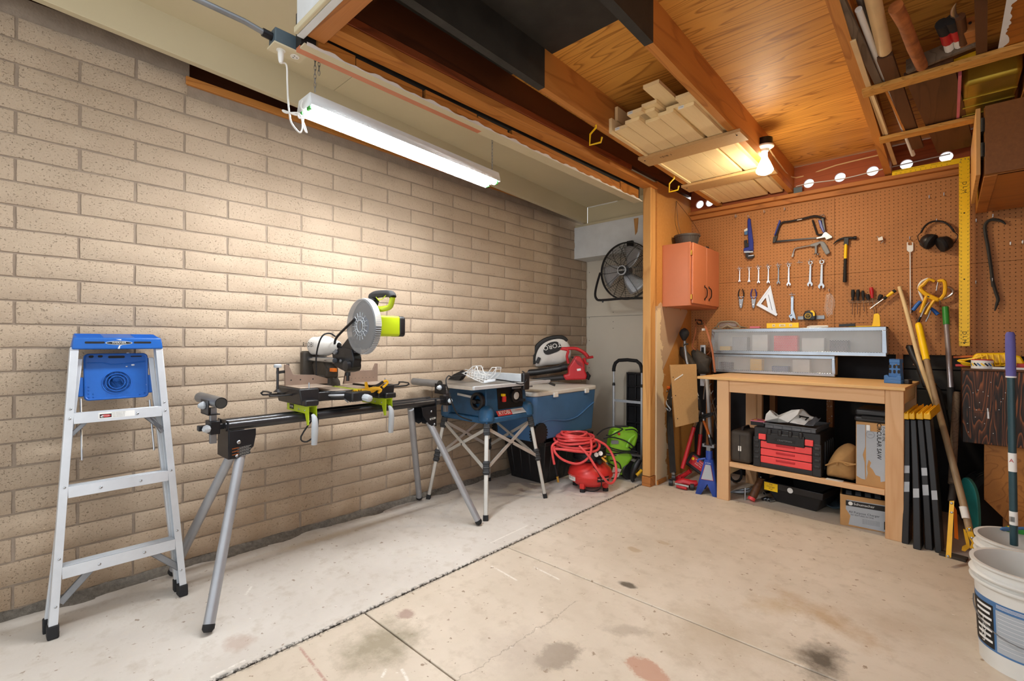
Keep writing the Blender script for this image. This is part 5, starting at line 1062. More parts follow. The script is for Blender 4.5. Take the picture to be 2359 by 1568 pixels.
# hammer
t = thing('hammer', 'claw hammer with yellow and black handle on the pegboard', 'hammer', T(ZA, 1200, 550))
b = B('dark_metal'); H = zm(1650, 340, 3.3272); tt(b, H, [(897, 740), (930, 712), (975, 695), (1005, 692)], [.003, .009, .012, .013], .02, 8, 3, .8); tt(b, H, [(1005, 692), (1050, 692)], .010, .02, 10, 0); tt(b, H, [(1052, 692), (1076, 690)], .013, .02, 12, 0); flat(b, H, [(980, 690), (1015, 688), (1012, 745), (976, 745)], .012, .02); b.build('head', t, bevel=.001)
b = B('yellow'); tt(b, H, [(994, 740), (990, 850)], .0135, .022, 12, 0, .8); b.build('shaft', t)
b = B('black_rubber'); tt(b, H, [(990, 850), (988, 900), (986, 1000), (985, 1030)], [.0135, .013, .0155, .0165], .022, 12, 2, .8); b.build('grip', t)
# combination wrenches on their hooks
ROW = [(110, 628, 750), (208, 622, 752), (305, 612, 762), (406, 604, 762), (510, 592, 768), (616, 580, 785), (728, 568, None), (840, 555, 785), (957, 545, 805)]
WL = ['smallest combination wrench, first of the hanging row by the corner', 'second smallest combination wrench in the hanging row', 'third combination wrench from the corner in the hanging row', 'fourth combination wrench from the corner in the hanging row', 'fifth combination wrench from the corner, dark finish, in the hanging row', 'sixth combination wrench, just left of the empty hook in the row', '', 'large combination wrench just right of the empty hook in the row', 'largest combination wrench, last of the hanging row near the hammer']
HL = ['first', 'second', 'third', 'fourth', 'fifth', 'sixth', 'empty', 'eighth', 'last']
for i, (x, y0, y1) in enumerate(ROW):
    hook(ZA, x, y0-8, ('wire crossbar hook with nothing on it in the wrench row' if i == 6 else f'wire crossbar hook holding the {HL[i]} wrench of the row'), True)
    if y1 is None: continue
    a, c = T(ZA, x, y0+8, .02), T(ZA, x-2-(5 if i > 6 else 0), y1, .02); L = (a-c).length; k = L*.085 if i > 5 else L*.075
    M_ = fr(c, (a-c).cross(V((0, 1, 0))), (a-c)); b = B('steel' if i != 4 else 'galv', M_)
    s_ = -1 if M_.to_3x3().col[1].y > 0 else 1
    o = k*1.35
    pr_ = [(-k*.55, k*1.6), (-o, k*.5), (-o*.95, -k*.5), (-k*.45, -k*1.1), (-k*.42, k*.15), (0, k*.45), (k*.42, k*.15), (k*.45, -k*1.1), (o*.95, -k*.5), (o, k*.5), (k*.55, k*1.6), (k*.42, L-k*1.2), (-k*.42, L-k*1.2)]
    b.prism(pr_, (0, 0, 0), (1, 0, 0), (0, 0, 1), (0, .006*s_, 0)); b.ring((0, 0, L), (0, s_, 0), k*.55, k*1.05, .008, 20)
    tag(b.build('combination_wrench', bevel=.0008), WL[i], 'wrench', 'combination wrenches hanging in a row')
# pliers
def pliers(dx, hm, lab):
    t = thing('pliers', lab, 'pliers', T(ZB, 90+dx, 240))
    for s_ in (-1, 1):
        b = B(hm); tt(b, ZB, [(90+dx+s_*14, 130), (90+dx+s_*30, 170), (90+dx+s_*32, 210), (90+dx+s_*16, 245)], [.004, .006, .0065, .006], .018, 8, 3, .8); b.build('handle', t)
    b = B('galv'); flat(b, ZB, [(62+dx, 240), (90+dx, 255), (118+dx, 240), (108+dx, 300), (100+dx, 350), (85+dx, 365), (70+dx, 345), (65+dx, 290)], .012, .011); b.mat('steel').lathe([(.008, 0), (.007, .003)], T(ZB, 84+dx, 318, .023), (0, -1, 0), 10); b.build('jaw', t, bevel=.003)
    b = B('steel'); tt(b, ZB, [(55+dx, 230), (125+dx, 225)], .0016, .026, 5, 0); b.build('peg_hook', t) if False else tag(b.build('peg_bracket'), 'double wire bracket holding the '+('black' if dx < 50 else 'blue')+' handled pliers', 'hook', 'pegboard hooks')
pliers(0, 'black_rubber', 'slip joint pliers with black handles beside the corner cabinet'); pliers(150, 'deep_blue', 'slip joint pliers with blue handles beside the speed square')
# speed square
t = thing('speed_square', 'aluminium triangular speed square tilted on the pegboard', 'square', T(ZB, 400, 300))
b = B('aluminium'); o_ = [PG(*ZB(*q), PEGY-.014) for q in ((440, 88), (280, 310), (518, 440))]; i_ = [PG(*ZB(*q), PEGY-.014) for q in ((385, 235), (328, 310), (412, 358))]
for yy in (PEGY-.012, PEGY-.016): b.add([(x, yy, z_) for x, z_ in o_]+[(x, yy, z_) for x, z_ in i_], [(0, 1, 4, 3), (1, 2, 5, 4), (2, 0, 3, 5)])
for q in (o_, i_): b.add([(x, yy, z_) for yy in (PEGY-.012, PEGY-.016) for x, z_ in q], [(0, 1, 4, 3), (1, 2, 5, 4), (2, 0, 3, 5)])
b.bar(T(ZB, 280, 313, .014), T(ZB, 518, 443, .014), .02, .006, (0, 1, 0)); b.build('body', t)
b = B('ink')
for i in range(22):
    for j, (p_, q_) in enumerate((((452, 150), (512, 425)), ((428, 125), (290, 312)))): u_ = i/21; b.cb(T(ZB, p_[0]+(q_[0]-p_[0])*u_-(8 if j == 0 else -8), p_[1]+(q_[1]-p_[1])*u_, .0165), (.0012 if j else .006, .0006, .006 if j else .0012))
b.bar(T(ZB, 415, 200, .0165), T(ZB, 460, 385, .0165), .003, .001, (0, 1, 0)); b.build('graduation', t)
# adjustable wrench
t = thing('adjustable_wrench', 'chrome adjustable wrench hanging above the yellow level', 'wrench', T(ZB, 700, 350))
hook(ZB, 702, 200, 'wire crossbar hook holding the chrome adjustable wrench', True)
b = B('chrome'); flat(b, ZB, [(680, 225), (690, 212), (708, 212), (718, 225), (716, 380), (735, 440), (745, 490), (735, 500), (715, 478), (695, 490), (700, 515), (680, 510), (672, 480), (655, 460), (660, 445), (680, 430), (682, 300)], .014, .011); b.build('body', t, bevel=.002)
b = B('dark_metal'); b.cyl(T(ZB, 675, 455, .02), T(ZB, 700, 440, .02), .006, n=10); b.cyl(T(ZB, 699, 226, .024), T(ZB, 699, 226, .0255), .005, n=12); b.build('knurl', t)
# tape measure on a metal strip
b = B('galv'); flat(b, ZB, [(765, 458), (1085, 445), (1086, 490), (767, 498)], .004, .012); ms_ = tag(b.build('metal_strip', bevel=.001), 'narrow metal strip screwed to the pegboard behind tape measure', 'strip')
t = thing('tape_measure', 'yellow and black tape measure clipped on the metal strip', 'tape measure', T(ZB, 900, 450, .03))
b = B('black_plastic'); flat(b, ZB, [(832, 500), (830, 440), (850, 400), (890, 385), (940, 385), (970, 410), (980, 450), (975, 503)], .018, .035, 0); bd = b.build('case', t, bevel=.007, seg=3)
b = B('yellow'); flat(b, ZB, [(920, 388), (945, 388), (968, 412), (972, 450), (950, 455), (945, 415), (915, 402)], .02, .0345); c0 = T(ZB, 888, 452, .0545); b.lathe([(0, 0), (.0215, 0), (.0215, .0008), (0, .0008)], c0, (0, -1, 0), 28); b.mat('ink').lathe([(0, .001), (.0185, .001), (.0185, .0014), (0, .0014)], c0, (0, -1, 0), 28)
b.mat('yellow').text('STANLEY', c0+V((0, -.0018, .007)), (1, 0, 0), (0, 0, 1), .0075).text('PowerLock', c0+V((0, -.0018, 0)), (1, 0, 0), (0, 0, 1), .006).text('25', c0+V((0, -.0018, -.009)), (1, 0, 0), (0, 0, 1), .008); b.build('face_label', bd)
# clear bag
t = B('clear_film'); ol = [(1150, 185), (1195, 240), (1205, 320), (1180, 400), (1130, 460), (1110, 420), (1085, 380), (1095, 280), (1110, 200)]
for k in (1.0, .75, .5): tt(t, ZB, [(1145+(x-1145)*k, 320+(y-320)*k) for x, y in ol]+[(1150, 185)], .0022, .014+.006*k, 5, 4)
t.grid(lambda u_, w_: T(ZB, 1145+(52-10*abs(w_-.5))*(u_-.5)*1.7+6*math.sin(w_*7), 200+240*w_, .012+.008*math.sin(u_*6)*math.sin(w_*9)), 8, 10)
tag(t.build('clear_bag'), 'crumpled clear plastic hanging left of the pegboard seam', 'bag')
# screwdrivers in a wire rack
b = B('steel'); tt(b, ZC, [(112, 228), (110, 252), (130, 262), (300, 258), (440, 244)], .0022, .03, 6, 0); tt(b, ZC, [(115, 245), (300, 244), (440, 232)], .0022, .014, 6, 0)
for x in (140, 190, 245, 300, 350, 400, 440): b.cyl(T(ZC, x, 246, .0), T(ZC, x, 258-(.06*(x-300) if x > 300 else 0), .03), .0016, n=5)
tag(b.build('screwdriver_rack'), 'wire rack on the pegboard holding the row of screwdrivers', 'rack')
SD = [((163, 125), (160, 240), (156, 390), 'black_rubber', .0095, 'black handled screwdriver at the cabinet end of the rack'), ((217, 125), (215, 240), (210, 385), 'black_rubber', .0095, 'second black handled screwdriver in the wire rack'), ((268, 135), (275, 240), (286, 360), 'black_rubber', .008, 'slimmer black handled screwdriver, third in the wire rack'), ((315, 175), (330, 235), (345, 300), 'black_rubber', .0105, 'stubby black screwdriver between third and red ones'), ((358, 100), (370, 215), (402, 445), 'red', .010, 'red handled screwdriver with long shaft in the rack'), ((468, 178), (432, 240), (390, 290), 'black_rubber', .0105, 'short black screwdriver leaning behind yellow striped one'), ((622, 128), (490, 225), (345, 330), 'yellow', .0085, 'yellow and black screwdriver lying slanted across the rack')]
for n_, (a, h, e, m, r, lab) in enumerate(SD):
    d0 = .026+.012*(n_ == 6); r *= 1.3; t = thing('screwdriver', lab, 'screwdriver', T(ZC, *h, d0), 'screwdrivers in the wire rack')
    A, Hh, E_ = T(ZC, *a, d0), T(ZC, *h, d0), T(ZC, *e, d0 if n_ != 6 else .05); b = B(m); b.tube([A, A+(Hh-A)*.15, A+(Hh-A)*.5, A+(Hh-A)*.8, Hh], [r*.7, r, r, r*.62, r*.75], 10)
    if n_ == 6: b.mat('black_rubber').tube([A+(Hh-A)*.02, A+(Hh-A)*.22], r*1.04, 10).tube([A+(Hh-A)*.75, Hh], r*.95, 10)
    b.build('handle', t); b = B('steel'); b.tube([Hh, E_-(E_-Hh)*.05, E_], [.003, .003, .0035], 6); b.build('shaft', t)
# small pack of bits
t = B('white'); flat(t, ZE, [(330, 985), (385, 960), (395, 1005), (335, 1015)], .012, .018); t.mat('steel'); tt(t, ZE, [(320, 960), (345, 985)], .003, .02, 5, 0); tt(t, ZE, [(370, 1045), (400, 1015)], .0025, .016, 5, 0); tt(t, ZE, [(415, 1045), (420, 1060)], .002, .012, 5, 0)
tag(t.build('bit_pack', bevel=.001), 'tiny white and steel pack pinned right of the hammer', 'pack')
# white hanging strip
b = B('white'); q = [PG(*ZE(*p_), PEGY-.012) for p_ in ((680, 1035), (755, 1035), (758, 1130), (735, 1150), (700, 1150), (680, 1130))]; flat(b, ZE, [(680, 1035), (700, 1035), (690, 1052), (700, 1070), (740, 1070), (745, 1052), (735, 1035), (755, 1035), (758, 1130), (735, 1150), (700, 1150), (680, 1130)], .01, .003); b.mat('white'); f = ZE
tt(b, zm(0, 0, 1), [(1959+719/5.2275, 360+1145/5.2275), (2097, 640), (2097.5, 722)], .0035, .012, 6, 0)
for k in range(50): u_ = k/50; b.ball(T(zm(0, 0, 1), 2096.8+.7*u_, 582+138*u_, .012), .0042, 6, 4)
tag(b.build('drain_strip'), 'long white barbed plastic drain strip hanging on the pegboard', 'strip')
# hearing protectors
t = thing('ear_muffs', 'black hearing protectors hanging beside the yellow square', 'ear muffs', T(ZE, 1040, 950))
b = B('black_plastic'); tt(b, ZE, [(850, 920), (890, 850), (960, 795), (1040, 780), (1120, 790), (1200, 840), (1250, 910)], .0105, .03, 8, 4, .6); b.mat('grey_plastic')
for k in range(9): b.ball(T(ZE, 1090+k*18, 790+k*k*1.15, .0385), .0022, 6, 4)
b.build('headband', t)
for s_, c0, p0 in ((-1, (940, 1020), [(850, 920), (812, 960), (830, 1030), (870, 1080), (890, 1110)]), (1, (1130, 1050), [(1250, 910), (1295, 955), (1260, 1030), (1210, 1080), (1180, 1110)])):
    b = B('steel' if False else 'dark_metal'); tt(b, ZE, p0, .0028, .032, 6, 3); b.build('yoke', t)
    P0 = T(ZE, *c0, .04); axm = V((-s_*.75, -.25, -.45 if s_ < 0 else -.35)).normalized()
    b = B('black_plastic'); b.lathe([(.0, -.042), (.024, -.041), (.042, -.028), (.05, -.006), (.051, .004)], P0, -axm*-1, 24); cp_ = b.build('ear_cup', t)
    b = B('black_rubber'); b.lathe([(.051, .005), (.053, .012), (.052, .024), (.042, .03), (.024, .029)], P0, axm, 24); b.build('cushion', cp_)
# crowbar
t = B('black_paint'); tt(t, ZE, [(1870, 820), (1830, 785), (1760, 765), (1690, 765), (1640, 800), (1620, 850), (1630, 950), (1655, 1080), (1680, 1250), (1700, 1400), (1720, 1568)], [.004, .008, .010, .010, .010, .010, .010, .010, .010, .010], .02, 6, 4)
tt(t, ZD, [(2110, 990), (2140, 1100), (2160, 1160), (2150, 1200), (2135, 1250)], [.010, .010, .010, .009, .004], .02, 6, 3); tt(t, ZE, [(1655, 1070), (1690, 1300)], .0105, .0195, 6, 0) if False else None
tag(t.build('crowbar'), 'black hooked crowbar hanging right of the yellow square', 'crowbar')
# yellow framing square
t = thing('framing_square', 'long yellow carpenters square marked DLM against pegboard and ledger', 'square', T(zm(0, 0, 1), 2222, 790, .01))
ys_ = .075
lx0, lx1 = PG(2209, 600, PEGY-ys_)[0], PG(2234, 600, PEGY-ys_)[0]; lz0, lz1 = PG(2220, 797, PEGY-ys_)[1], PG(2222, 362, PEGY-ys_)[1]; az0 = lz1-.052; ax0 = PG(2055, 400, PEGY-ys_)[0]
b = B('yellow'); b.prism([(lx0, lz0), (lx1, lz0), (lx1, lz1), (ax0, lz1), (ax0, lz1-.034), (lx0, lz1-.034)], (0, PEGY-ys_+.003, 0), (1, 0, 0), (0, 0, 1), (0, -.003, 0)); b.build('blade', t)
b = B('ink'); yy = PEGY-ys_-.0004
for k in range(int((lz1-lz0)/.0254)):
    zq = lz1-.03-k*.0254
    b.box(lx0, lx0+.006, yy, yy+.0003, zq, zq+.0012).box(lx1-.005, lx1, yy, yy+.0003, zq, zq+.0012); b.text(str(k+1), (lx0+.011, yy, zq-.006), (0, 0, -1), (1, 0, 0), .011); 
    if k % 1 == 0: b.text(str(k+2), (lx1-.009, yy, zq-.006), (0, 0, -1), (1, 0, 0), .009)
for k in range(11): b.text(str(13-k), (ax0+.02+k*.027, yy, lz1-.026), (1, 0, 0), (0, 0, 1), .011)
b.text('MAYES BROTHERS TOOL MFG COMPANY', (ax0+.10, yy, lz1-.009), (1, 0, 0), (0, 0, 1), .0085).text('JOHNSON CITY, TENNESSEE', (ax0+.26, yy, lz1-.009), (1, 0, 0), (0, 0, 1), .008)
for zq in (lz1-.2, lz0+.06): [b.text(ch, ((lx0+lx1)/2+.003*(i % 2), yy, zq+.027-.027*i), (0, 0, -1), (1, 0, 0), .031) for i, ch in enumerate('DLM')]
for zq in (lz1-.37, lz1-.81, lz0+.02): b.cyl(((lx0+lx1)/2, yy, zq), ((lx0+lx1)/2, yy-.0003, zq), .0045, n=12)
b.mat('steel')
for dx_, dz_ in ((.01, -.012), (.03, -.012), (.045, -.018), (.008, -.028)): b.cyl((lx0+dx_, yy, lz1+dz_), (lx0+dx_, yy-.001, lz1+dz_), .003, n=8)
b.build('graduation', t)
# clamps
Z4 = zm(2030, 620, 2.636)
def K(x, y, d): return T(Z4, x, y, d)
t = thing('bar_clamp', 'yellow locking face clamp with open jaw hanging on the pegboard', 'clamp', K(300, 170, .06))
b = B('tool_yellow'); b.tube([K(355, 185, .09), K(385, 150, .095), (K(388, 90, .095)), K(375, 68, .095), K(345, 72, .09)], .014, 8, sm=2, flat=.8); b.tube([K(325, 75, .08), K(290, 62, .08), K(255, 95, .08), K(235, 120, .08), K(300, 170, .09), K(350, 190, .09)], [.011, .014, .015, .017, .02, .014], 8, sm=2, flat=.8); b.tube([K(245, 130, .09), K(270, 150, .095), K(345, 185, .095)], .017, 8, flat=.8); b.build('jaw', t)
b = B('tool_yellow'); b.tube([K(275, 165, .09), K(258, 210, .095), K(240, 265, .10)], .015, 8, flat=.7); b.tube([K(320, 190, .09), K(295, 225, .095), K(268, 275, .10)], .014, 8, flat=.7); b.build('handle', t)
b = B('steel'); b.tube([K(290, 200, .10), K(265, 235, .105), K(240, 290, .11)], [.006, .007, .008], 8); b.mat('dark_metal').tube([K(240, 285, .11), K(225, 318, .11)], [.006, .009], 8); b.mat('steel').cyl(K(345, 78, .09), K(335, 130, .09), .004, n=8); b.mat('dark_metal').lathe([(.01, 0), (.008, .005)], K(290, 162, .105), (0, -1, 0), 12); b.build('screw', t)
t = thing('face_clamp', 'white and steel locking clamp with blue grip behind yellow clamp', 'clamp', K(370, 170, .03))
b = B('white'); b.tube([K(255, 190, .03), K(228, 120, .03), K(240, 80, .03), K(280, 58, .03), K(310, 65, .03)], .007, 8, sm=3); b.mat('steel').tube([K(360, 185, .035), K(410, 165, .035), K(438, 140, .035), K(425, 115, .035), K(395, 105, .035)], .008, 8, sm=3); b.cyl(K(357, 190, .035), K(357, 225, .04), .004, n=8).lathe([(.012, 0), (.004, .01)], K(357, 228, .04), (0, 0, 1), 12); b.tube([K(300, 250, .05), K(285, 290, .055), K(270, 318, .06)], .006, 7); b.build('frame', t)
b = B('blue'); b.tube([K(238, 195, .05), K(215, 220, .055), K(192, 250, .06)], [.011, .013, .012], 10); b.mat('dark_metal').tube([K(192, 250, .06), K(186, 262, .06)], .005, 6); b.build('grip', t)
b = B('blue'); b.tube([K(300, 235, .05), K(325, 255, .055), K(345, 275, .06)], [.009, .012, .013], 10); b.build('grip', t)
# ---------------------------------------------------------------- workbench
BA = math.radians(-3.5); MB = fr((1.50, 3.64, 0), (math.cos(BA), math.sin(BA), 0)); BZ = .92
def Lb(x, y, z): return MB @ V((x, y, z))
t = thing('workbench', 'pine workbench with plywood top and lower shelf at the pegboard', 'workbench', Lb(.62, .33, 0))
b = B('benchtop', MB); b.box(0, 1.255, 0, .69, BZ-.02, BZ); b.build('worktop', t, bevel=.003)
for x0_, y0_ in ((.145, .022), (1.158, .022), (.145, .60), (1.158, .60)):
    b = B('pine', MB); b.box(x0_, x0_+.088, y0_, y0_+.038, 0, BZ-.021); b.box(x0_+(.09 if x0_ < .5 else -.04), x0_+(.128 if x0_ < .5 else -.002), y0_+.0, y0_+.038, .30, BZ-.021) if y0_ > .5 else None; b.build('leg', t, bevel=.003)
for y0_ in (.024, .60):
    b = B('pine_x', MB); b.box(.234, 1.157, y0_, y0_+.036, BZ-.108, BZ-.021); b.build('apron', t, bevel=.003)
for x0_ in (.16, 1.205):
    b = B('pine_y', MB); b.box(x0_, x0_+.036, .062, .598, BZ-.108, BZ-.021); b.build('side_rail', t, bevel=.003)
    b = B('pine_y', MB); b.box(x0_, x0_+.036, .062, .598, .17, .255); b.build('shelf_rail', t, bevel=.003)
b = B('pine_x', MB); b.box(.10+.134, 1.156, .03, .62, .256, .29); b.box(.16, 1.24, .062, .598, .256, .29); b.build('shelf', t, bevel=.003)
SZ = .291
z7 = lambda x, y, d=.05: LP(MB, 1650+x/4.3556, 900+y/4.3556, d)
def shadowbox(): pass
# black tool case
x0_, zt_ = z7(128, 400)[0], z7(240, 375)[1]; x1_ = z7(345, 600)[0]
t = thing('tool_case', 'dusty black rounded tool case on the bench shelf beside leg', 'case', Lb((x0_+x1_)/2, .16, SZ))
b = B('dusty_black', MB); b.box(x0_+.004, x1_, .05, .29, SZ, zt_-.02); b.build('body', t, bevel=.028, seg=4)
b = B('black_plastic', MB); xm = (x0_+x1_)/2; b.tube([(xm, .10, zt_-.024), (xm, .11, zt_-.004), (xm, .22, zt_-.004), (xm, .23, zt_-.024)], .011, 8); b.box(xm-.0015, xm+.0015, .047, .051, SZ+.03, zt_-.05); b.build('handle', t)
b = B('paper', MB); a = z7(235, 578, .049); b.box(a[0]-.011, a[0]+.011, .0485, .0495, a[1]-.018, a[1]+.018); b.mat('ink'); [b.text(s_, (a[0], .0482, a[1]+.008-.008*i), (1, 0, 0), (0, 0, 1), .006) for i, s_ in enumerate(('MODEL', '5 L 57', '120 V'))]; b.build('label', t)
# big black toolbox with red drawers
L0, L1, zb_, zt_ = z7(372, 600)[0], z7(1055, 700)[0], SZ, z7(700, 395)[1]
t = thing('tool_chest', 'black plastic tool chest with three red drawers on bench shelf', 'toolbox', Lb((L0+L1)/2, .22, SZ))
xq = lambda zx: z7(zx, 600)[0]
b = B('black_plastic', MB); b.box(L0+.01, L1-.01, .06, .42, SZ+.006, zt_-.05); b.box(L0, xq(445), .045, .12, SZ, zt_-.07); b.box(xq(965), L1, .045, .12, SZ, zt_-.07); b.box(L0+.012, L1-.012, .05, .42, SZ, SZ+.035)
for i in range(4):
    for a, c in ((L0, xq(440)), (xq(970), L1)): b.box(a+.006, c-.006, .041, .05, SZ+.055+i*.04, SZ+.075+i*.04)
for i in range(5): b.box(L1-.012, L1+.004, .15+i*.05, .18+i*.05, SZ+.03, zt_-.06)
bd = b.build('body', t, bevel=.006)
b = B('black_plastic', MB); b.box(L0+.004, L1-.004, .05, .43, zt_-.085, zt_); b.box(xq(505), xq(890), .040, .06, zt_-.105, zt_-.03)
for i in range(4): b.box(xq(515+i*105), xq(555+i*105), .036, .06, zt_-.045, zt_-.004)
ld = b.build('lid', t, bevel=.006)
b = B('ink', MB); z0_ = z7(690, 505, .04)[1]; b.box(xq(590), xq(795), .0388, .0402, z0_-.011, z0_+.011); b.mat('grey_plastic').text('CRAFTSMAN', ((xq(590)+xq(795))/2, .0384, z0_), (1, 0, 0), (0, 0, 1), .016); b.build('nameplate', ld)
for a, c in ((430, 502), (893, 977)): b = B('salmon_red', MB); b.box(xq(a), xq(c), .036, .05, zt_-.085, zt_-.045); b.build('latch', t, bevel=.003)
dz = (z7(445, 530)[1]-z7(445, 705)[1])/3; dt = z7(700, 560)[1]+.018
for i in range(3):
    zu = dt-i*.053; b = B('salmon_red', MB); b.box(xq(445), xq(960), .048, .06, zu-.048, zu); dr = b.build('drawer', t, bevel=.004)
    b = B('maroon', MB) if i < 0 else B('red', MB); b.box(xq(600), xq(790), .044, .05, zu-.026, zu-.012); b.build('pull', dr, bevel=.002)
# tray, papers, small box on the chest
t = thing('parts_tray', 'dark grey open parts tray lying on the black tool chest', 'tray', Lb((L0+L1)/2+.05, .24, zt_))
a, c = z7(490, 330, .06)[0], z7(1000, 380, .06)[0]
b = B('grey_plastic', MB); basic('tray_grey', '5a5c60', .5)
b = B('tray_grey', MB); b.box(a, c, .055, .40, zt_+.001, zt_+.006)
for p_ in ((a, a+.005, .055, .40), (c-.005, c, .055, .40), (a, c, .055, .06), (a, c, .395, .40)): b.box(*p_, zt_+.001, zt_+.034)
b.box(a-.008, c+.008, .045, .058, zt_+.029, zt_+.035); b.box(c-.004, c+.008, .045, .41, zt_+.029, zt_+.035)
for i in range(5): b.box(a+.02+i*.058, a+.055+i*.058, .05, .056, zt_+.004, zt_+.022)
b.build('body', t, bevel=.002)
def sheet(pts, mat_, name, lab, cat, th=.002, txt=None):
    b = B(mat_, MB); P4 = [V(p) for p in pts]
    b.grid(lambda u, w: (P4[0]*(1-u)+P4[1]*u)*(1-w)+(P4[3]*(1-u)+P4[2]*u)*w+V((0, 0, .006*math.sin(u*7+w*3)*math.sin(w*5))), 10, 10)
    if txt: txt(b)
    return tag(b.build(name, solid=th), lab, cat)
def man(b):
    b.mat('ink'); o = V((z7(880, 262, .13)[0], .125, zt_+.088)); n_ = V((0, -.5, .8)).normalized(); e = V((1, 0, -.15)).normalized(); f_ = e.cross(n_)*-1
    for (p_, q_, w_) in (((-.03, .005), (.03, .008), .012), ((.022, .0), (.018, -.025), .01), ((-.018, 0), (-.022, -.014), .008)): b.bar(o+e*p_[0]+f_*p_[1]+n_*.004, o+e*q_[0]+f_*q_[1]+n_*.004, w_, .001, n_)
p = lambda x, y, d, dz_=0: (z7(x, y, d)[0], d, z7(x, y, d)[1]+dz_)
sheet([p(735, 318, .10), p(895, 345, .09), p(985, 265, .20), p(850, 180, .20)], 'paper', 'instruction_sheet', 'white instruction sheet with a drill picture on the parts tray', 'paper', .001, man)
sheet([p(885, 345, .088), p(975, 352, .085), p(1050, 275, .16), p(985, 265, .2)], 'tray_grey', 'booklet', 'folded grey booklet leaning under the instruction sheet', 'booklet', .003)
b = B('paper', MB); cx_, cz_ = z7(640, 280, .14); pts = [(x, .13+.02*math.sin(i*2.1), z_) for i, (x, z_) in enumerate([z7(*q, .14) for q in ((490, 300), (510, 230), (550, 190), (580, 225), (570, 265), (640, 240), (760, 190), (850, 182), (830, 230), (740, 310), (620, 318))])]
n = len(pts); b.add([(x, y-.03*(i % 2), z_) for i, (x, y, z_) in enumerate(pts)]+[(x, y+.05, z_-.006) for x, y, z_ in pts]+[(cx_, .10, cz_+.01), (cx_, .2, cz_)], [(i, (i+1) % n, 2*n) for i in range(n)]+[(n+i, n+(i+1) % n, 2*n+1) for i in range(n)]+[(i, (i+1) % n, n+(i+1) % n, n+i) for i in range(n)])
tag(b.build('plastic_wrap', ang=10), 'crumpled newsprint and plastic wrap on the parts tray', 'wrap')
b = B('ink', MB); a, c = z7(345, 300, .10)[0], z7(480, 300, .10)[0]; b.box(a, c, .10, .2, zt_+.001, zt_+.028); b.mat('pink').box(a-.001, c+.001, .097, .2, zt_+.028, zt_+.036); b.mat('yellow').box(a+.015, a+.035, .12, .14, zt_+.036, zt_+.038).box(c-.02, c-.004, .14, .16, zt_+.036, zt_+.038)
tag(b.build('bit_box', bevel=.002), 'small red topped bit box at the chest end beside tray', 'box')
# brown bag
ol = [z7(*q, .10) for q in ((1105, 855), (1100, 790), (1110, 735), (1150, 660), (1210, 580), (1300, 535), (1380, 565), (1400, 620), (1400, 885), (1290, 890), (1180, 870))]
b = pillow(B('paper_bag'), outline(ol, 3), MB @ Matrix.Translation((0, .14, 0)), .10); 
M0 = b.M; b.M = MB; q = lambda x, y, d: (z7(x, y, d)[0], d, z7(x, y, d)[1]); b.tube([q(1100, 745, .06), q(1190, 715, .035), q(1260, 712, .033), q(1310, 745, .032), q(1400, 735, .05)], .008, 6, sm=3, flat=.6); b.tube([q(1215, 745, .04), q(1225, 712, .036), q(1380, 740, .045)], .007, 6, sm=3)
tag(b.build('paper_bag'), 'rolled brown paper bag on the bench shelf before saw box', 'bag')
b = B('paper', MB); q = [z7(*q_, .032) for q_ in ((1095, 890), (1180, 870), (1265, 885), (1215, 920), (1110, 905))]; b.prism([(x, (i % 3)*.012) for i, (x, z_) in enumerate(q)], (0, .035, SZ+.0005), (1, 0, 0), (0, 1, 0), (0, 0, .001)) if False else b.box(q[0][0], q[2][0], .032, .075, SZ, SZ+.001)
tag(b.build('paper_scrap'), 'white paper scrap on the front edge of bench shelf', 'paper')
# circular saw carton
a, c = z7(1400, 600)[0], z7(1708, 600)[0]; zt2 = z7(1550, 320)[1]
t = thing('saw_carton', 'tall grey torn circular saw carton on the bench shelf', 'box', Lb((a+c)/2, .2, SZ))
b = B('cardboard', MB); b.box(a, c+.03, .052, .35, SZ, zt2); bx_ = b.build('carton', t, bevel=.002)
X = lambda zx: z7(zx, 600, .051)[0]; Zz = lambda zy, zx=1550: z7(zx, zy, .051)[1]
b = B('grey_print', MB); o_ = [z7(*q_, .051) for q_ in ((1408, 335), (1495, 340), (1496, 560), (1470, 640), (1490, 720), (1495, 890), (1455, 880), (1408, 850))]; b.prism(o_, (0, .0515, 0), (1, 0, 0), (0, 0, 1), (0, -.0006, 0))
o_ = [z7(*q_, .051) for q_ in ((1502, 345), (1545, 350), (1545, 405), (1640, 415), (1660, 350), (1730, 350), (1730, 900), (1650, 915), (1645, 860), (1600, 845), (1570, 790), (1540, 760), (1555, 720), (1530, 690), (1512, 760), (1520, 830), (1505, 885))]; b.prism(o_, (0, .0515, 0), (1, 0, 0), (0, 0, 1), (0, -.0006, 0)); b.build('printed_face', bx_)
b = B('ink', MB); yq = .0504; b.text('CIRCULAR SAW', (X(1632), yq, Zz(495)), (0, 0, -1), (1, 0, 0), .031).text('CIRCULAR SAW', (X(1633)+.0004, yq, Zz(495)+.0006), (0, 0, -1), (1, 0, 0), .031).text('7-1/4 IN.', (X(1682), yq, Zz(420)), (0, 0, -1), (1, 0, 0), .026)
b.mat('grey_plastic'); o = V((X(1545), yq, Zz(440))); b.tube([o+V((math.cos(k*PI/12)*.021, 0, math.sin(k*PI/12)*.021)) for k in range(24)], .0007, 4, True); b.text('120V', o, (1, 0, 0), (0, 0, 1), .011); b.mat('white').box(X(1508), X(1540), yq, yq+.0004, Zz(400), Zz(345)); b.build('lettering', bx_)
z0_, z1_ = zt2+.001, z7(1550, 190, .05)[1]
t = thing('drill_case', 'black plastic tool case lying on top of the saw carton', 'case', Lb((a+c)/2, .2, zt2))
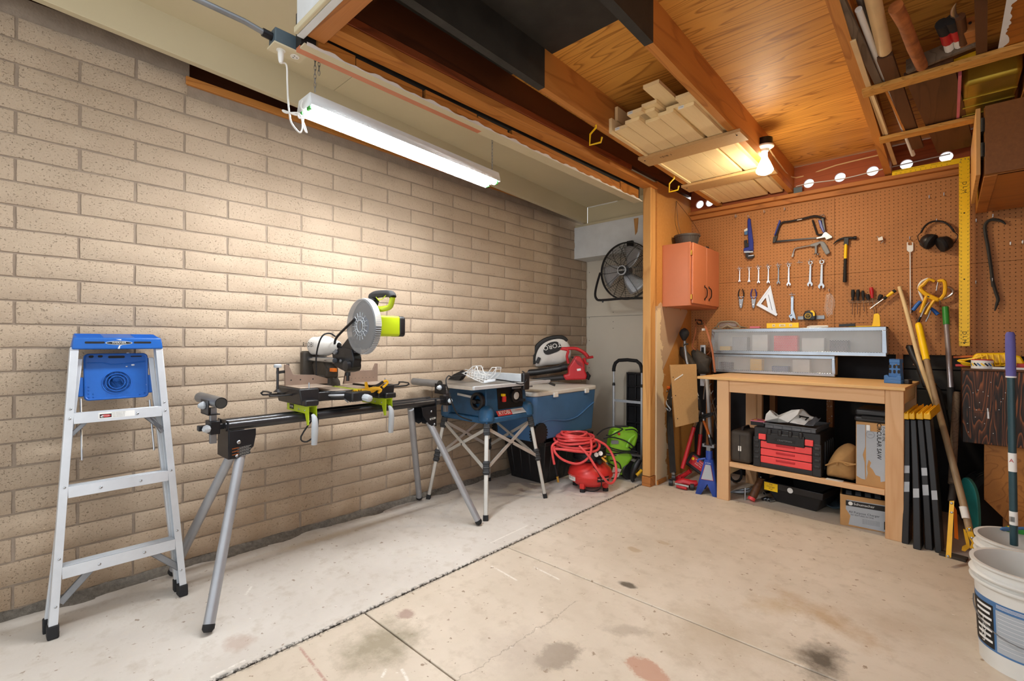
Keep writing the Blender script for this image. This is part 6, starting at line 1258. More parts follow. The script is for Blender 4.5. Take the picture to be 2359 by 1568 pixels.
b = B('black_plastic', MB); b.box(a-.008, c+.03, .045, .33, z0_, z0_+(z1_-z0_)*.45); b.build('base', t, bevel=.012); b = B('black_plastic', MB); b.box(a-.004, c+.028, .05, .33, z0_+(z1_-z0_)*.48, z1_); l_ = b.build('lid', t, bevel=.012); b = B('black_rubber', MB); b.box(a+.03, c-.01, .04, .055, z0_+.02, z0_+.04); b.build('handle', t, bevel=.004)
# under the bench
zf = lambda zx, zy: U(1650+zx/4.3556, 900+zy/4.3556, 'z', 0)
p0 = zf(600, 1110); p1 = zf(1005, 1215)
MP = fr((p0.x, p0.y, 0), (p1-p0)); Lp = (p1-p0).length
t = thing('oil_pan', 'black oil change pan with yellow sticker under the bench', 'pan', MP @ V((Lp/2, .15, 0)))
b = B('black_plastic', MP); g_ = lambda x0, x1, y0, y1, z: [(x0, y0, z), (x1, y0, z), (x1, y1, z), (x0, y1, z)]
lv = [g_(.0, Lp, 0, .30, .002), g_(-.045, Lp+.045, -.045, .345, .105), g_(-.06, Lp+.06, -.06, .36, .105), g_(-.065, Lp+.065, -.065, .365, .155), g_(-.04, Lp+.04, -.04, .34, .155), g_(.015, Lp-.015, .015, .285, .02)]
vs = sum(lv, []); b.add(vs, [(0, 3, 2, 1), (20, 21, 22, 23)]+[(4*i+k, 4*i+(k+1) % 4, 4*i+4+(k+1) % 4, 4*i+4+k) for i in range(5) for k in range(4)]); bd = b.build('basin', t, bevel=.005)
b = B('yellow', MP); b.box(-.055, .04, -.0665, -.0655, .09, .148); b.mat('maroon'); [b.text(s_, (-.008, -.067, .136-.016*i), (1, 0, 0), (0, 0, 1), .019) for i, s_ in enumerate(('Oil', 'Change', 'Pan'))]; b.mat('white').lathe([(0, 0), (.019, 0), (.019, .001), (0, .001)], (.125, -.0655, .125), (0, -1, 0), 24); b.build('sticker', bd)
p0 = zf(1240, 1345); p1 = zf(1690, 1430)
MP = fr((p0.x, p0.y+.01, 0), (p1-p0)); Lp = .32; hz = .20
t = thing('charger_box', 'worn grey battery charger carton on floor under the bench', 'box', MP @ V((Lp/2, .1, 0)))
b = B('cardboard', MP); b.box(0, Lp, 0, .22, 0, hz); bx_ = b.build('carton', t, bevel=.003)
b = B('grey_print', MP); b.prism([(.045, .012), (Lp, .004), (Lp, hz-.03), (.035, hz-.03), (.03, .11), (.055, .07)], (0, -.0004, 0), (1, 0, 0), (0, 0, 1), (0, -.0006, 0)); b.mat('ink').box(.03, Lp, -.0014, -.001, hz-.068, hz-.035); b.box(0.01, Lp-.0, .0, .15, hz+.0002, hz+.0008)
b.mat('grey_print'); [b.box(.03+i*.05, .06+i*.05, .02, .12, hz+.0009, hz+.0013) for i in range(5)]
b.mat('white').lathe([(.0, 0), (.012, 0), (.012, .0008), (0, .0008)], (.055, -.0014, hz-.051), (0, -1, 0), 18); b.text('Schumacher', (.125, -.0022, hz-.051), (1, 0, 0), (0, 0, 1), .022)
b.mat('ink').text('All Purpose Charger', (.125, -.0014, hz-.105), (1, 0, 0), (0, 0, 1), .019).text('SIX FEATURES IN ONE', (.115, -.0014, hz-.122), (1, 0, 0), (0, 0, 1), .012)
[b.text('deep cycle and automotive batteries', (.16, -.0014, hz-.14-.008*i), (1, 0, 0), (0, 0, 1), .006) for i in range(4)]
b.box(.225, .31, -.0014, -.001, .02, .07).mat('light_grey').box(.24, .265, -.002, -.0014, .035, .055); b.build('printed_face', bx_)
b = B('dark_metal', MB); b.M = Matrix(); q0 = zf(360, 1110); q1 = zf(430, 990)
t = thing('rotary_tool', 'brown and red air tool standing on floor under the bench', 'air tool', q0)
e_ = V((.045, .10, .0)); b = B('brown_wood'); b.tube([q0+V((0, 0, .02)), q0+V((.005, .01, .04)), q0+V((.02, .05, .10)), q0+V((.035, .09, .155))], [.02, .028, .026, .022], 12); b.build('body', t); b = B('salmon_red'); b.tube([q0+V((-.005, -.01, .012)), q0+V((0, 0, .03))], .026, 12); b.build('nose', t); b = B('steel'); b.tube([q0+V((-.05, .0, .0)), q0+V((-.052, .01, .09))], .006, 8); b.ball(q0+V((.035, .09, .17)), .008, 8, 5); b.build('lever', t)
for i, (zx, zy) in enumerate(((465, 1105), (500, 1112), (530, 1118), (480, 1080))):
    q = zf(zx, zy); b = B('steel'); b.cyl(q+V((0, 0, .014 if i < 3 else .040)), q+V((.02, .045, .016 if i < 3 else .042)), .013, n=14); b.mat('ink').cyl(q+V((-.0004, -.0008, .014 if i < 3 else .040)), q+V((0, 0, .014 if i < 3 else .04)), .009, n=12)
    tag(b.build('socket'), ('chrome socket nearest the air tool under the bench', 'middle chrome socket of the little pile under the bench', 'chrome socket nearest the oil pan under the bench', 'topmost chrome socket of the little pile under the bench')[i], 'socket', 'chrome sockets under the bench')
q = zf(165, 1030); b = B('galv'); b.tube([q+V((-.02, -.02, .012)), q+V((.04, .0, .02)), q+V((.10, .03, .03)), q+V((.13, .06, .06))], [.004, .012, .014, .008], 8, sm=2); b.tube([q+V((-.01, .02, .012)), q+V((.05, .03, .03)), q+V((.11, .05, .05))], [.004, .011, .008], 8); tag(b.build('snips'), 'steel snips lying on floor behind the left bench leg', 'snips')
q = zf(150, 960); b = B('black_rubber'); b.tube([q+V((.0+.05*math.cos(k), .1, .09+.07*math.sin(k))) for k in [2*PI*i/14 for i in range(14)]], .010, 7, True); tag(b.build('cable_coil'), 'black cable coil leaning at the back left bench leg', 'cable')
q = zf(1150, 1180); b = B('slate'); b.grid(lambda u, w: (q.x-.06+.18*u, q.y+.3*w, .012+.03*math.sin(u*3)*w+.008*math.sin(u*11+w*9)), 10, 10); tag(b.build('tarp', solid=.004), 'folded dark blue tarp on floor between oil pan and carton', 'tarp')
# mesh fronted wall boxes above the bench
def screen(x0, x1, z0, z1, y, frame_w, lab, top=True):
    t = thing('mesh_cabinet', lab, 'cabinet', ((x0+x1)/2, y+.05, z0), 'mesh fronted wall boxes')
    b = B('chrome')
    w = frame_w
    for a, c, d, e in ((x0, x1, z1-w, z1), (x0, x1, z0, z0+w), (x0, x0+w, z0+w, z1-w), (x1-w, x1, z0+w, z1-w)): b.box(a, c, y, y+.012, d, e)
    b.build('frame', t, bevel=.003)
    b = B('aluminium'); s = .0165; k = .56; H = z1-z0-2*w; run = H/k; xa, xb = x0+w, x1-w
    for sg in (1, -1):
        i = -int(run/s)-1
        while xa+i*s < xb:
            u0 = xa+i*s; u1 = u0+run; a, c = max(u0, xa), min(u1, xb); i += 1
            if c-a < .004: continue
            za = (a-u0)*k; zc = (c-u0)*k
            if sg < 0: za, zc = H-za, H-zc
            b.bar((a, y+.006+.001*sg, z0+w+za), (c, y+.006+.001*sg, z0+w+zc), .0016, .0026, (0, 1, 0))
    b.build('expanded_mesh', t)
    b = B('light_grey' if top else 'skin_wood'); b.box(x0, x1, y+.012, 4.364, z1-.012, z1-.001).box(x0, x1, y+.012, 4.364, z0+.001, z0+.012).box(x0, x0+.01, y+.012, 4.364, z0, z1-.002).box(x1-.01, x1, y+.012, 4.364, z0, z1-.002); b.build('box', t)
    b = B('dirty_white'); b.box(x0+.01, x1-.01, 4.355, 4.364, z0+.012, z1-.012); b.build('back_panel', t)
screen(1.402, 2.617, 1.085, 1.30, 4.215, .027, 'long mesh fronted metal box above the bench, upper of two')
screen(1.405, 2.31, .925, 1.083, 4.23, .022, 'shorter mesh fronted box just above the bench top, lower of two', False)
for i, (x, w_, h_, m, z0, lab) in enumerate(((1.50, .09, .05, 'yellow', 1.10, 'yellow packet behind the upper mesh at its corner end'), (1.62, .12, .13, 'grey_print', 1.10, 'grey packet behind the upper mesh, second from corner'), (1.78, .12, .15, 'white', 1.10, 'white packet behind the upper mesh left of the red one'), (1.97, .17, .14, 'salmon_red', 1.10, 'red box behind the upper wire mesh'), (2.16, .15, .12, 'white', 1.10, 'white packet behind the upper mesh right of the red one'), (2.33, .12, .1, 'slate', 1.10, 'grey green packet behind the upper mesh near its free end'),
    (1.50, .1, .07, 'ink', .94, 'black packet behind the lower mesh at its corner end'), (1.75, .09, .06, 'yellow', .985, 'yellow packet behind the lower mesh'), (1.93, .12, .05, 'cooler_blue', .94, 'blue packet behind the lower mesh beside the yellow one'), (2.08, .12, .11, 'paper', .94, 'white label box behind the lower mesh near its free end'))):
    b = B(m); b.box(x-w_/2, x+w_/2, 4.27, 4.345, z0-.002 if i != 7 else .938, z0+h_); tag(b.build('packet', bevel=.003), lab, 'packet', 'packets behind the wire mesh')
ZT = 1.3005
Z6 = zm(1600, 730, 2.696); S = lambda x, d=4.245: U(*Z6(x, 60), 'y', d).x
t = thing('safety_goggles', 'tan framed safety goggles on the upper mesh box', 'goggles', (S(205), 4.245, ZT))
a, c = S(140), S(285); b = B('tan_plastic'); Wd = c-a
b.tube([(a+.0, 4.235, ZT+.012), (a+.02, 4.22, ZT+.045), (a+.05, 4.217, ZT+.062), (c-.05, 4.217, ZT+.062), (c-.02, 4.22, ZT+.045), (c, 4.235, ZT+.012), (c-.04, 4.217, ZT+.006), ((a+c)/2+.015, 4.215, ZT+.022), ((a+c)/2, 4.215, ZT+.032), ((a+c)/2-.015, 4.215, ZT+.022), (a+.04, 4.217, ZT+.006)], .007, 8, True, sm=3); b.build('frame', t)
b = B('smoke_plastic'); b.grid(lambda u, w: (a+.02+(Wd-.04)*u, 4.221+.01*(2*u-1)**2, ZT+.014+.042*w), 10, 3); b.build('lens', t, solid=.002)
b = B('tan_plastic'); b.tube([(a-.025, 4.255, ZT+.012), (a+.0, 4.245, ZT+.02)], .012, 8, flat=.5); b.tube([(c, 4.235, ZT+.02), (c+.03, 4.255, ZT+.012), (c+.01, 4.285, ZT+.012), (a-.02, 4.29, ZT+.012), (a-.025, 4.255, ZT+.012)], .011, 8, sm=2, flat=.4); b.build('strap', t)
b = B('pink'); x = S(377); b.cb((x, 4.235, ZT+.009), (.075, .02, .014)); b.tube([(x-.04, 4.235, ZT+.016), (x+.045, 4.235, ZT+.014)], .003, 6); tag(b.build('foam_plug_pack', bevel=.003), 'small pink pack beside the yellow level on mesh box', 'pack')
a, c = S(450), S(650); t = thing('torpedo_level', 'short yellow spirit level on the upper mesh box', 'level', ((a+c)/2, 4.245, ZT))
b = B('yellow'); b.box(a, c, 4.23, 4.25, ZT, ZT+.041); b.build('body', t, bevel=.003)
for x, w_ in ((S(495), .010), (S(548), .022), (S(600), .010)): b = B('dirty_white'); b.box(x-w_, x+w_, 4.228, 4.231, ZT+.012, ZT+.031); b.mat('brass').box(x-w_*.55, x+w_*.55, 4.2265, 4.2285, ZT+.017, ZT+.026); b.build('vial', t)
b = B('white'); b.tube([(S(700), 4.235, ZT+.006), (S(720), 4.235, ZT+.008), (S(825), 4.235, ZT+.008), (S(832), 4.235, ZT+.007)], [.004, .008, .0075, .005], 8); tag(b.build('marker'), 'white marker lying on the upper mesh box', 'marker')
b = B('black_plastic'); b.bar((S(840), 4.225, ZT+.028), (S(1070), 4.225, ZT+.032), .002, .006, (0, 1, 0)); b.bar((S(900), 4.23, ZT+.012), (S(1000), 4.23, ZT+.016), .02, .02); tag(b.build('drywall_knife', bevel=.002), 'black long bladed tool lying on the upper mesh box', 'knife')
b = B('yellow'); a, c = S(960), S(1155); b.box(a, c, 4.23, 4.255, ZT, ZT+.006); b.prism([(0, 0), (.05, 0), (.046, .08), (.036, .095), (.012, .09), (.008, .04)], (c-.05, 4.24, ZT+.001), (1, 0, 0), (0, 0, 1), (0, .012, 0)); tag(b.build('yellow_square', bevel=.002), 'yellow try square at the free end of the upper mesh box', 'square')
# pocket hole jig on the bench
Zj = zm(2030, 620, 2.636); pj = lambda x, y, z_=BZ: U(*Zj(x, y), 'z', z_)
p0, p1 = pj(15, 690), pj(120, 697); MJ = fr(p0, (p1-p0)); Wj = (p1-p0).length; hj = .155
t = thing('pocket_hole_jig', 'blue pocket hole jig standing on the bench top end', 'jig', MJ @ V((Wj/2, .05, 0)))
b = B('blue', MJ); basic('jig_blue', '3f74b4', .5, var=.1)
b = B('jig_blue', MJ); b.box(0, Wj, 0, .10, 0, .022); b.prism([(0, .02), (Wj, .02), (Wj, .05), (Wj*.8, .055), (Wj*.7, .04), (Wj*.3, .04), (Wj*.2, .055), (0, .05)], (0, .0, 0), (1, 0, 0), (0, 0, 1), (0, .012, 0)); b.build('base', t, bevel=.004)
b = B('jig_blue', MJ); b.prism([(.012, .02), (Wj-.012, .02), (Wj-.02, hj-.02), (.02, hj-.02)], (0, .03, 0), (1, 0, 0), (0, 0, 1), (0, .04, 0)); b.box(.018, Wj-.018, .028, .075, hj-.022, hj); [b.box(.02+i*.012, .026+i*.012, .026, .078, hj, hj+.004) for i in range(5)]; tw = b.build('guide_block', t, bevel=.003)
b = B('ink', MJ)
for i in range(3):
    for j in range(2): xq_ = Wj*(.25+.25*i); b.prism(rrect(xq_-.007, xq_+.007, .065+j*.033, .088+j*.033, .006), (0, .0295, 0), (1, 0, 0), (0, 0, 1), (0, -.0012, 0))
b.build('drill_guide', tw); b = B('brass', MJ); b.ball((Wj*.62, .026, hj-.035), .005, 8, 5); b.build('pin', tw)
b = B('black_plastic', MJ); b.box(Wj, Wj+.03, .03, .08, .0, .03); b.build('clamp_pad', t, bevel=.005)
# ---------------------------------------------------------------- orange wall cabinet, pot
t = thing('wall_cabinet', 'copper orange two door wall cabinet hung in the pegboard corner', 'cabinet', (1.33, 4.02, 1.50))
yc0, yc1, xc0, xc1, zc0, zc1 = 3.67, 4.364, 1.162, 1.445, 1.505, 2.0
# side face lies on the panel wall, front with the doors looks along +x
xf = 1.395
q = U(1590, 630, 'y', 3.75)
xa, xb = 1.162, q.x; y_f = 3.75
c1 = U(1590, 556, 'y', y_f); c0 = U(1590, 703, 'y', y_f); r1 = U(1671, 578, 'x', c1.x); 
zlo, zhi = c0.z, c1.z
b = B('copper_paint'); b.box(xa, xb-.02, y_f, 4.362, zlo, zhi); b.box(xb-.02, xb, y_f, y_f+.02, zlo, zhi); b.box(xb-.02, xb, y_f+.02, 4.362, zlo, zlo+.02); b.build('carcass', t, bevel=.002)
ym = y_f+.018+(4.36-y_f-.018)*.5
for i, (ya, yb_) in enumerate(((y_f+.02, ym-.002), (ym+.002, 4.362))):
    b = B('copper_paint'); b.box(xb-.001, xb+.017, ya, yb_, zlo+.018, zhi-.004); d_ = b.build('door', t, bevel=.005, seg=3)
    b = B('brass' if False else 'dark_metal'); yh = ym+(-.05 if i == 0 else .05); b.tube([(xb+.017, yh, zlo+.07), (xb+.035, yh, zlo+.085), (xb+.04, yh, zlo+.12), (xb+.035, yh, zlo+.155), (xb+.017, yh, zlo+.17)], .0045, 7, sm=2); b.ball((xb+.018, yh, zlo+.065), (.004, .008, .011), 8, 5).ball((xb+.018, yh, zlo+.175), (.004, .008, .011), 8, 5); b.build('handle', d_)
    if i == 0:
        for zz in (zlo+.07, zhi-.09): b = B('brass'); b.box(xb+.001, xb+.012, ya-.016, ya+.001, zz-.02, zz+.02); b.build('hinge', d_, bevel=.001)
zt = zhi+.0005
q = U(1588, 560, 'z', zt); P0 = V((1.275, 3.99, zt))
t = thing('hanging_pot', 'dark grey plastic hanging planter pot on the orange cabinet', 'pot', P0)
b = B('dusty_black'); basic('pot_grey', '4d4743', .5, var=.12)
pot_r, pot_h = .108, .105
b = B('pot_grey'); n = 60; prof = [(.078, 0), (.10, pot_h*.85), (.107, pot_h*.86), (.109, pot_h), (.104, pot_h), (.098, pot_h*.8), (.075, .004)]
b.lathe(prof, P0, (0, 0, 1), 48)
for k in range(36): a = 2*PI*k/36; b.bar(P0+V((math.cos(a)*.079, math.sin(a)*.079, .004)), P0+V((math.cos(a)*.10, math.sin(a)*.10, pot_h*.84)), .006, .004, (math.cos(a), math.sin(a), 0))
b.build('body', t)
b = B('paper'); b.ball(P0+V((-.03, 0, pot_h-.01)), (.06, .05, .02), 12, 6); b.build('liner', t)
pk = V((1.175, 4.0, 2.43))
b = B('dark_metal'); 
for a in (2.3, 4.4, .2): e = P0+V((math.cos(a)*.106, math.sin(a)*.106, pot_h)); b.tube([e, (e+pk)/2+V((.03*math.cos(a), .03*math.sin(a), -.03)), pk], .0015, 5, sm=4)
b.build('hanger_wire', t)
b = B('light_grey'); b.tube([V((xb-.09, 4.10, zt+.012)), V((xb-.03, 4.16, zt+.012))], [.012, .010], 10); b.mat('black_rubber').tube([V((xb-.03, 4.16, zt+.012)), V((xb-.012, 4.178, zt+.012))], .0115, 10); tag(b.build('caulk_tube'), 'grey tube with black cap lying on the orange cabinet top', 'tube')
# ---------------------------------------------------------------- corner clutter left of the bench
Z5 = zm(1500, 730, 3.645)
def C5(x, y, yy=None, xx=None): return U(*Z5(x, y), 'y', yy) if xx is None else U(*Z5(x, y), 'x', xx)
# string trimmer leaning in the corner, head down
t = thing('string_trimmer', 'black and silver string trimmer leaning upside down in the corner', 'trimmer', C5(430, 1100, 3.95))
b = B('galv'); b.tube([C5(282, 200, 4.05), C5(285, 260, 4.05), C5(300, 370, 4.03), C5(335, 500, 4.0), C5(375, 640, 3.96), C5(395, 700, 3.95)], .0125, 12, sm=4); b.build('shaft', t)
b = B('black_rubber'); b.lathe([(.008, -.06), (.03, -.045), (.042, -.02), (.04, .0), (.03, .02), (.012, .05)], C5(278, 150, 4.05), (0, -.1, -1), 20)
tt5 = lambda pts, yy, r, sm=3: b.tube([C5(x, y, yy) for x, y in pts], r, 10, sm=sm); b.build('engine_bell', t)
b = B('dusty_black'); tt5([(262, 250), (270, 300), (300, 335), (340, 400), (370, 450)], 4.12, [.02, .035, .035, .04, .03]); tt5([(270, 235), (310, 225)], 4.04, .008, 0); b.build('guard', t)
b = B('black_rubber'); tt5([(392, 690), (405, 740), (418, 790)], 3.945, [.016, .019, .017]); tt5([(325, 850), (345, 838), (420, 830), (505, 808), (508, 820), (440, 845), (360, 862), (325, 855)], 3.90, .009); b.build('loop_handle', t)
b = B('orange'); tt5([(440, 870), (465, 930), (485, 985)], 3.93, [.010, .012, .011], 0); b.mat('steel'); tt5([(430, 800), (442, 870)], 3.935, .010, 0); tt5([(485, 985), (492, 1010)], 3.93, .012, 0); b.mat('black_plastic'); tt5([(492, 1010), (510, 1060), (505, 1110)], 3.93, [.016, .024, .02], 0); b.build('lower_shaft', t)
b = B('white'); tt5([(332, 490), (360, 590), (388, 665)], 3.975-.002, .0135, 2); b.mat('cooler_blue')
for i in range(7): u_ = i/6; p = C5(336+46*u_, 510+140*u_, 3.95); b.ball(p, (.005, .004, .005), 8, 5)
b.build('label', t)
# black dust collector bag & strap
t = thing('tool_pouch', 'black canvas tool pouch with leather strap hanging in the corner', 'pouch', C5(420, 400, 4.2))
MPq = fr(C5(420, 470, 4.16), (1, 0, 0)); ol = [LP(MPq, *Z5(*q)) for q in ((340, 285), (380, 268), (465, 318), (505, 345), (500, 380), (485, 420), (490, 470), (410, 478), (375, 440), (345, 340))]
b = pillow(B('dusty_black'), outline(ol, 2), MPq, .045, 5); b.build('body', t)
b = B('leather'); b.tube([C5(345, 245, 4.12), C5(372, 130, 4.15), C5(378, 50, 4.24), C5(400, 20, 4.26), C5(440, 40, 4.25), C5(465, 120, 4.18), C5(490, 200, 4.13), C5(500, 280, 4.11), C5(470, 315, 4.12)], .009, 6, sm=4, flat=.35); b.tube([C5(455, 75, 4.18), C5(480, 150, 4.13), C5(510, 260, 4.10), C5(525, 370, 4.09), C5(537, 465, 4.08)], .009, 6, sm=4, flat=.35); b.tube([C5(345, 245, 4.12), C5(360, 270, 4.12), C5(378, 275, 4.12)], .011, 6, sm=2, flat=.4); b.build('strap', t)
b = B('dark_metal'); b.tube([C5(370, 20, 4.26), C5(420, 30, 4.25), C5(430, 60, 4.25), C5(395, 60, 4.25)], .006, 6, True); b.mat('paper').cb(C5(440, 105, 4.2), (.03, .004, .02)); b.build('buckle', t)
# cardboard panel leaning on the side wall
t = B('mdf'); p4 = [C5(160, 402, xx=1.30), C5(380, 395, xx=1.42), C5(400, 878, xx=1.46), C5(208, 925, xx=1.36)]
t.hexa([p+V((0, .0, 0)) for p in p4]+[p+V((-.012, .014, 0)) for p in p4]); e_ = p4[1]-p4[0]
t.mat('white'); m_ = lambda u, w: p4[0]*(1-u)*(1-w)+p4[1]*u*(1-w)+p4[2]*u*w+p4[3]*(1-u)*w+V((.002, -.003, 0)); t.add([m_(.1, .26), m_(.12, .235), m_(.45, .155), m_(.46, .175)], [(0, 1, 2, 3)]); t.mat('ink')
for u, w in ((.07, .2), (.1, .5), (.1, .87)): t.ball(m_(u, w), .004, 6, 4)
tag(t.build('board_offcut'), 'tan board offcut with a white scuff leaning in the corner', 'board')
# black folded saw horse leg at far left
t = thing('folding_stand', 'black folded metal stand leaning on the tan side panel', 'stand', C5(190, 1300, 3.78))
b = B('black_paint'); b.tube([C5(150, 480, 3.95), C5(160, 800, 3.86), C5(190, 1310, 3.77)], .022, 4, flat=.9); b.tube([C5(130, 600, 3.92), C5(145, 850, 3.85), C5(175, 1310, 3.75)], .02, 4, flat=.9); b.build('leg', t)
b = B('black_paint'); b.tube([C5(140, 600, 3.9), C5(150, 700, 3.88), C5(165, 830, 3.84)], .035, 4, flat=.5); b.build('hinge_plate', t)
b = B('steel')
for q in ((133, 622), (140, 692), (122, 828), (175, 675)): b.ball(C5(*q, 3.84), (.007, .007, .007), 8, 5)
b.mat('light_grey').tube([C5(95, 690, 3.84), C5(112, 655, 3.84), C5(130, 730, 3.83), C5(165, 775, 3.83), C5(155, 790, 3.83), C5(120, 760, 3.83), C5(95, 690, 3.84)], .006, 6); b.build('release_lever', t)
b = B('orange'); b.cb(C5(143, 592, 3.86), (.03, .03, .022)); b.mat('bright_red').cb(C5(143, 596, 3.855), (.03, .02, .012)); b.build('catch', t, bevel=.004)
# red jack handles, floor jack, jack stand
t = thing('floor_jack', 'red trolley jack on the floor behind the blue jack stand', 'jack', FL(1570, 1130))
jq = lambda x, y, yy=3.78: C5(x, y, yy)
b = B('red'); b.tube([jq(210, 1400, 3.70), jq(270, 1380, 3.72), jq(340, 1400, 3.74), jq(390, 1390, 3.76)], [.02, .028, .03, .02], 8, sm=2); b.tube([jq(205, 1360), jq(260, 1340), jq(330, 1290)], .018, 8); b.tube([jq(215, 1420, 3.68), jq(300, 1440, 3.68)], .012, 8); b.bar(jq(250, 1330), jq(240, 1370), .05, .03); fr_ = b.build('frame', t)
b = B('steel'); b.cyl(jq(205, 1400, 3.69), jq(320, 1425, 3.69), .014, n=12); b.build('axle', t)
b = B('galv'); b.lathe([(.01, -.012), (.034, -.012), (.036, 0), (.034, .012), (.01, .012)], jq(190, 1335, 3.74), (1, .4, .2), 16); b.build('saddle', t)
for q in ((165, 1405), (345, 1435), (190, 1345)): b = B('black_plastic'); p = jq(*q, 3.72); b.lathe([(.0, -.014), (.026, -.014), (.026, .014), (0, .014)], (p.x, p.y, max(.027, p.z)), (1, .3, 0), 16); b.build('wheel', t)
for lab, pts, yy in (('red jack handle leaning in the corner, nearer the side panel', ((262, 1270), (360, 925), (380, 870), (400, 790)), (3.72, 3.92)), ('red jack handle leaning in the corner, nearer the bench leg', ((398, 1160), (415, 985), (425, 880)), (3.86, 3.95))):
    t = thing('jack_bar', lab, 'handle', C5(*pts[0], yy[0]), 'red jack handles'); n = len(pts); P_ = [C5(*q, yy[0]+(yy[1]-yy[0])*i/(n-1)) for i, q in enumerate(pts)]
    b = B('red'); b.tube([P_[0], P_[1]], .0155, 12); b.build('grip', t); b = B('steel'); b.tube(P_[1:], .012, 10); b.build('rod', t)
t = thing('battery_charger', 'small black battery charger with red label in the corner', 'charger', C5(380, 1300, 3.84))
Mq = fr(C5(378, 1230, 3.80), (.85, -.1, -.42), (.42, .1, .85)); b = B('black_plastic', Mq); b.box(-.085, .085, 0, .09, -.06, .06); bd = b.build('body', t, bevel=.012)
b = B('red', Mq); b.box(-.055, .07, -.0012, -.0004, -.03, .045); b.mat('white'); [b.text(s_, (.02, -.002, .03-.017*i), (1, 0, 0), (0, 0, 1), .012) for i, s_ in enumerate(('SPEED CHARGE', '6/12 VOLT', 'START 50A'))]; b.mat('yellow').lathe([(0, 0), (.012, 0), (.012, .001), (0, .001)], (-.04, -.0015, .02), (0, -1, 0), 16); b.build('label', bd)
f0, f1 = FL(1600, 1135), FL(1652, 1144); c_ = (f0+f1)/2+V((0, .07, 0))
t = thing('jack_stand', 'blue steel jack stand on floor beside the left bench leg', 'jack stand', c_)
hs = .30; s_ = .078
def stand_face(b, sx, sy):
    pass
b = B('deep_blue'); basic('stand_blue', '2f4fa8', .42, var=.1)
b = B('stand_blue'); e1 = V((f1.x-f0.x, f1.y-f0.y, 0)).normalized(); e2 = V((-e1.y, e1.x, 0)); w0 = (f1-f0).length/2; O = c_
for e, f_ in ((e1, e2), (e2, e1), (e1, -e2), (e2, -e1)):
    for sg in (-1, 1):
        b.add([O+f_*w0+e*sg*w0, O+f_*w0+e*sg*w0*.52, O+f_*w0*.78+e*sg*.0+V((0, 0, .085)), O+f_*.03+e*sg*.0+V((0, 0, .26)), O+f_*.026+e*sg*.026+V((0, 0, .27))], [(0, 1, 2, 3, 4)])
b.cyl(O+V((0, 0, .24)), O+V((0, 0, .33)), .024, n=8)
bd = b.build('base', t, solid=.004)
b = B('galv'); b.bar(O+V((0, 0, .33)), O+V((0, 0, .36)), .03, .03, (1, 0, 0)); b.box(O.x-.045, O.x+.045, O.y-.02, O.y+.02, .36, .372).box(O.x-.045, O.x-.03, O.y-.02, O.y+.02, .372, .385).box(O.x+.03, O.x+.045, O.y-.02, O.y+.02, .372, .385); b.build('saddle', t)
b = B('stand_blue'); b.tube([O+V((-.02, -.02, .27)), O+V((-.07, -.035, .255)), O+V((-.075, -.03, .235))], .008, 7, sm=2); b.build('ratchet_lever', t)
nf = -e2; lab_ = lambda u, w: O+nf*(.03+(w0*.86-.03)*(1-w)+.004)+e1*u+V((0, 0, .10+.15*w))
b = B('grey_print'); b.add([lab_(-.045, .12), lab_(.045, .12), lab_(.02, .85), lab_(-.02, .85)], [(0, 1, 2, 3)]); b.mat('red')
for a, c in (((-.045, .12), (.045, .12)), ((-.045, .12), (-.02, .85)), ((.045, .12), (.02, .85))): b.bar(lab_(*a)+nf*.001, lab_(*c)+nf*.001, .002, .002)
b.mat('white'); b.text('3 TON', lab_(0, .93)+nf*.003, e1, (0, 0, 1), .014); b.build('sticker', bd)
# shelf bracket / cutting guide standing behind
b = B('aluminium'); b.bar(C5(470, 520, 4.05), C5(500, 1010, 3.98), .02, .03, (0, 1, 0)); tag(b.build('aluminium_bar'), 'upright aluminium bar in the corner behind trimmer', 'bar')
b = B('steel'); A_, B_ = C5(455, 530, 4.12), C5(560, 960, 3.95); A2, B2 = C5(470, 525, 4.12), C5(565, 900, 3.95)
b.tube([A_, B_], .004, 6).tube([A2, B2], .004, 6)
for k in range(7): u_ = k/6; b.tube([A_*(1-u_)+B_*u_, A2*(1-u_)+B2*u_+V((.02, 0, .03))], .003, 5)
b.tube([C5(440, 690, 4.1), C5(450, 590, 4.1), C5(462, 540, 4.1)], .006, 6, sm=2); tag(b.build('wire_rack'), 'thin steel wire rack standing behind the trimmer handle', 'rack')
b = B('aluminium'); p0, p1 = C5(440, 235, 4.3), C5(440, 300, 4.3); b.box(p0.x-.022, p0.x+.022, 4.28, 4.30, p1.z-.3, p0.z+.0); b.mat('ink').box(p0.x-.012, p0.x+.012, 4.278, 4.2802, p1.z, p0.z-.02); tag(b.build('blue_level'), 'pale blue level end standing behind the leather strap', 'level')
# ---------------------------------------------------------------- right of the bench
Z8 = zm(2060, 900, 2.1338); G = lambda x, y, yy: U(*Z8(x, y), 'y', yy)
R7 = zm(2000, 600, 2.2396); H7 = lambda x, y, yy: U(*R7(x, y), 'y', yy)
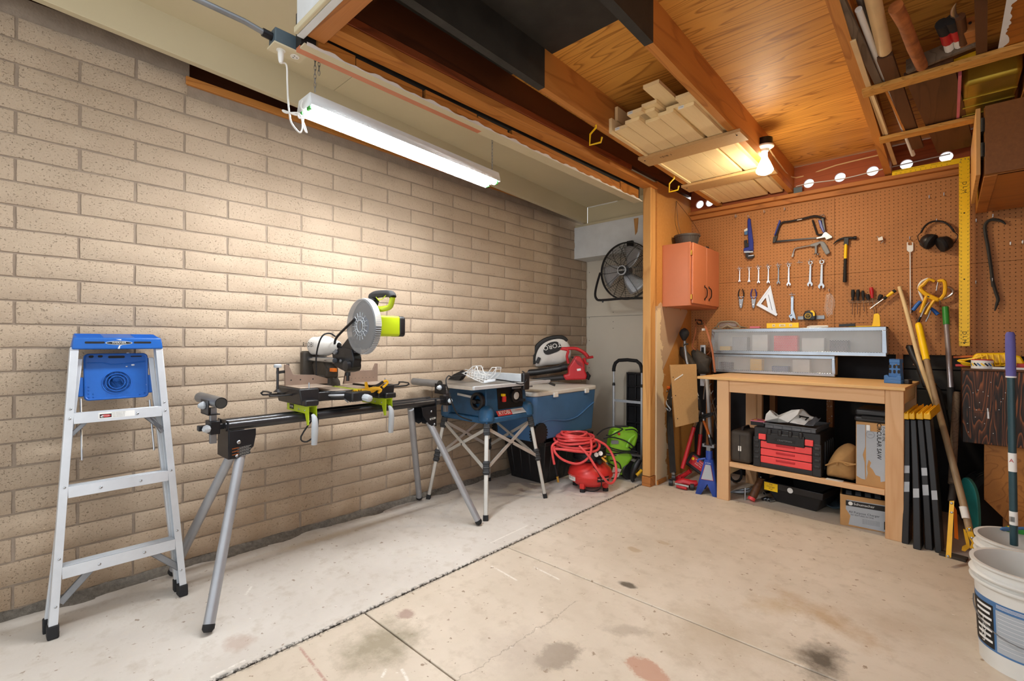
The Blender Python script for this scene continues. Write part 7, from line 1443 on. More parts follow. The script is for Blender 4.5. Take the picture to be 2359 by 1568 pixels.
# burnt plywood cabinet on the wall
yb = 3.92; q = U(2217, 853, 'y', yb); cx0, cz1 = q.x, q.z; cz0 = U(2217, 1018, 'y', yb).z
t = thing('plywood_cabinet', 'black scorched plywood cabinet hung low beside the workbench', 'cabinet', (3.4, 4.1, cz0))
b = B('burnt'); b.box(cx0, 3.9, yb, 4.364, cz0, cz1); b.mat('brown_wood').box(cx0-.002, 3.9, yb-.004, 4.364, cz1, cz1+.012); bd = b.build('carcass', t, bevel=.003)
zm_ = U(2217, 944, 'y', yb).z; xe = U(2283, 944, 'y', yb).x
b = B('ink'); b.box(cx0+.002, xe, yb-.0012, yb, zm_-.0012, zm_+.0012); b.bar((xe, yb-.0006, zm_), (U(2295, 880, 'y', yb).x, yb-.0006, U(2295, 880, 'y', yb).z), .002, .001, (0, 1, 0)); b.mat('white_paint'); b.bar(U(2276, 948, 'y', yb-.001), U(2277, 964, 'y', yb-.001), .008, .001, (0, 1, 0)).bar(U(2275, 940, 'y', yb-.001), U(2276, 950, 'y', yb-.001), .005, .001, (0, 1, 0))
for i in range(26): p = V((cx0+.02+rnd.random()*.33, yb-.0006, cz0+.03+rnd.random()*(cz1-cz0-.05))); b.ball(p, (.0022, .0005, .0022), 6, 4)
b.build('door_seam', bd)
# plywood board with cut corner below
q = [U(x, y, 'y', 3.97) for x, y in ((2267, 1020), (2380, 1020), (2380, 1245), (2330, 1210), (2267, 1150))]
b = B('plywood_y'); b.prism([(p.x, p.z) for p in q], (0, 3.97, 0), (1, 0, 0), (0, 0, 1), (0, .02, 0)); b.box(q[0].x+.3, q[0].x+.32, 3.96, 3.99, 0, q[0].z) if False else None
b.mat('stud').box(q[0].x+.08, q[0].x+.12, 3.992, 4.03, .0, q[0].z); tag(b.build('plywood_sheet', bevel=.001), 'plywood board with a clipped corner standing under scorched cabinet', 'board')
ct = cz1+.0125
# things on the cabinet
U8 = zm(2120, 760, 2.636); J = lambda x, y, z_=ct: U(*U8(x, y), 'z', z_)
p = V((3.165, 4.0, ct)); p = U(2263, 853, 'y', 4.0); p = V((p.x, 4.0, ct))
t = thing('tape_roll', 'white printed packing tape roll lying on the scorched cabinet', 'tape', p)
b = B('white'); b.ring(p, (0, 0, 1), .034, .05, .05, 36); rl = b.build('roll', t); b = B('red'); b.ring(p+V((0, 0, .05)), (0, 0, 1), .032, .047, .005, 36); b.build('rim', t)
b = B('cooler_blue')
for k in range(9): a = -2.9+k*.33; nn = V((math.cos(a), math.sin(a), 0)); c = p+nn*.0505+V((0, 0, .025)); b.mat(('cooler_blue', 'yellow', 'ink')[k % 3]).bar(c+V((-nn.y*.008, nn.x*.008, -.008)), c+V((nn.y*.008, -nn.x*.008, .008)), .008, .001, nn)
b.build('print', rl)
p = U(2285, 845, 'y', 4.16); p = V((p.x, 4.14, ct+.045))
t = thing('cord_reel', 'yellow extension cord on its holder on the scorched cabinet', 'cord reel', V((p.x, p.y, ct)))
b = B('yellow'); b.prism([(-.08, -.03), (-.09, .01), (-.07, .035), (.06, .04), (.12, .02), (.14, -.03)], (p.x, p.y-.04, p.z+.01), (1, 0, 0), (0, 0, 1), (0, .08, 0)); b.build('holder', t, bevel=.01)
b = B('yellow')
for k in range(5): b.tube([(p.x-.03-.012*k, p.y-.05-.004*k, p.z+.03-.005*k), (p.x-.12-.008*k, p.y-.045, p.z+.0), (p.x-.13, p.y-.05-.005*k, p.z-.028+.004*k), (p.x-.05+.01*k, p.y-.055, p.z-.03), (p.x+.1, p.y-.05, p.z-.025+.003*k)], .0045, 6, sm=4)
for k in range(6): b.tube([(p.x-.05+.025*k, p.y-.045, p.z+.04), (p.x-.045+.025*k, p.y-.06, p.z+.0), (p.x-.04+.025*k, p.y-.05, p.z-.03)], .0045, 6, sm=3)
b.build('cord', t)
for lab, pa, pb, r in (('red clamp bar sticking out above the scorched cabinet, upper one', (200, 165), (310, 158), .008), ('red clamp bar sticking out above the scorched cabinet, lower one', (213, 214), (300, 214), .009)):
    b = B('orange' if 'upper' in lab else 'bright_red'); b.bar(U(*U8(*pa), 'y', 4.28 if 'upper' in lab else 4.1), U(*U8(pb[0]+40, pb[1]), 'y', 4.28 if 'upper' in lab else 4.1), .02, .014); tag(b.build('clamp_bar', bevel=.002), lab, 'clamp', 'red clamp bars on the cabinet')
b = B('white'); q = U(*U8(480, 240), 'y', 3.98); b.box(q.x-.03, q.x+.25, 3.96, 3.98, ct, ct+.012); b.mat('light_grey').box(q.x+.02, q.x+.05, 3.955, 3.985, ct, ct+.016); tag(b.build('metal_ruler'), 'white metal straightedge lying along the scorched cabinet front', 'ruler')
b = B('bright_red'); q = U(*U8(535, 205), 'y', 4.12); b.box(q.x-.01, q.x+.2, 4.10, 4.16, ct, ct+.035); tag(b.build('red_case', bevel=.006), 'low red case behind the purple grip on scorched cabinet', 'case')
# purple gripped pole
t = thing('painters_pole', 'dark teal pole with purple foam grip standing in the back bucket', 'pole', U(2336, 1240, 'y', 2.78))
yP = 2.78; A_, B_, C_ = U(2327, 770, 'y', yP), U(2329, 866, 'y', yP), U(2336, 1255, 'y', yP)
b = B('purple'); b.tube([A_+V((0, 0, .01)), A_, A_+(B_-A_)*.3, B_], [.010, .0145, .0158, .0155], 18); b.build('grip', t); b = B('slate'); basic('pole_teal', '23424a', .35, var=.1); b = B('pole_teal'); b.tube([B_, C_], .0125, 18); sh = b.build('shaft', t)
b = B('paper'); u0 = (U(2336, 1045, 'y', yP), U(2336, 1085, 'y', yP), U(2337, 1180, 'y', yP), U(2338, 1212, 'y', yP)); b.cyl(B_+(C_-B_)*.455, B_+(C_-B_)*.565, .0129, n=18); b.cyl(B_+(C_-B_)*.80, B_+(C_-B_)*.88, .0129, n=18); b.mat('red'); o = B_+(C_-B_)*.5; b.text('A', o+V((-.004, -.0135, 0)), (1, 0, 0), (0, 0, 1), .02); b.mat('ink')
for k in range(8): b.box(o.x-.010+k*.002, o.x-.009+k*.002, o.y-.0136, o.y-.0132, (B_+(C_-B_)*.86).z, (B_+(C_-B_)*.83).z)
b.build('sticker', sh); b = B('white'); b.ring(B_-V((0, 0, .006)), (0, 0, 1), .012, .0162, .006, 18); b.build('collar', t)
# sawhorses
for i, (xs0, lab) in enumerate(((0, 'black folded sawhorse with yellow top leaning next to bench leg'), (1, 'black folded sawhorse with yellow top, second from bench leg'))):
    t = thing('sawhorse', lab, 'sawhorse', G(60+90*i, 770, 3.48), 'folded black sawhorses')
    for j in range(2):
        k = 2*i+j; xt = (48, 78, 112, 146)[k]; wt = (28, 30, 30, 32)[k]; xb = (36, 92, 150, 200)[k]; wb = (36, 40, 40, 36)[k]; yb0 = (752, 780, 782, 798)[k]
        yt_, ybm = 3.62, FL(*Z8(xb+wb/2, yb0)).y
        fl = FL(*Z8(xb, yb0)); 
        P_ = lambda x, y, w: U(*Z8(x, y), 'y', ybm+(yt_-ybm)*w)
        ws = [0, .28, .42, .60, .72, .88, 1]; b = B('black_plastic'); vs = []; nb = len(ws)
        for w in ws:
            xl_ = xb+(xt-xb)*w; xr2 = xb+wb+(xt+wt-xb-wb)*w; yy = yb0+(140-yb0)*w; jog = 4*math.sin(w*PI)
            a, c = P_(xl_+jog, yy, w), P_(xr2+jog, yy, w); zc_ = max(0, a.z) if w > 0 else 0; a.z = c.z = zc_
            ins = .10+.02*(w < .5); vs += [a, c, c+V((.01, ins, 0)), a+V((.01, ins, 0))]
        b.add(vs, [(4*m+e, 4*m+(e+1) % 4, 4*m+4+(e+1) % 4, 4*m+4+e) for m in range(nb-1) for e in range(4)]+[(3, 2, 1, 0), tuple(range(4*nb-4, 4*nb))]); lg = b.build('leg', t, bevel=.004)
        b = B('light_grey')
        for wa, wc in ((.42, .50), (.57, .63)) if j == 0 else ((.40, .47),):
            Q = []
            for w in (wa, wc):
                xl_ = xb+(xt-xb)*w; xr2 = xb+wb+(xt+wt-xb-wb)*w; yy = yb0+(140-yb0)*w; jog = 4*math.sin(w*PI); Q += [P_(xl_+jog+3, yy, w)+V((0, -.003, 0)), P_(xr2+jog-3, yy, w)+V((0, -.003, 0))]
            b.add(Q, [(0, 1, 3, 2)])
        b.build('grip_tape', lg)
    x0_, x1_ = ((45, 102), (107, 182))[i]
    a, c = G(x0_, 138, 3.60), G(x1_, 138, 3.60); b = B('tool_yellow')
    for s0 in (0, .5):
        o = a+(c-a)*s0; w_ = (c-a).x*.48; M_ = fr(o, (1, 0, 0)); b.M = M_; b.prism([(0, 0), (w_, 0), (w_, .02), (w_*.8, .05), (w_*.6, .035), (w_*.4, .03), (w_*.2, .04), (0, .03)], (0, -.01, 0), (1, 0, 0), (0, 0, 1), (.04, .17, .035)); 
    b.build('top', t, bevel=.004)
# long handled tools, bottoms on the floor, tops against the wall
def shaft(b, pts, r, sm=3, n=12): return b.tube([H7(x, y, yy) for x, y, yy in pts], r, n, sm=sm)
t = thing('grass_hook', 'long brown handle with yellow grip and orange fork end leaning at wall', 'long handled tool', FL(2235, 1270))
b = B('pole_brown'); shaft(b, [(300, 510, 4.0), (350, 720, 3.88), (440, 1060, 3.68), (500, 1290, 3.56), (525, 1400, 3.50)], [.016, .0165, .017, .017, .016]); sh = b.build('handle', t); b = B('yellow'); shaft(b, [(258, 325, 4.11), (262, 340, 4.10), (282, 430, 4.05), (300, 512, 4.0)], [.013, .0195, .0195, .019], 2); b.build('grip', t)
b = B('orange'); b.mat('tool_yellow'); b.prism([(H7(x, y, 3.49).x, H7(x, y, 3.49).z) for x, y in ((505, 1380), (530, 1375), (555, 1440), (560, 1480), (540, 1500), (525, 1480), (535, 1455), (515, 1420))], (0, 3.49, 0), (1, 0, 0), (0, 0, 1), (0, .008, 0)); b.prism([(H7(x, y, 3.52).x, H7(x, y, 3.52).z) for x, y in ((490, 1385), (505, 1390), (520, 1440), (525, 1480), (500, 1500), (482, 1495), (485, 1475), (505, 1465))], (0, 3.52, 0), (1, 0, 0), (0, 0, 1), (0, .008, 0)); b.mat('steel')
for q in ((522, 1385), (535, 1430), (540, 1490)): b.ball(H7(*q, 3.485), (.007, .005, .007), 8, 5)
b.build('fork', t); b = B('paper'); shaft(b, [(490, 1270, 3.557), (505, 1330, 3.53)], .0172, 0); b.build('label', sh)
t = thing('broomstick', 'pale unpainted wooden handle leaning against the pegboard', 'handle', H7(420, 940, 3.9))
b = B('handle_wood'); shaft(b, [(160, 135, 4.33), (200, 270, 4.28), (260, 500, 4.17), (330, 700, 4.08), (420, 945, 3.98)], [.0115, .0125, .013, .013, .011]); b.build('shaft', t)
t = thing('green_grip_rake', 'steel shafted tool with green grip leaning against the pegboard', 'long handled tool', H7(430, 900, 4.1))
b = B('green'); shaft(b, [(398, 236, 4.30), (398, 240, 4.3), (404, 330, 4.27)], [.013, .0175, .0175], 0); b.build('grip', t); b = B('chrome'); basic('pale_steel', 'a9a4a6', .3, .6, var=.15); b = B('pale_steel'); shaft(b, [(404, 330, 4.27), (427, 650, 4.17), (440, 900, 4.10)], .015, 0); b.build('shaft', t); b = B('black_rubber'); shaft(b, [(427, 655, 4.17), (442, 950, 4.09)], .021, 0); b.build('lower_sleeve', t)
t = thing('weed_whip', 'grey weathered handle with yellow side straps and base blade', 'long handled tool', FL(2192, 1283))
b = B('weathered'); shaft(b, [(457, 688, 4.06), (456, 700, 4.05), (445, 900, 3.90), (432, 1150, 3.68)], [.014, .019, .0185, .0175], 2); b.build('handle', t)
b = B('tool_yellow'); b.hexa([H7(420, 1240, 3.6), H7(444, 1240, 3.6), H7(428, 1532, 3.36), H7(400, 1532, 3.36)]+[p+V((0, .006, 0)) for p in (H7(420, 1240, 3.6), H7(444, 1240, 3.6), H7(428, 1532, 3.36), H7(400, 1532, 3.36))]); b.mat('steel')
for q in ((430, 1252), (431, 1300), (412, 1525)): b.ball(H7(*q, 3.36+(1532-q[1])/292*.24-.003), (.007, .005, .007), 8, 5)
b.build('strap', t); b = B('orange'); b.hexa([H7(440, 1260, 3.66), H7(458, 1290, 3.66), H7(466, 1440, 3.54), H7(445, 1430, 3.54)]+[p+V((0, .006, 0)) for p in (H7(440, 1260, 3.66), H7(458, 1290, 3.66), H7(466, 1440, 3.54), H7(445, 1430, 3.54))]); b.build('strap', t)
p = FL(*R7(415, 1535)); b = B('dusty_black'); b.cb(p+V((.02, .03, .008)), (.11, .06, .014), Matrix.Rotation(-.2, 3, 'Z')); b.build('blade', t)
b = B('dusty_black'); shaft(b, [(440, 1150, 3.7), (430, 1240, 3.62)], .016, 0); b.build('ferrule', t)
t = thing('loppers', 'black handled loppers leaning behind the workbench end', 'loppers', H7(300, 640, 4.2))
b = B('black_plastic'); shaft(b, [(205, 455, 4.25), (215, 445, 4.25), (240, 500, 4.23), (265, 545, 4.2)], [.012, .022, .024, .02], 3); shaft(b, [(262, 545, 4.2), (300, 650, 4.15)], .018, 0); b.build('grip', t); b = B('steel'); shaft(b, [(235, 535, 4.22), (245, 540, 4.21)], .007, 0); shaft(b, [(298, 650, 4.15), (310, 665, 4.14)], .009, 0); b.build('ferrule', t)
b = B('black_paint'); shaft(b, [(340, 640, 4.25), (370, 680, 4.22), (400, 800, 4.15), (430, 920, 4.1)], [.008, .012, .012, .01]); b.mat('brass').ball(H7(343, 640, 4.24), .012, 8, 6); tag(b.build('black_rod'), 'thin black rod with brass tip behind the long handles', 'rod')
# teal disc + tyre in shadow
q0, q1 = H7(485, 1120, 3.72), H7(560, 1400, 3.72); Mq = fr(((q0.x+q1.x)/2, 3.78, (q0.z+q1.z)/2), (.9, -.43, 0)); 
b = B('teal', Mq); ol = [LP(Mq, *R7(x, y)) for x, y in ((480, 1150), (490, 1120), (520, 1130), (550, 1180), (565, 1260), (568, 1390), (550, 1400), (520, 1350), (495, 1250))]; ol = outline(ol, 3); b.prism(ol, (0, 0, 0), (1, 0, 0), (0, 0, 1), (0, .03, 0)); tag(b.build('teal_pad', bevel=.008), 'curved teal kneeling pad standing on edge by the wall', 'pad')
q = H7(610, 1330, 4.18); b = B('black_rubber'); b.lathe([(.07, -.05), (.16, -.05), (.185, -.03), (.185, .03), (.16, .05), (.07, .05)], (q.x, 4.18, .187), (.75, -.6, 0), 36)
for k in range(4): b.ring(V((q.x, 4.18, .187))+V((.75, -.6, 0)).normalized()*(-.03+k*.017), (.75, -.6, 0), .184, .19, .008, 36)
tag(b.build('tyre'), 'dark rubber tyre standing on edge under the plywood board', 'tyre')
# ---------------------------------------------------------------- buckets
def bucket(o, r, h, lab, lbl, dirty):
    t = thing('bucket', lab, 'bucket', o, 'white plastic buckets')
    rb = r*.87; rr = lambda z: rb+(r-rb)*z/h
    b = B('dirty_white'); b.lathe([(.0, .004), (rb-.01, .004), (rb, .0), (rr(h*.80), h*.80), (rr(h*.8)+.012, h*.80), (rr(h*.8)+.014, h*.815), (rr(h*.8)+.012, h*.83), (rr(h*.85), h*.835), (rr(h*.87), h*.87), (rr(h*.87)+.012, h*.87), (rr(h*.87)+.014, h*.885), (rr(h*.87)+.01, h*.90), (rr(h*.94), h*.905), (rr(h*.97), h*.97), (r+.008, h*.975), (r+.009, h), (r-.004, h), (rr(h*.9)-.005, h*.9), (rr(h*.1)-.004, .02), (0, .02)], o, (0, 0, 1), 56)
    bd = b.build('body', t, ang=50)
    a0 = math.atan2(CAM.y-o.y, CAM.x-o.x)
    b = B('galv'); zb = h*.60 if not dirty else h*.8
    b.tube([o+V((math.cos(a0+t_)*(rr(zb)+.004+.018*math.cos(t_*1.05)), math.sin(a0+t_)*(rr(zb)+.004+.018*math.cos(t_*1.05)), zb-.09*math.cos(t_*1.02)+.0)) for t_ in [-1.5+k*.15 for k in range(21)]], .0022, 6); b.build('bail', t)
    if lbl:
        def arc(b, t0, t1, z0, z1, off, n_=16): b.add([o+V((math.cos(a0+t0+(t1-t0)*i/n_)*(rr(z)+off), math.sin(a0+t0+(t1-t0)*i/n_)*(rr(z)+off), z)) for z in (z0, z1) for i in range(n_+1)], [(i, i+1, n_+2+i, n_+1+i) for i in range(n_)])
        b = B('cooler_blue'); arc(b, -2.2, 2.4, h*.17, h*.67, .0006, 40); b.mat('grey_print'); arc(b, -.62, .72, h*.19, h*.60, .0012); b.mat('ink'); arc(b, -1.6, -.68, h*.19, h*.62, .0012)
        b.mat('white')
        for k in range(9): arc(b, -.58, .66-.09*(k % 3), h*(.565-.04*k), h*(.568-.04*k), .0018)
        for k in range(7): arc(b, -1.2, -.72-.04*(k % 2), h*(.57-.055*k), h*(.595-.055*k), .0018)
        for k in range(3): arc(b, -.6, .6, h*(.625+.012*k), h*(.629+.012*k), .0018)
        for i, ch in enumerate('GALLONS'): tq = -.95; b.text(ch, o+V((math.cos(a0+tq)*(rr(h*.4)+.0024), math.sin(a0+tq)*(rr(h*.4)+.0024), h*(.55-.05*i))), (-math.sin(a0+tq), math.cos(a0+tq), 0), (0, 0, 1), .03)
        b.build('label', bd)
    if dirty:
        b = B('leather'); basic('dirt', '8f7a55', .95, var=.5, vs=40, bump=.5); b = B('dirt'); b.lathe([(0, h*.72), (rr(h*.72)-.006, h*.70)], o, (0, 0, 1), 40); tag(b.build('dirt', t), kind='stuff')
    return t
h1 = .37; c1_ = V((3.155, 2.50, 0)); bucket(c1_, .150, h1, 'white plastic bucket with blue and grey label in front', True, False)
c2_ = V((3.175, 2.84, 0)); bucket(c2_, .148, .365, 'white dirty bucket behind the labelled bucket', False, True)
b = B('cooler_blue'); q0, q1 = U(2305, 1219, 'z', .37), U(2362, 1211, 'z', .37); b.tube([q0, q0+(q1-q0)*.1, q1+V((.05, 0, 0))], [.003, .009, .009], 10); b.mat('white'); b.text('PENS', q0+(q1-q0)*.5+V((0, -.0092, .001)), (q1-q0), (0, 0, 1), .012); tag(b.build('crayon_tube'), 'blue tube lying across the rim of the back bucket', 'tube')
b = B('green'); q = U(2345, 1225, 'z', .36); b.box(q.x-.035, q.x+.08, q.y, q.y+.03, .352, .37); b.mat('yellow').box(q.x-.03, q.x-.0, q.y-.001, q.y+.028, .37, .372); tag(b.build('packet', bevel=.002), 'green and yellow packet in the back bucket', 'packet')
# ---------------------------------------------------------------- ceiling storage
ZL = zm(1350, 180, 2.696); Zc = 2.425
cr = lambda x, y, z_: U(*ZL(x, y), 'z', z_)
for lab, pts, z_ in (('grey tan crossboard under the lumber, end away from pegboard', ((335, 515), (950, 322), (1000, 378), (405, 560)), 2.41), ('grey tan crossboard under the lumber beside the lit bulb', ((600, 690), (1150, 560), (1210, 620), (665, 735)), 2.385)):
    b = B('mdf'); q = [cr(x, y, z_) for x, y in pts]; x0_, x1_ = (q[0].x+q[3].x)/2, (q[1].x+q[2].x)/2; y0_, y1_ = (q[0].y+q[1].y)/2, (q[2].y+q[3].y)/2; x1_ = max(x1_, 2.01)
    zj = jb((y0_+y1_)/2)-.001; b.box(x0_, x1_, y0_, y0_+.16, zj-.019, zj); b.mat('ink')
    if 'away' in lab: b.text('15/8 1', (x0_+.17, y0_+.06, zj-.0193), (1, 0, 0), (0, -1, 0), .035)
    for xx in (x0_+.03, x1_-.03): b.ball((xx, y0_+.04, zj-.019), .005, 8, 4)
    tag(b.build('crossboard', bevel=.001), lab, 'board', 'crossboards under the lumber')
zB = 2.428
NE = [((245, 318), (322, 292), 0, 'tan'), ((322, 275), (410, 238), 0, ''), ((412, 282), (485, 252), 0, ''), ((480, 245), (572, 205), 0, ''), ((640, 190), (740, 150), 0, 'tag'), ((255, 245), (350, 212), 1, 'tag'), ((345, 250), (430, 198), 1, ''), ((355, 205), (430, 155), 2, ''), ((498, 215), (585, 185), 1, ''), ((357, 85), (455, 40), 3, ''), ((575, 150), (690, 92), 1, '')]
LBL = ['pine board with sticker end, lowest layer nearest the beam side', 'pine board in the lowest layer, second from the beam side', 'pine board in the lowest layer, third from the beam side', 'wide pine board in the middle of the lowest layer', 'pine board with tag, lowest layer nearest the bulb', 'pine board with tag in the upper layer at beam side', 'pine board in the upper layer set back between two others', 'pine board in the third layer of the lumber stack', 'pine board in the upper layer above the middle one', 'pine board sticking out farthest and highest from the lumber stack', 'pine board in the upper layer under the joist near the bulb']
xs_ = [1.475, 1.566, 1.657, 1.748, 1.86, 1.49, 1.58, 1.60, 1.70, 1.70, 1.87]
ends = []
for (a, c, lay, tg), lab, x0_ in zip(NE, LBL, xs_):
    z0_ = jb(3.3)+.003+lay*.0205; pa, pc = cr(*a, z0_), cr(*c, z0_); yn = (pa.y+pc.y)/2; w_ = .088; x0_ = min(pa.x, 1.88) if lay else x0_; x0_ = max(1.456, min(x0_, 1.884))
    sl_ = -.012; b = B('pine_y'); y1_ = 4.28; zz = lambda y: z0_+sl_*(y-3.3)-.008*(0)
    b.hexa([(x0_, yn, zz(yn)), (x0_+w_, yn, zz(yn)), (x0_+w_, y1_, zz(y1_)), (x0_, y1_, zz(y1_)), (x0_, yn, zz(yn)+.019), (x0_+w_, yn, zz(yn)+.019), (x0_+w_, y1_, zz(y1_)+.019), (x0_, y1_, zz(y1_)+.019)])
    if tg: b.mat('paper').box(x0_+.004, x0_+.034, yn-.0008, yn, zz(yn)+.001, zz(yn)+.018); b.mat('cooler_blue').text('LUMBER', (x0_+.019, yn-.0012, zz(yn)+.010), (1, 0, 0), (0, 0, 1), .007)
    tag(b.build('pine_board'), lab, 'board', 'pine boards stored between the joists')
for i, (a, lab) in enumerate((((145, 335), 'pine board standing on edge against the joist, outermost'), ((192, 325), 'pine board standing on edge beside the outermost one'))):
    p = cr(*a, 2.43); b = B('pine_y'); b.box(1.4535+i*.0, 1.4535, p.y, 4.2, 2.43, 2.43) if False else b.hexa([(1.452+.02*i*0+.0, p.y, 2.425+.0), (1.471, p.y, 2.425), (1.471, 4.25, 2.41), (1.452, 4.25, 2.41), (1.452, p.y, 2.51), (1.471, p.y, 2.51), (1.471, 4.25, 2.495), (1.452, 4.25, 2.495)]) if i == 0 else b.hexa([(1.456, p.y+.05, 2.515), (1.475, p.y+.05, 2.515), (1.475, 4.25, 2.5), (1.456, 4.25, 2.5), (1.456, p.y+.05, 2.60), (1.475, p.y+.05, 2.60), (1.475, 4.25, 2.585), (1.456, 4.25, 2.585)])
    tag(b.build('pine_board'), lab, 'board', 'pine boards stored between the joists')
# yellow screw hooks
for (x, y), lab in (((1373, 290), 'yellow screw hook under the joist nearer the black beam'), ((1553, 418), 'yellow screw hook under the joist nearer the pegboard')):
    p = U(x, y, 'x', 1.43); pz = jb(p.y); p = V((1.43, p.y, pz)); b = B('yellow'); b.tube([p+V((0, 0, .01)), p+V((.0, -.0, -.015)), p+V((-.03, -.015, -.05)), p+V((-.03, -.02, -.115)), p+V((.02, .02, -.10)), p+V((.025, .025, -.07))], .0055, 8, sm=1); tag(b.build('screw_hook'), lab, 'hook', 'yellow screw hooks')
# thin cables along the joist and ledger
b = B('skin_wood'); b.tube([V((2.02, 3.45, 2.55)), V((2.022, 3.9, 2.50)), V((2.03, 4.33, 2.52)), V((2.3, 4.335, 2.555)), V((2.58, 4.335, 2.565))], .005, 6, sm=3); tag(b.build('romex_cable'), 'beige cable running from the bulb along the vent board', 'cable')
b = B('dirty_white'); b.tube([V((2.03, 4.335, 2.45)), V((2.12, 4.332, 2.455)), V((2.35, 4.332, 2.44)), V((2.59, 4.332, 2.455)), V((2.95, 4.332, 2.47))], .004, 6, sm=3); tag(b.build('white_cable'), 'thin white cable stapled across the vent holes', 'cable')
q = U(1838, 437, 'y', 4.296); b = B('slate'); b.box(q.x-.03, q.x+.03, 4.296, 4.2995, q.z-.022, q.z+.022); tag(b.build('staple_plate'), 'small grey metal plate nailed on the ledger under joist', 'plate')
# overhead rack strips
r1 = thing; RK = []
def strip_(lab, pts, z_, x1):
    q = [U(x, y, 'z', z_) for x, y in pts]; b = B('ply_edge'); x0_ = q[0].x; b.box(x0_, x1, q[0].y, q[0].y+.075, z_, z_+.02); return tag(b.build('rack_strip', bevel=.001), lab, 'rack', 'plywood strips of the overhead rack'), q[0].y
_, ry1 = strip_('long plywood rack strip under the joist holding the wood lengths', ((1985, 213), (1990, 232)), 2.415, 3.9)
_, ry2 = strip_('short plywood rack strip between joist and upper cabinet', ((2025, 323), (2030, 340)), 2.40, 3.06)
ZR_ = zm(1850, 0, 3.1356)
def stick(name, lab, cat, p0, p1, w, h, m, z0=2.437, z1=None, round_=False):
    "length stored on the rack, near end p0 and far end p1 measured in the photo"
    z1 = 2.424 if z1 is None else z1
    a, c = U(*ZR_(*p0), 'z', z0), U(*ZR_(*p1), 'z', z1); b = B(m)
    if round_: b.tube([a+V((0, 0, w)), c+V((0, 0, w))], w, 14)
    else: b.bar(a+V((0, 0, h/2)), c+V((0, 0, h/2)), w, h)
    return tag(b.build(name), lab, cat, 'lengths on the overhead rack')
st = [('lath', 'thin light lath on the rack closest to the joist', 'lath', (360, 300), (665, 1190), .02, .012, 'skin_wood', 2.437, 2.424),
 ('lath', 'thin reddish lath on the rack, second from the joist', 'lath', (420, 470), (610, 990), .012, .025, 'pine_y', 2.437, 2.424),
 ('trim_length', 'grey brown trim length bowing down beside the rack joist', 'trim', (245, -30), (545, 605), .03, .02, 'weathered', 2.45, 2.437),
 ('lath', 'orange edged lath crossing over the grey brown trim', 'lath', (285, -30), (740, 965), .010, .022, 'fir_y', 2.47, 2.424),
 ('plastic_pipe', 'long white plastic pipe on the overhead rack', 'pipe', (400, 90), (795, 1130), .012, 0, 'white', 2.46, 2.424, True),
 ('conduit_length', 'grey metal conduit on the overhead rack beside white pipe', 'conduit', (400, -20), (560, 440), .013, 0, 'galv', 2.50, 2.45, True),
 ('round_pole', 'tan round pole hanging out of the overhead rack', 'pole', (490, -20), (590, 410), .026, 0, 'skin_wood', 2.46, 2.44, True),
 ('brown_board', 'brown board lying along the overhead rack', 'board', (590, 420), (830, 1075), .055, .02, 'brown_wood', 2.437, 2.424),
 ('wide_board', 'wide dark brown board across both rack strips', 'board', (900, 500), (1100, 1080), .17, .018, 'brown_wood', 2.437, 2.424)]
for s_ in st: stick(*s_)
a, c = U(*ZR_(668, 50), 'z', 2.46), U(*ZR_(860, 480), 'z', 2.44); b = B('stained'); basic('bark', '9a5a2a', .9, var=.5, vs=18, bump=1, bscale=30); b = B('bark'); b.tube([a, a+(c-a)*.25+V((.004, 0, 0)), a+(c-a)*.6, c], [.024, .022, .023, .022], 12); tag(b.build('log_pole'), 'rough barked log pole pointing out of the rack', 'log')
a, c = U(*ZR_(750, 530), 'z', 2.437), U(*ZR_(1255, 330), 'z', 2.437); b = B('weathered'); b.bar(a+V((0, .0, .03)), c+V((0, 0, .03)), .02, .06); tag(b.build('weathered_board'), 'short weathered grey board lying crosswise on rack strip', 'board')
b = B('tool_yellow'); a, c = U(*ZR_(860, 540), 'z', 2.437), U(*ZR_(1255, 385), 'z', 2.437); b.bar(a+V((0, .03, .012)), c+V((0, .03, .012)), .015, .022); tag(b.build('orange_lath'), 'orange lath lying under the weathered grey board', 'lath')
for i, (q, lab) in enumerate((((1010, 180), 'red and black loppers handle on the rack, outer one'), ((1080, 150), 'red and black loppers handle on the rack, by the sickle'))):
    t = thing('lopper_pole', lab, 'handle', U(*ZR_(*q), 'z', 2.47), 'red tool handles on the rack'); P_ = [U(*ZR_(q[0]-10, q[1]-10), 'z', 2.48), U(*ZR_(q[0]+15, q[1]+50), 'z', 2.475), U(*ZR_(q[0]+35, q[1]+120), 'z', 2.47), U(*ZR_(q[0]+55, q[1]+200), 'z', 2.465)]
    b = B('black_rubber'); b.tube(P_[:2], .022, 10); b.build('end_cap', t); b = B('red'); b.tube(P_[1:3], .02, 10); b.build('grip', t); b = B('white'); b.tube(P_[2:], .017, 10); b.build('shaft', t)
t = thing('pruning_hook', 'curved pruning hook with wooden handle on the rack', 'pruning hook', U(*ZR_(1130, 130), 'z', 2.47))
b = B('steel'); q = [U(*ZR_(x, y), 'z', 2.475) for x, y in ((1105, 22), (1085, 70), (1092, 115), (1130, 130), (1140, 118), (1112, 150), (1090, 190), (1100, 225), (1118, 215))]; b.tube(q, [.001, .008, .011, .008, .006, .010, .012, .010, .004], 8, sm=3, flat=.4); b.build('blade', t); b = B('brown_wood'); b.tube([U(*ZR_(1135, 120), 'z', 2.47), U(*ZR_(1160, 310), 'z', 2.46)], .016, 10); b.build('handle', t)
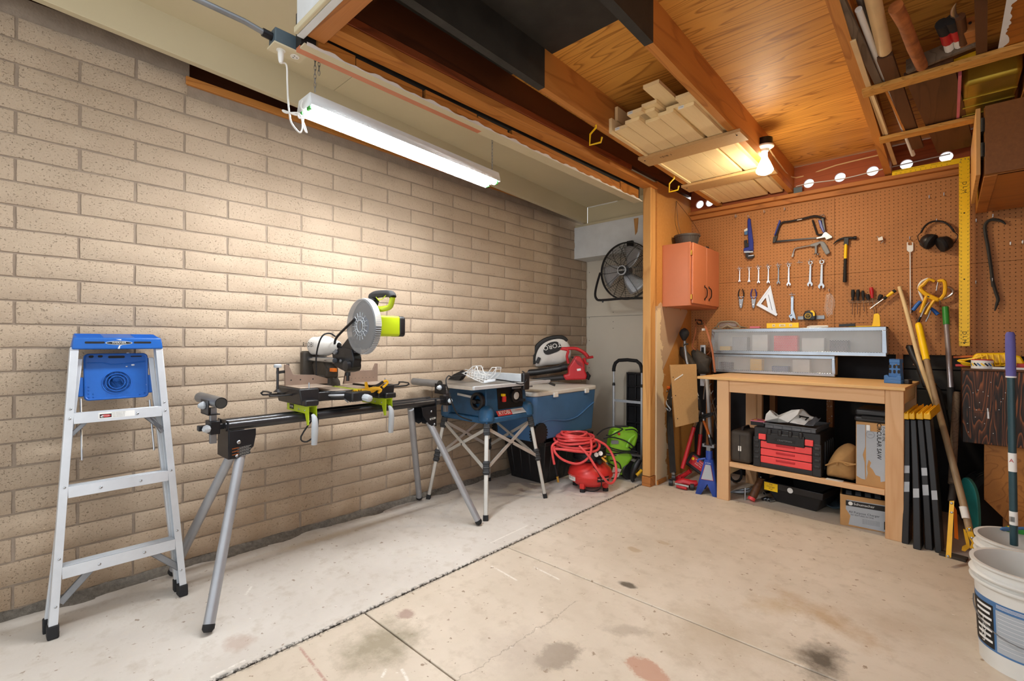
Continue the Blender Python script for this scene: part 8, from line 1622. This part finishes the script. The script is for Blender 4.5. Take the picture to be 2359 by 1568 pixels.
q = U(*ZR_(1205, 250), 'z', 2.45); b = B('fir_x'); b.cb(q+V((0, .05, .03)), (.055, .15, .06)); b.mat('ink').ball(q+V((0, -.026, .035)), (.006, .003, .006), 8, 5); tag(b.build('wood_block', bevel=.002), 'short wood block with a hole on the rack beside pruning hook', 'block')
b = B('brown_wood'); a, c = U(*ZR_(1285, -30), 'z', 2.437), U(*ZR_(1290, 400), 'z', 2.437); b.bar(a+V((0, 0, .025)), c+V((0, 0, .025)), .035, .05); tag(b.build('trim_length'), 'dark brown moulding on the rack beside the torn white board', 'moulding', 'lengths on the overhead rack')
t = thing('torn_board', 'orange board with torn white paint edge on the rack', 'board', U(*ZR_(1420, 300), 'z', 2.437)); a, c = U(*ZR_(1420, -30), 'z', 2.44), U(*ZR_(1370, 440), 'z', 2.44); x0_ = c.x+.012
b = B('stained'); b.box(x0_, x0_+.22, a.y, c.y, 2.437, 2.455); b.build('plank', t); b = B('white_paint'); n = 40; pt = [(x0_-.002, a.y)]+[(x0_+.012+.012*rnd.random()*(1+.6*math.sin(i*.5)), a.y+(c.y-a.y)*i/n) for i in range(n+1)]+[(x0_-.002, c.y)]; b.prism(pt, (0, 0, 2.4365), (1, 0, 0), (0, 1, 0), (0, 0, -.001)); b.build('paint_edge', t)
# gold tin case above the short strip
q0, q1 = U(*ZR_(1140, 860), 'z', 2.424), U(*ZR_(1380, 780), 'z', 2.424); x0_ = q0.x; 
t = thing('tin_case', 'dented gold green metal case stored on the overhead rack', 'case', (x0_+.09, 3.4, 2.424))
b = B('gold_tin'); b.box(x0_, x0_+.20, 3.12, 3.66, 2.43, 2.56); cs_ = b.build('body', t, bevel=.02, seg=3)
b = B('gold_tin')
for yy in (3.3, 3.42, 3.54): b.box(x0_+.004, x0_+.196, yy-.006, yy+.006, 2.425, 2.432)
b.build('rib', cs_, bevel=.002)
b = B('ink'); b.text('H.B.', (x0_+.10, 3.6, 2.4245), (1, 0, 0), (0, -1, 0), .05); b.build('lettering', cs_)
b = B('pink'); b.bar((x0_-.012, 3.0, 2.45), (x0_-.012, 3.66, 2.44), .012, .03); tag(b.build('pink_strip'), 'dull pink strip beside the gold tin case', 'strip')
# upper right cabinet
zc = 2.05; bl = U(2248, 490, 'y', 4.295); zc = bl.z; fl_ = U(2262, 405, 'z', zc); ft_ = U(2258, 247, 'y', fl_.y)
t = thing('upper_cabinet', 'brown hardboard fronted cabinet hung high beside the rack', 'cabinet', (3.4, 4.0, zc))
x0_ = bl.x; b = B('stained'); b.box(x0_, 4.0, fl_.y+.02, 4.298, zc, min(ft_.z, 2.42)-.0); b.box(x0_, 4.0, fl_.y+.02, fl_.y+.04, zc-.0, ft_.z); b.mat('fir_x').box(x0_, x0_+.05, fl_.y+.02, 4.298, zc-.004, zc); cb_ = b.build('carcass', t, bevel=.002)
b = B('hardboard'); b.box(x0_+.004, 4.0, fl_.y-.002, fl_.y+.018, zc+.004, ft_.z); d_ = b.build('door', t, bevel=.001)
b = B('fir_z'); b.box(x0_-.03, x0_-.012, fl_.y+.01, 4.05, zc+.01, ft_.z-.0).build('side_door', t, bevel=.002)
for yy, zz in ((fl_.y+.03, ft_.z-.09), (fl_.y+.03, (zc+ft_.z)/2-.04)): b = B('black_paint'); b.box(x0_-.012, x0_+.002, yy-.02, yy+.05, zz-.035, zz+.035); b.cyl((x0_-.006, yy-.022, zz-.035), (x0_-.006, yy-.022, zz+.035), .006, n=8); b.build('hinge', t)

# ---------------------------------------------------------------- far-apart pieces of one part become parts of their own
def split_pieces(ob):
    me = ob.data; n = len(me.vertices); par = list(range(n))
    def find(a):
        while par[a] != a: par[a] = par[par[a]]; a = par[a]
        return a
    for e in me.edges: a, c = find(e.vertices[0]), find(e.vertices[1]); par[a] = c
    isl = {}
    for i in range(n): isl.setdefault(find(i), []).append(i)
    boxes = [([min(me.vertices[i].co[k] for i in v) for k in range(3)], [max(me.vertices[i].co[k] for i in v) for k in range(3)], v) for v in isl.values()]
    m = len(boxes); cl = list(range(m))
    def fc_(a):
        while cl[a] != a: a = cl[a]
        return a
    for i in range(m):
        for j in range(i):
            A, E = boxes[i], boxes[j]; gap = math.sqrt(sum(max(0, A[0][k]-E[1][k], E[0][k]-A[1][k])**2 for k in range(3)))
            sz = max(max(A[1][k]-A[0][k] for k in range(3)), max(E[1][k]-E[0][k] for k in range(3)))
            if gap <= max(.02, .5*sz): cl[fc_(i)] = fc_(j)
    gr = {}
    for i in range(m): gr.setdefault(fc_(i), set()).update(boxes[i][2])
    gr = list(gr.values())
    if len(gr) < 2: return
    for keep in gr[1:]+gr[:1]:
        last = keep is gr[0]; c = ob if last else ob.copy(); nm = me if last else me.copy(); c.data = nm
        if not last: COL.objects.link(c)
        bm = bmesh.new(); bm.from_mesh(nm); bm.verts.ensure_lookup_table(); bmesh.ops.delete(bm, geom=[v for v in bm.verts if v.index not in keep], context='VERTS'); bm.to_mesh(nm); bm.free()
for ob in [o for o in D.objects if o.type == 'MESH' and o.parent and not o.children and o.name.split('.')[0] in ('bolt', 'buckle', 'crossbar', 'fan_cover', 'fence_rail', 'ferrule', 'grip_tape', 'guard_bridge', 'guard_rib', 'knurl', 'label', 'leg_joint', 'lever', 'mount_bolt', 'pivot_pin', 'rib', 'rivet', 'screw', 'socket', 'sticker', 'tensioner', 'tool_slot', 'tread')]: split_pieces(ob)
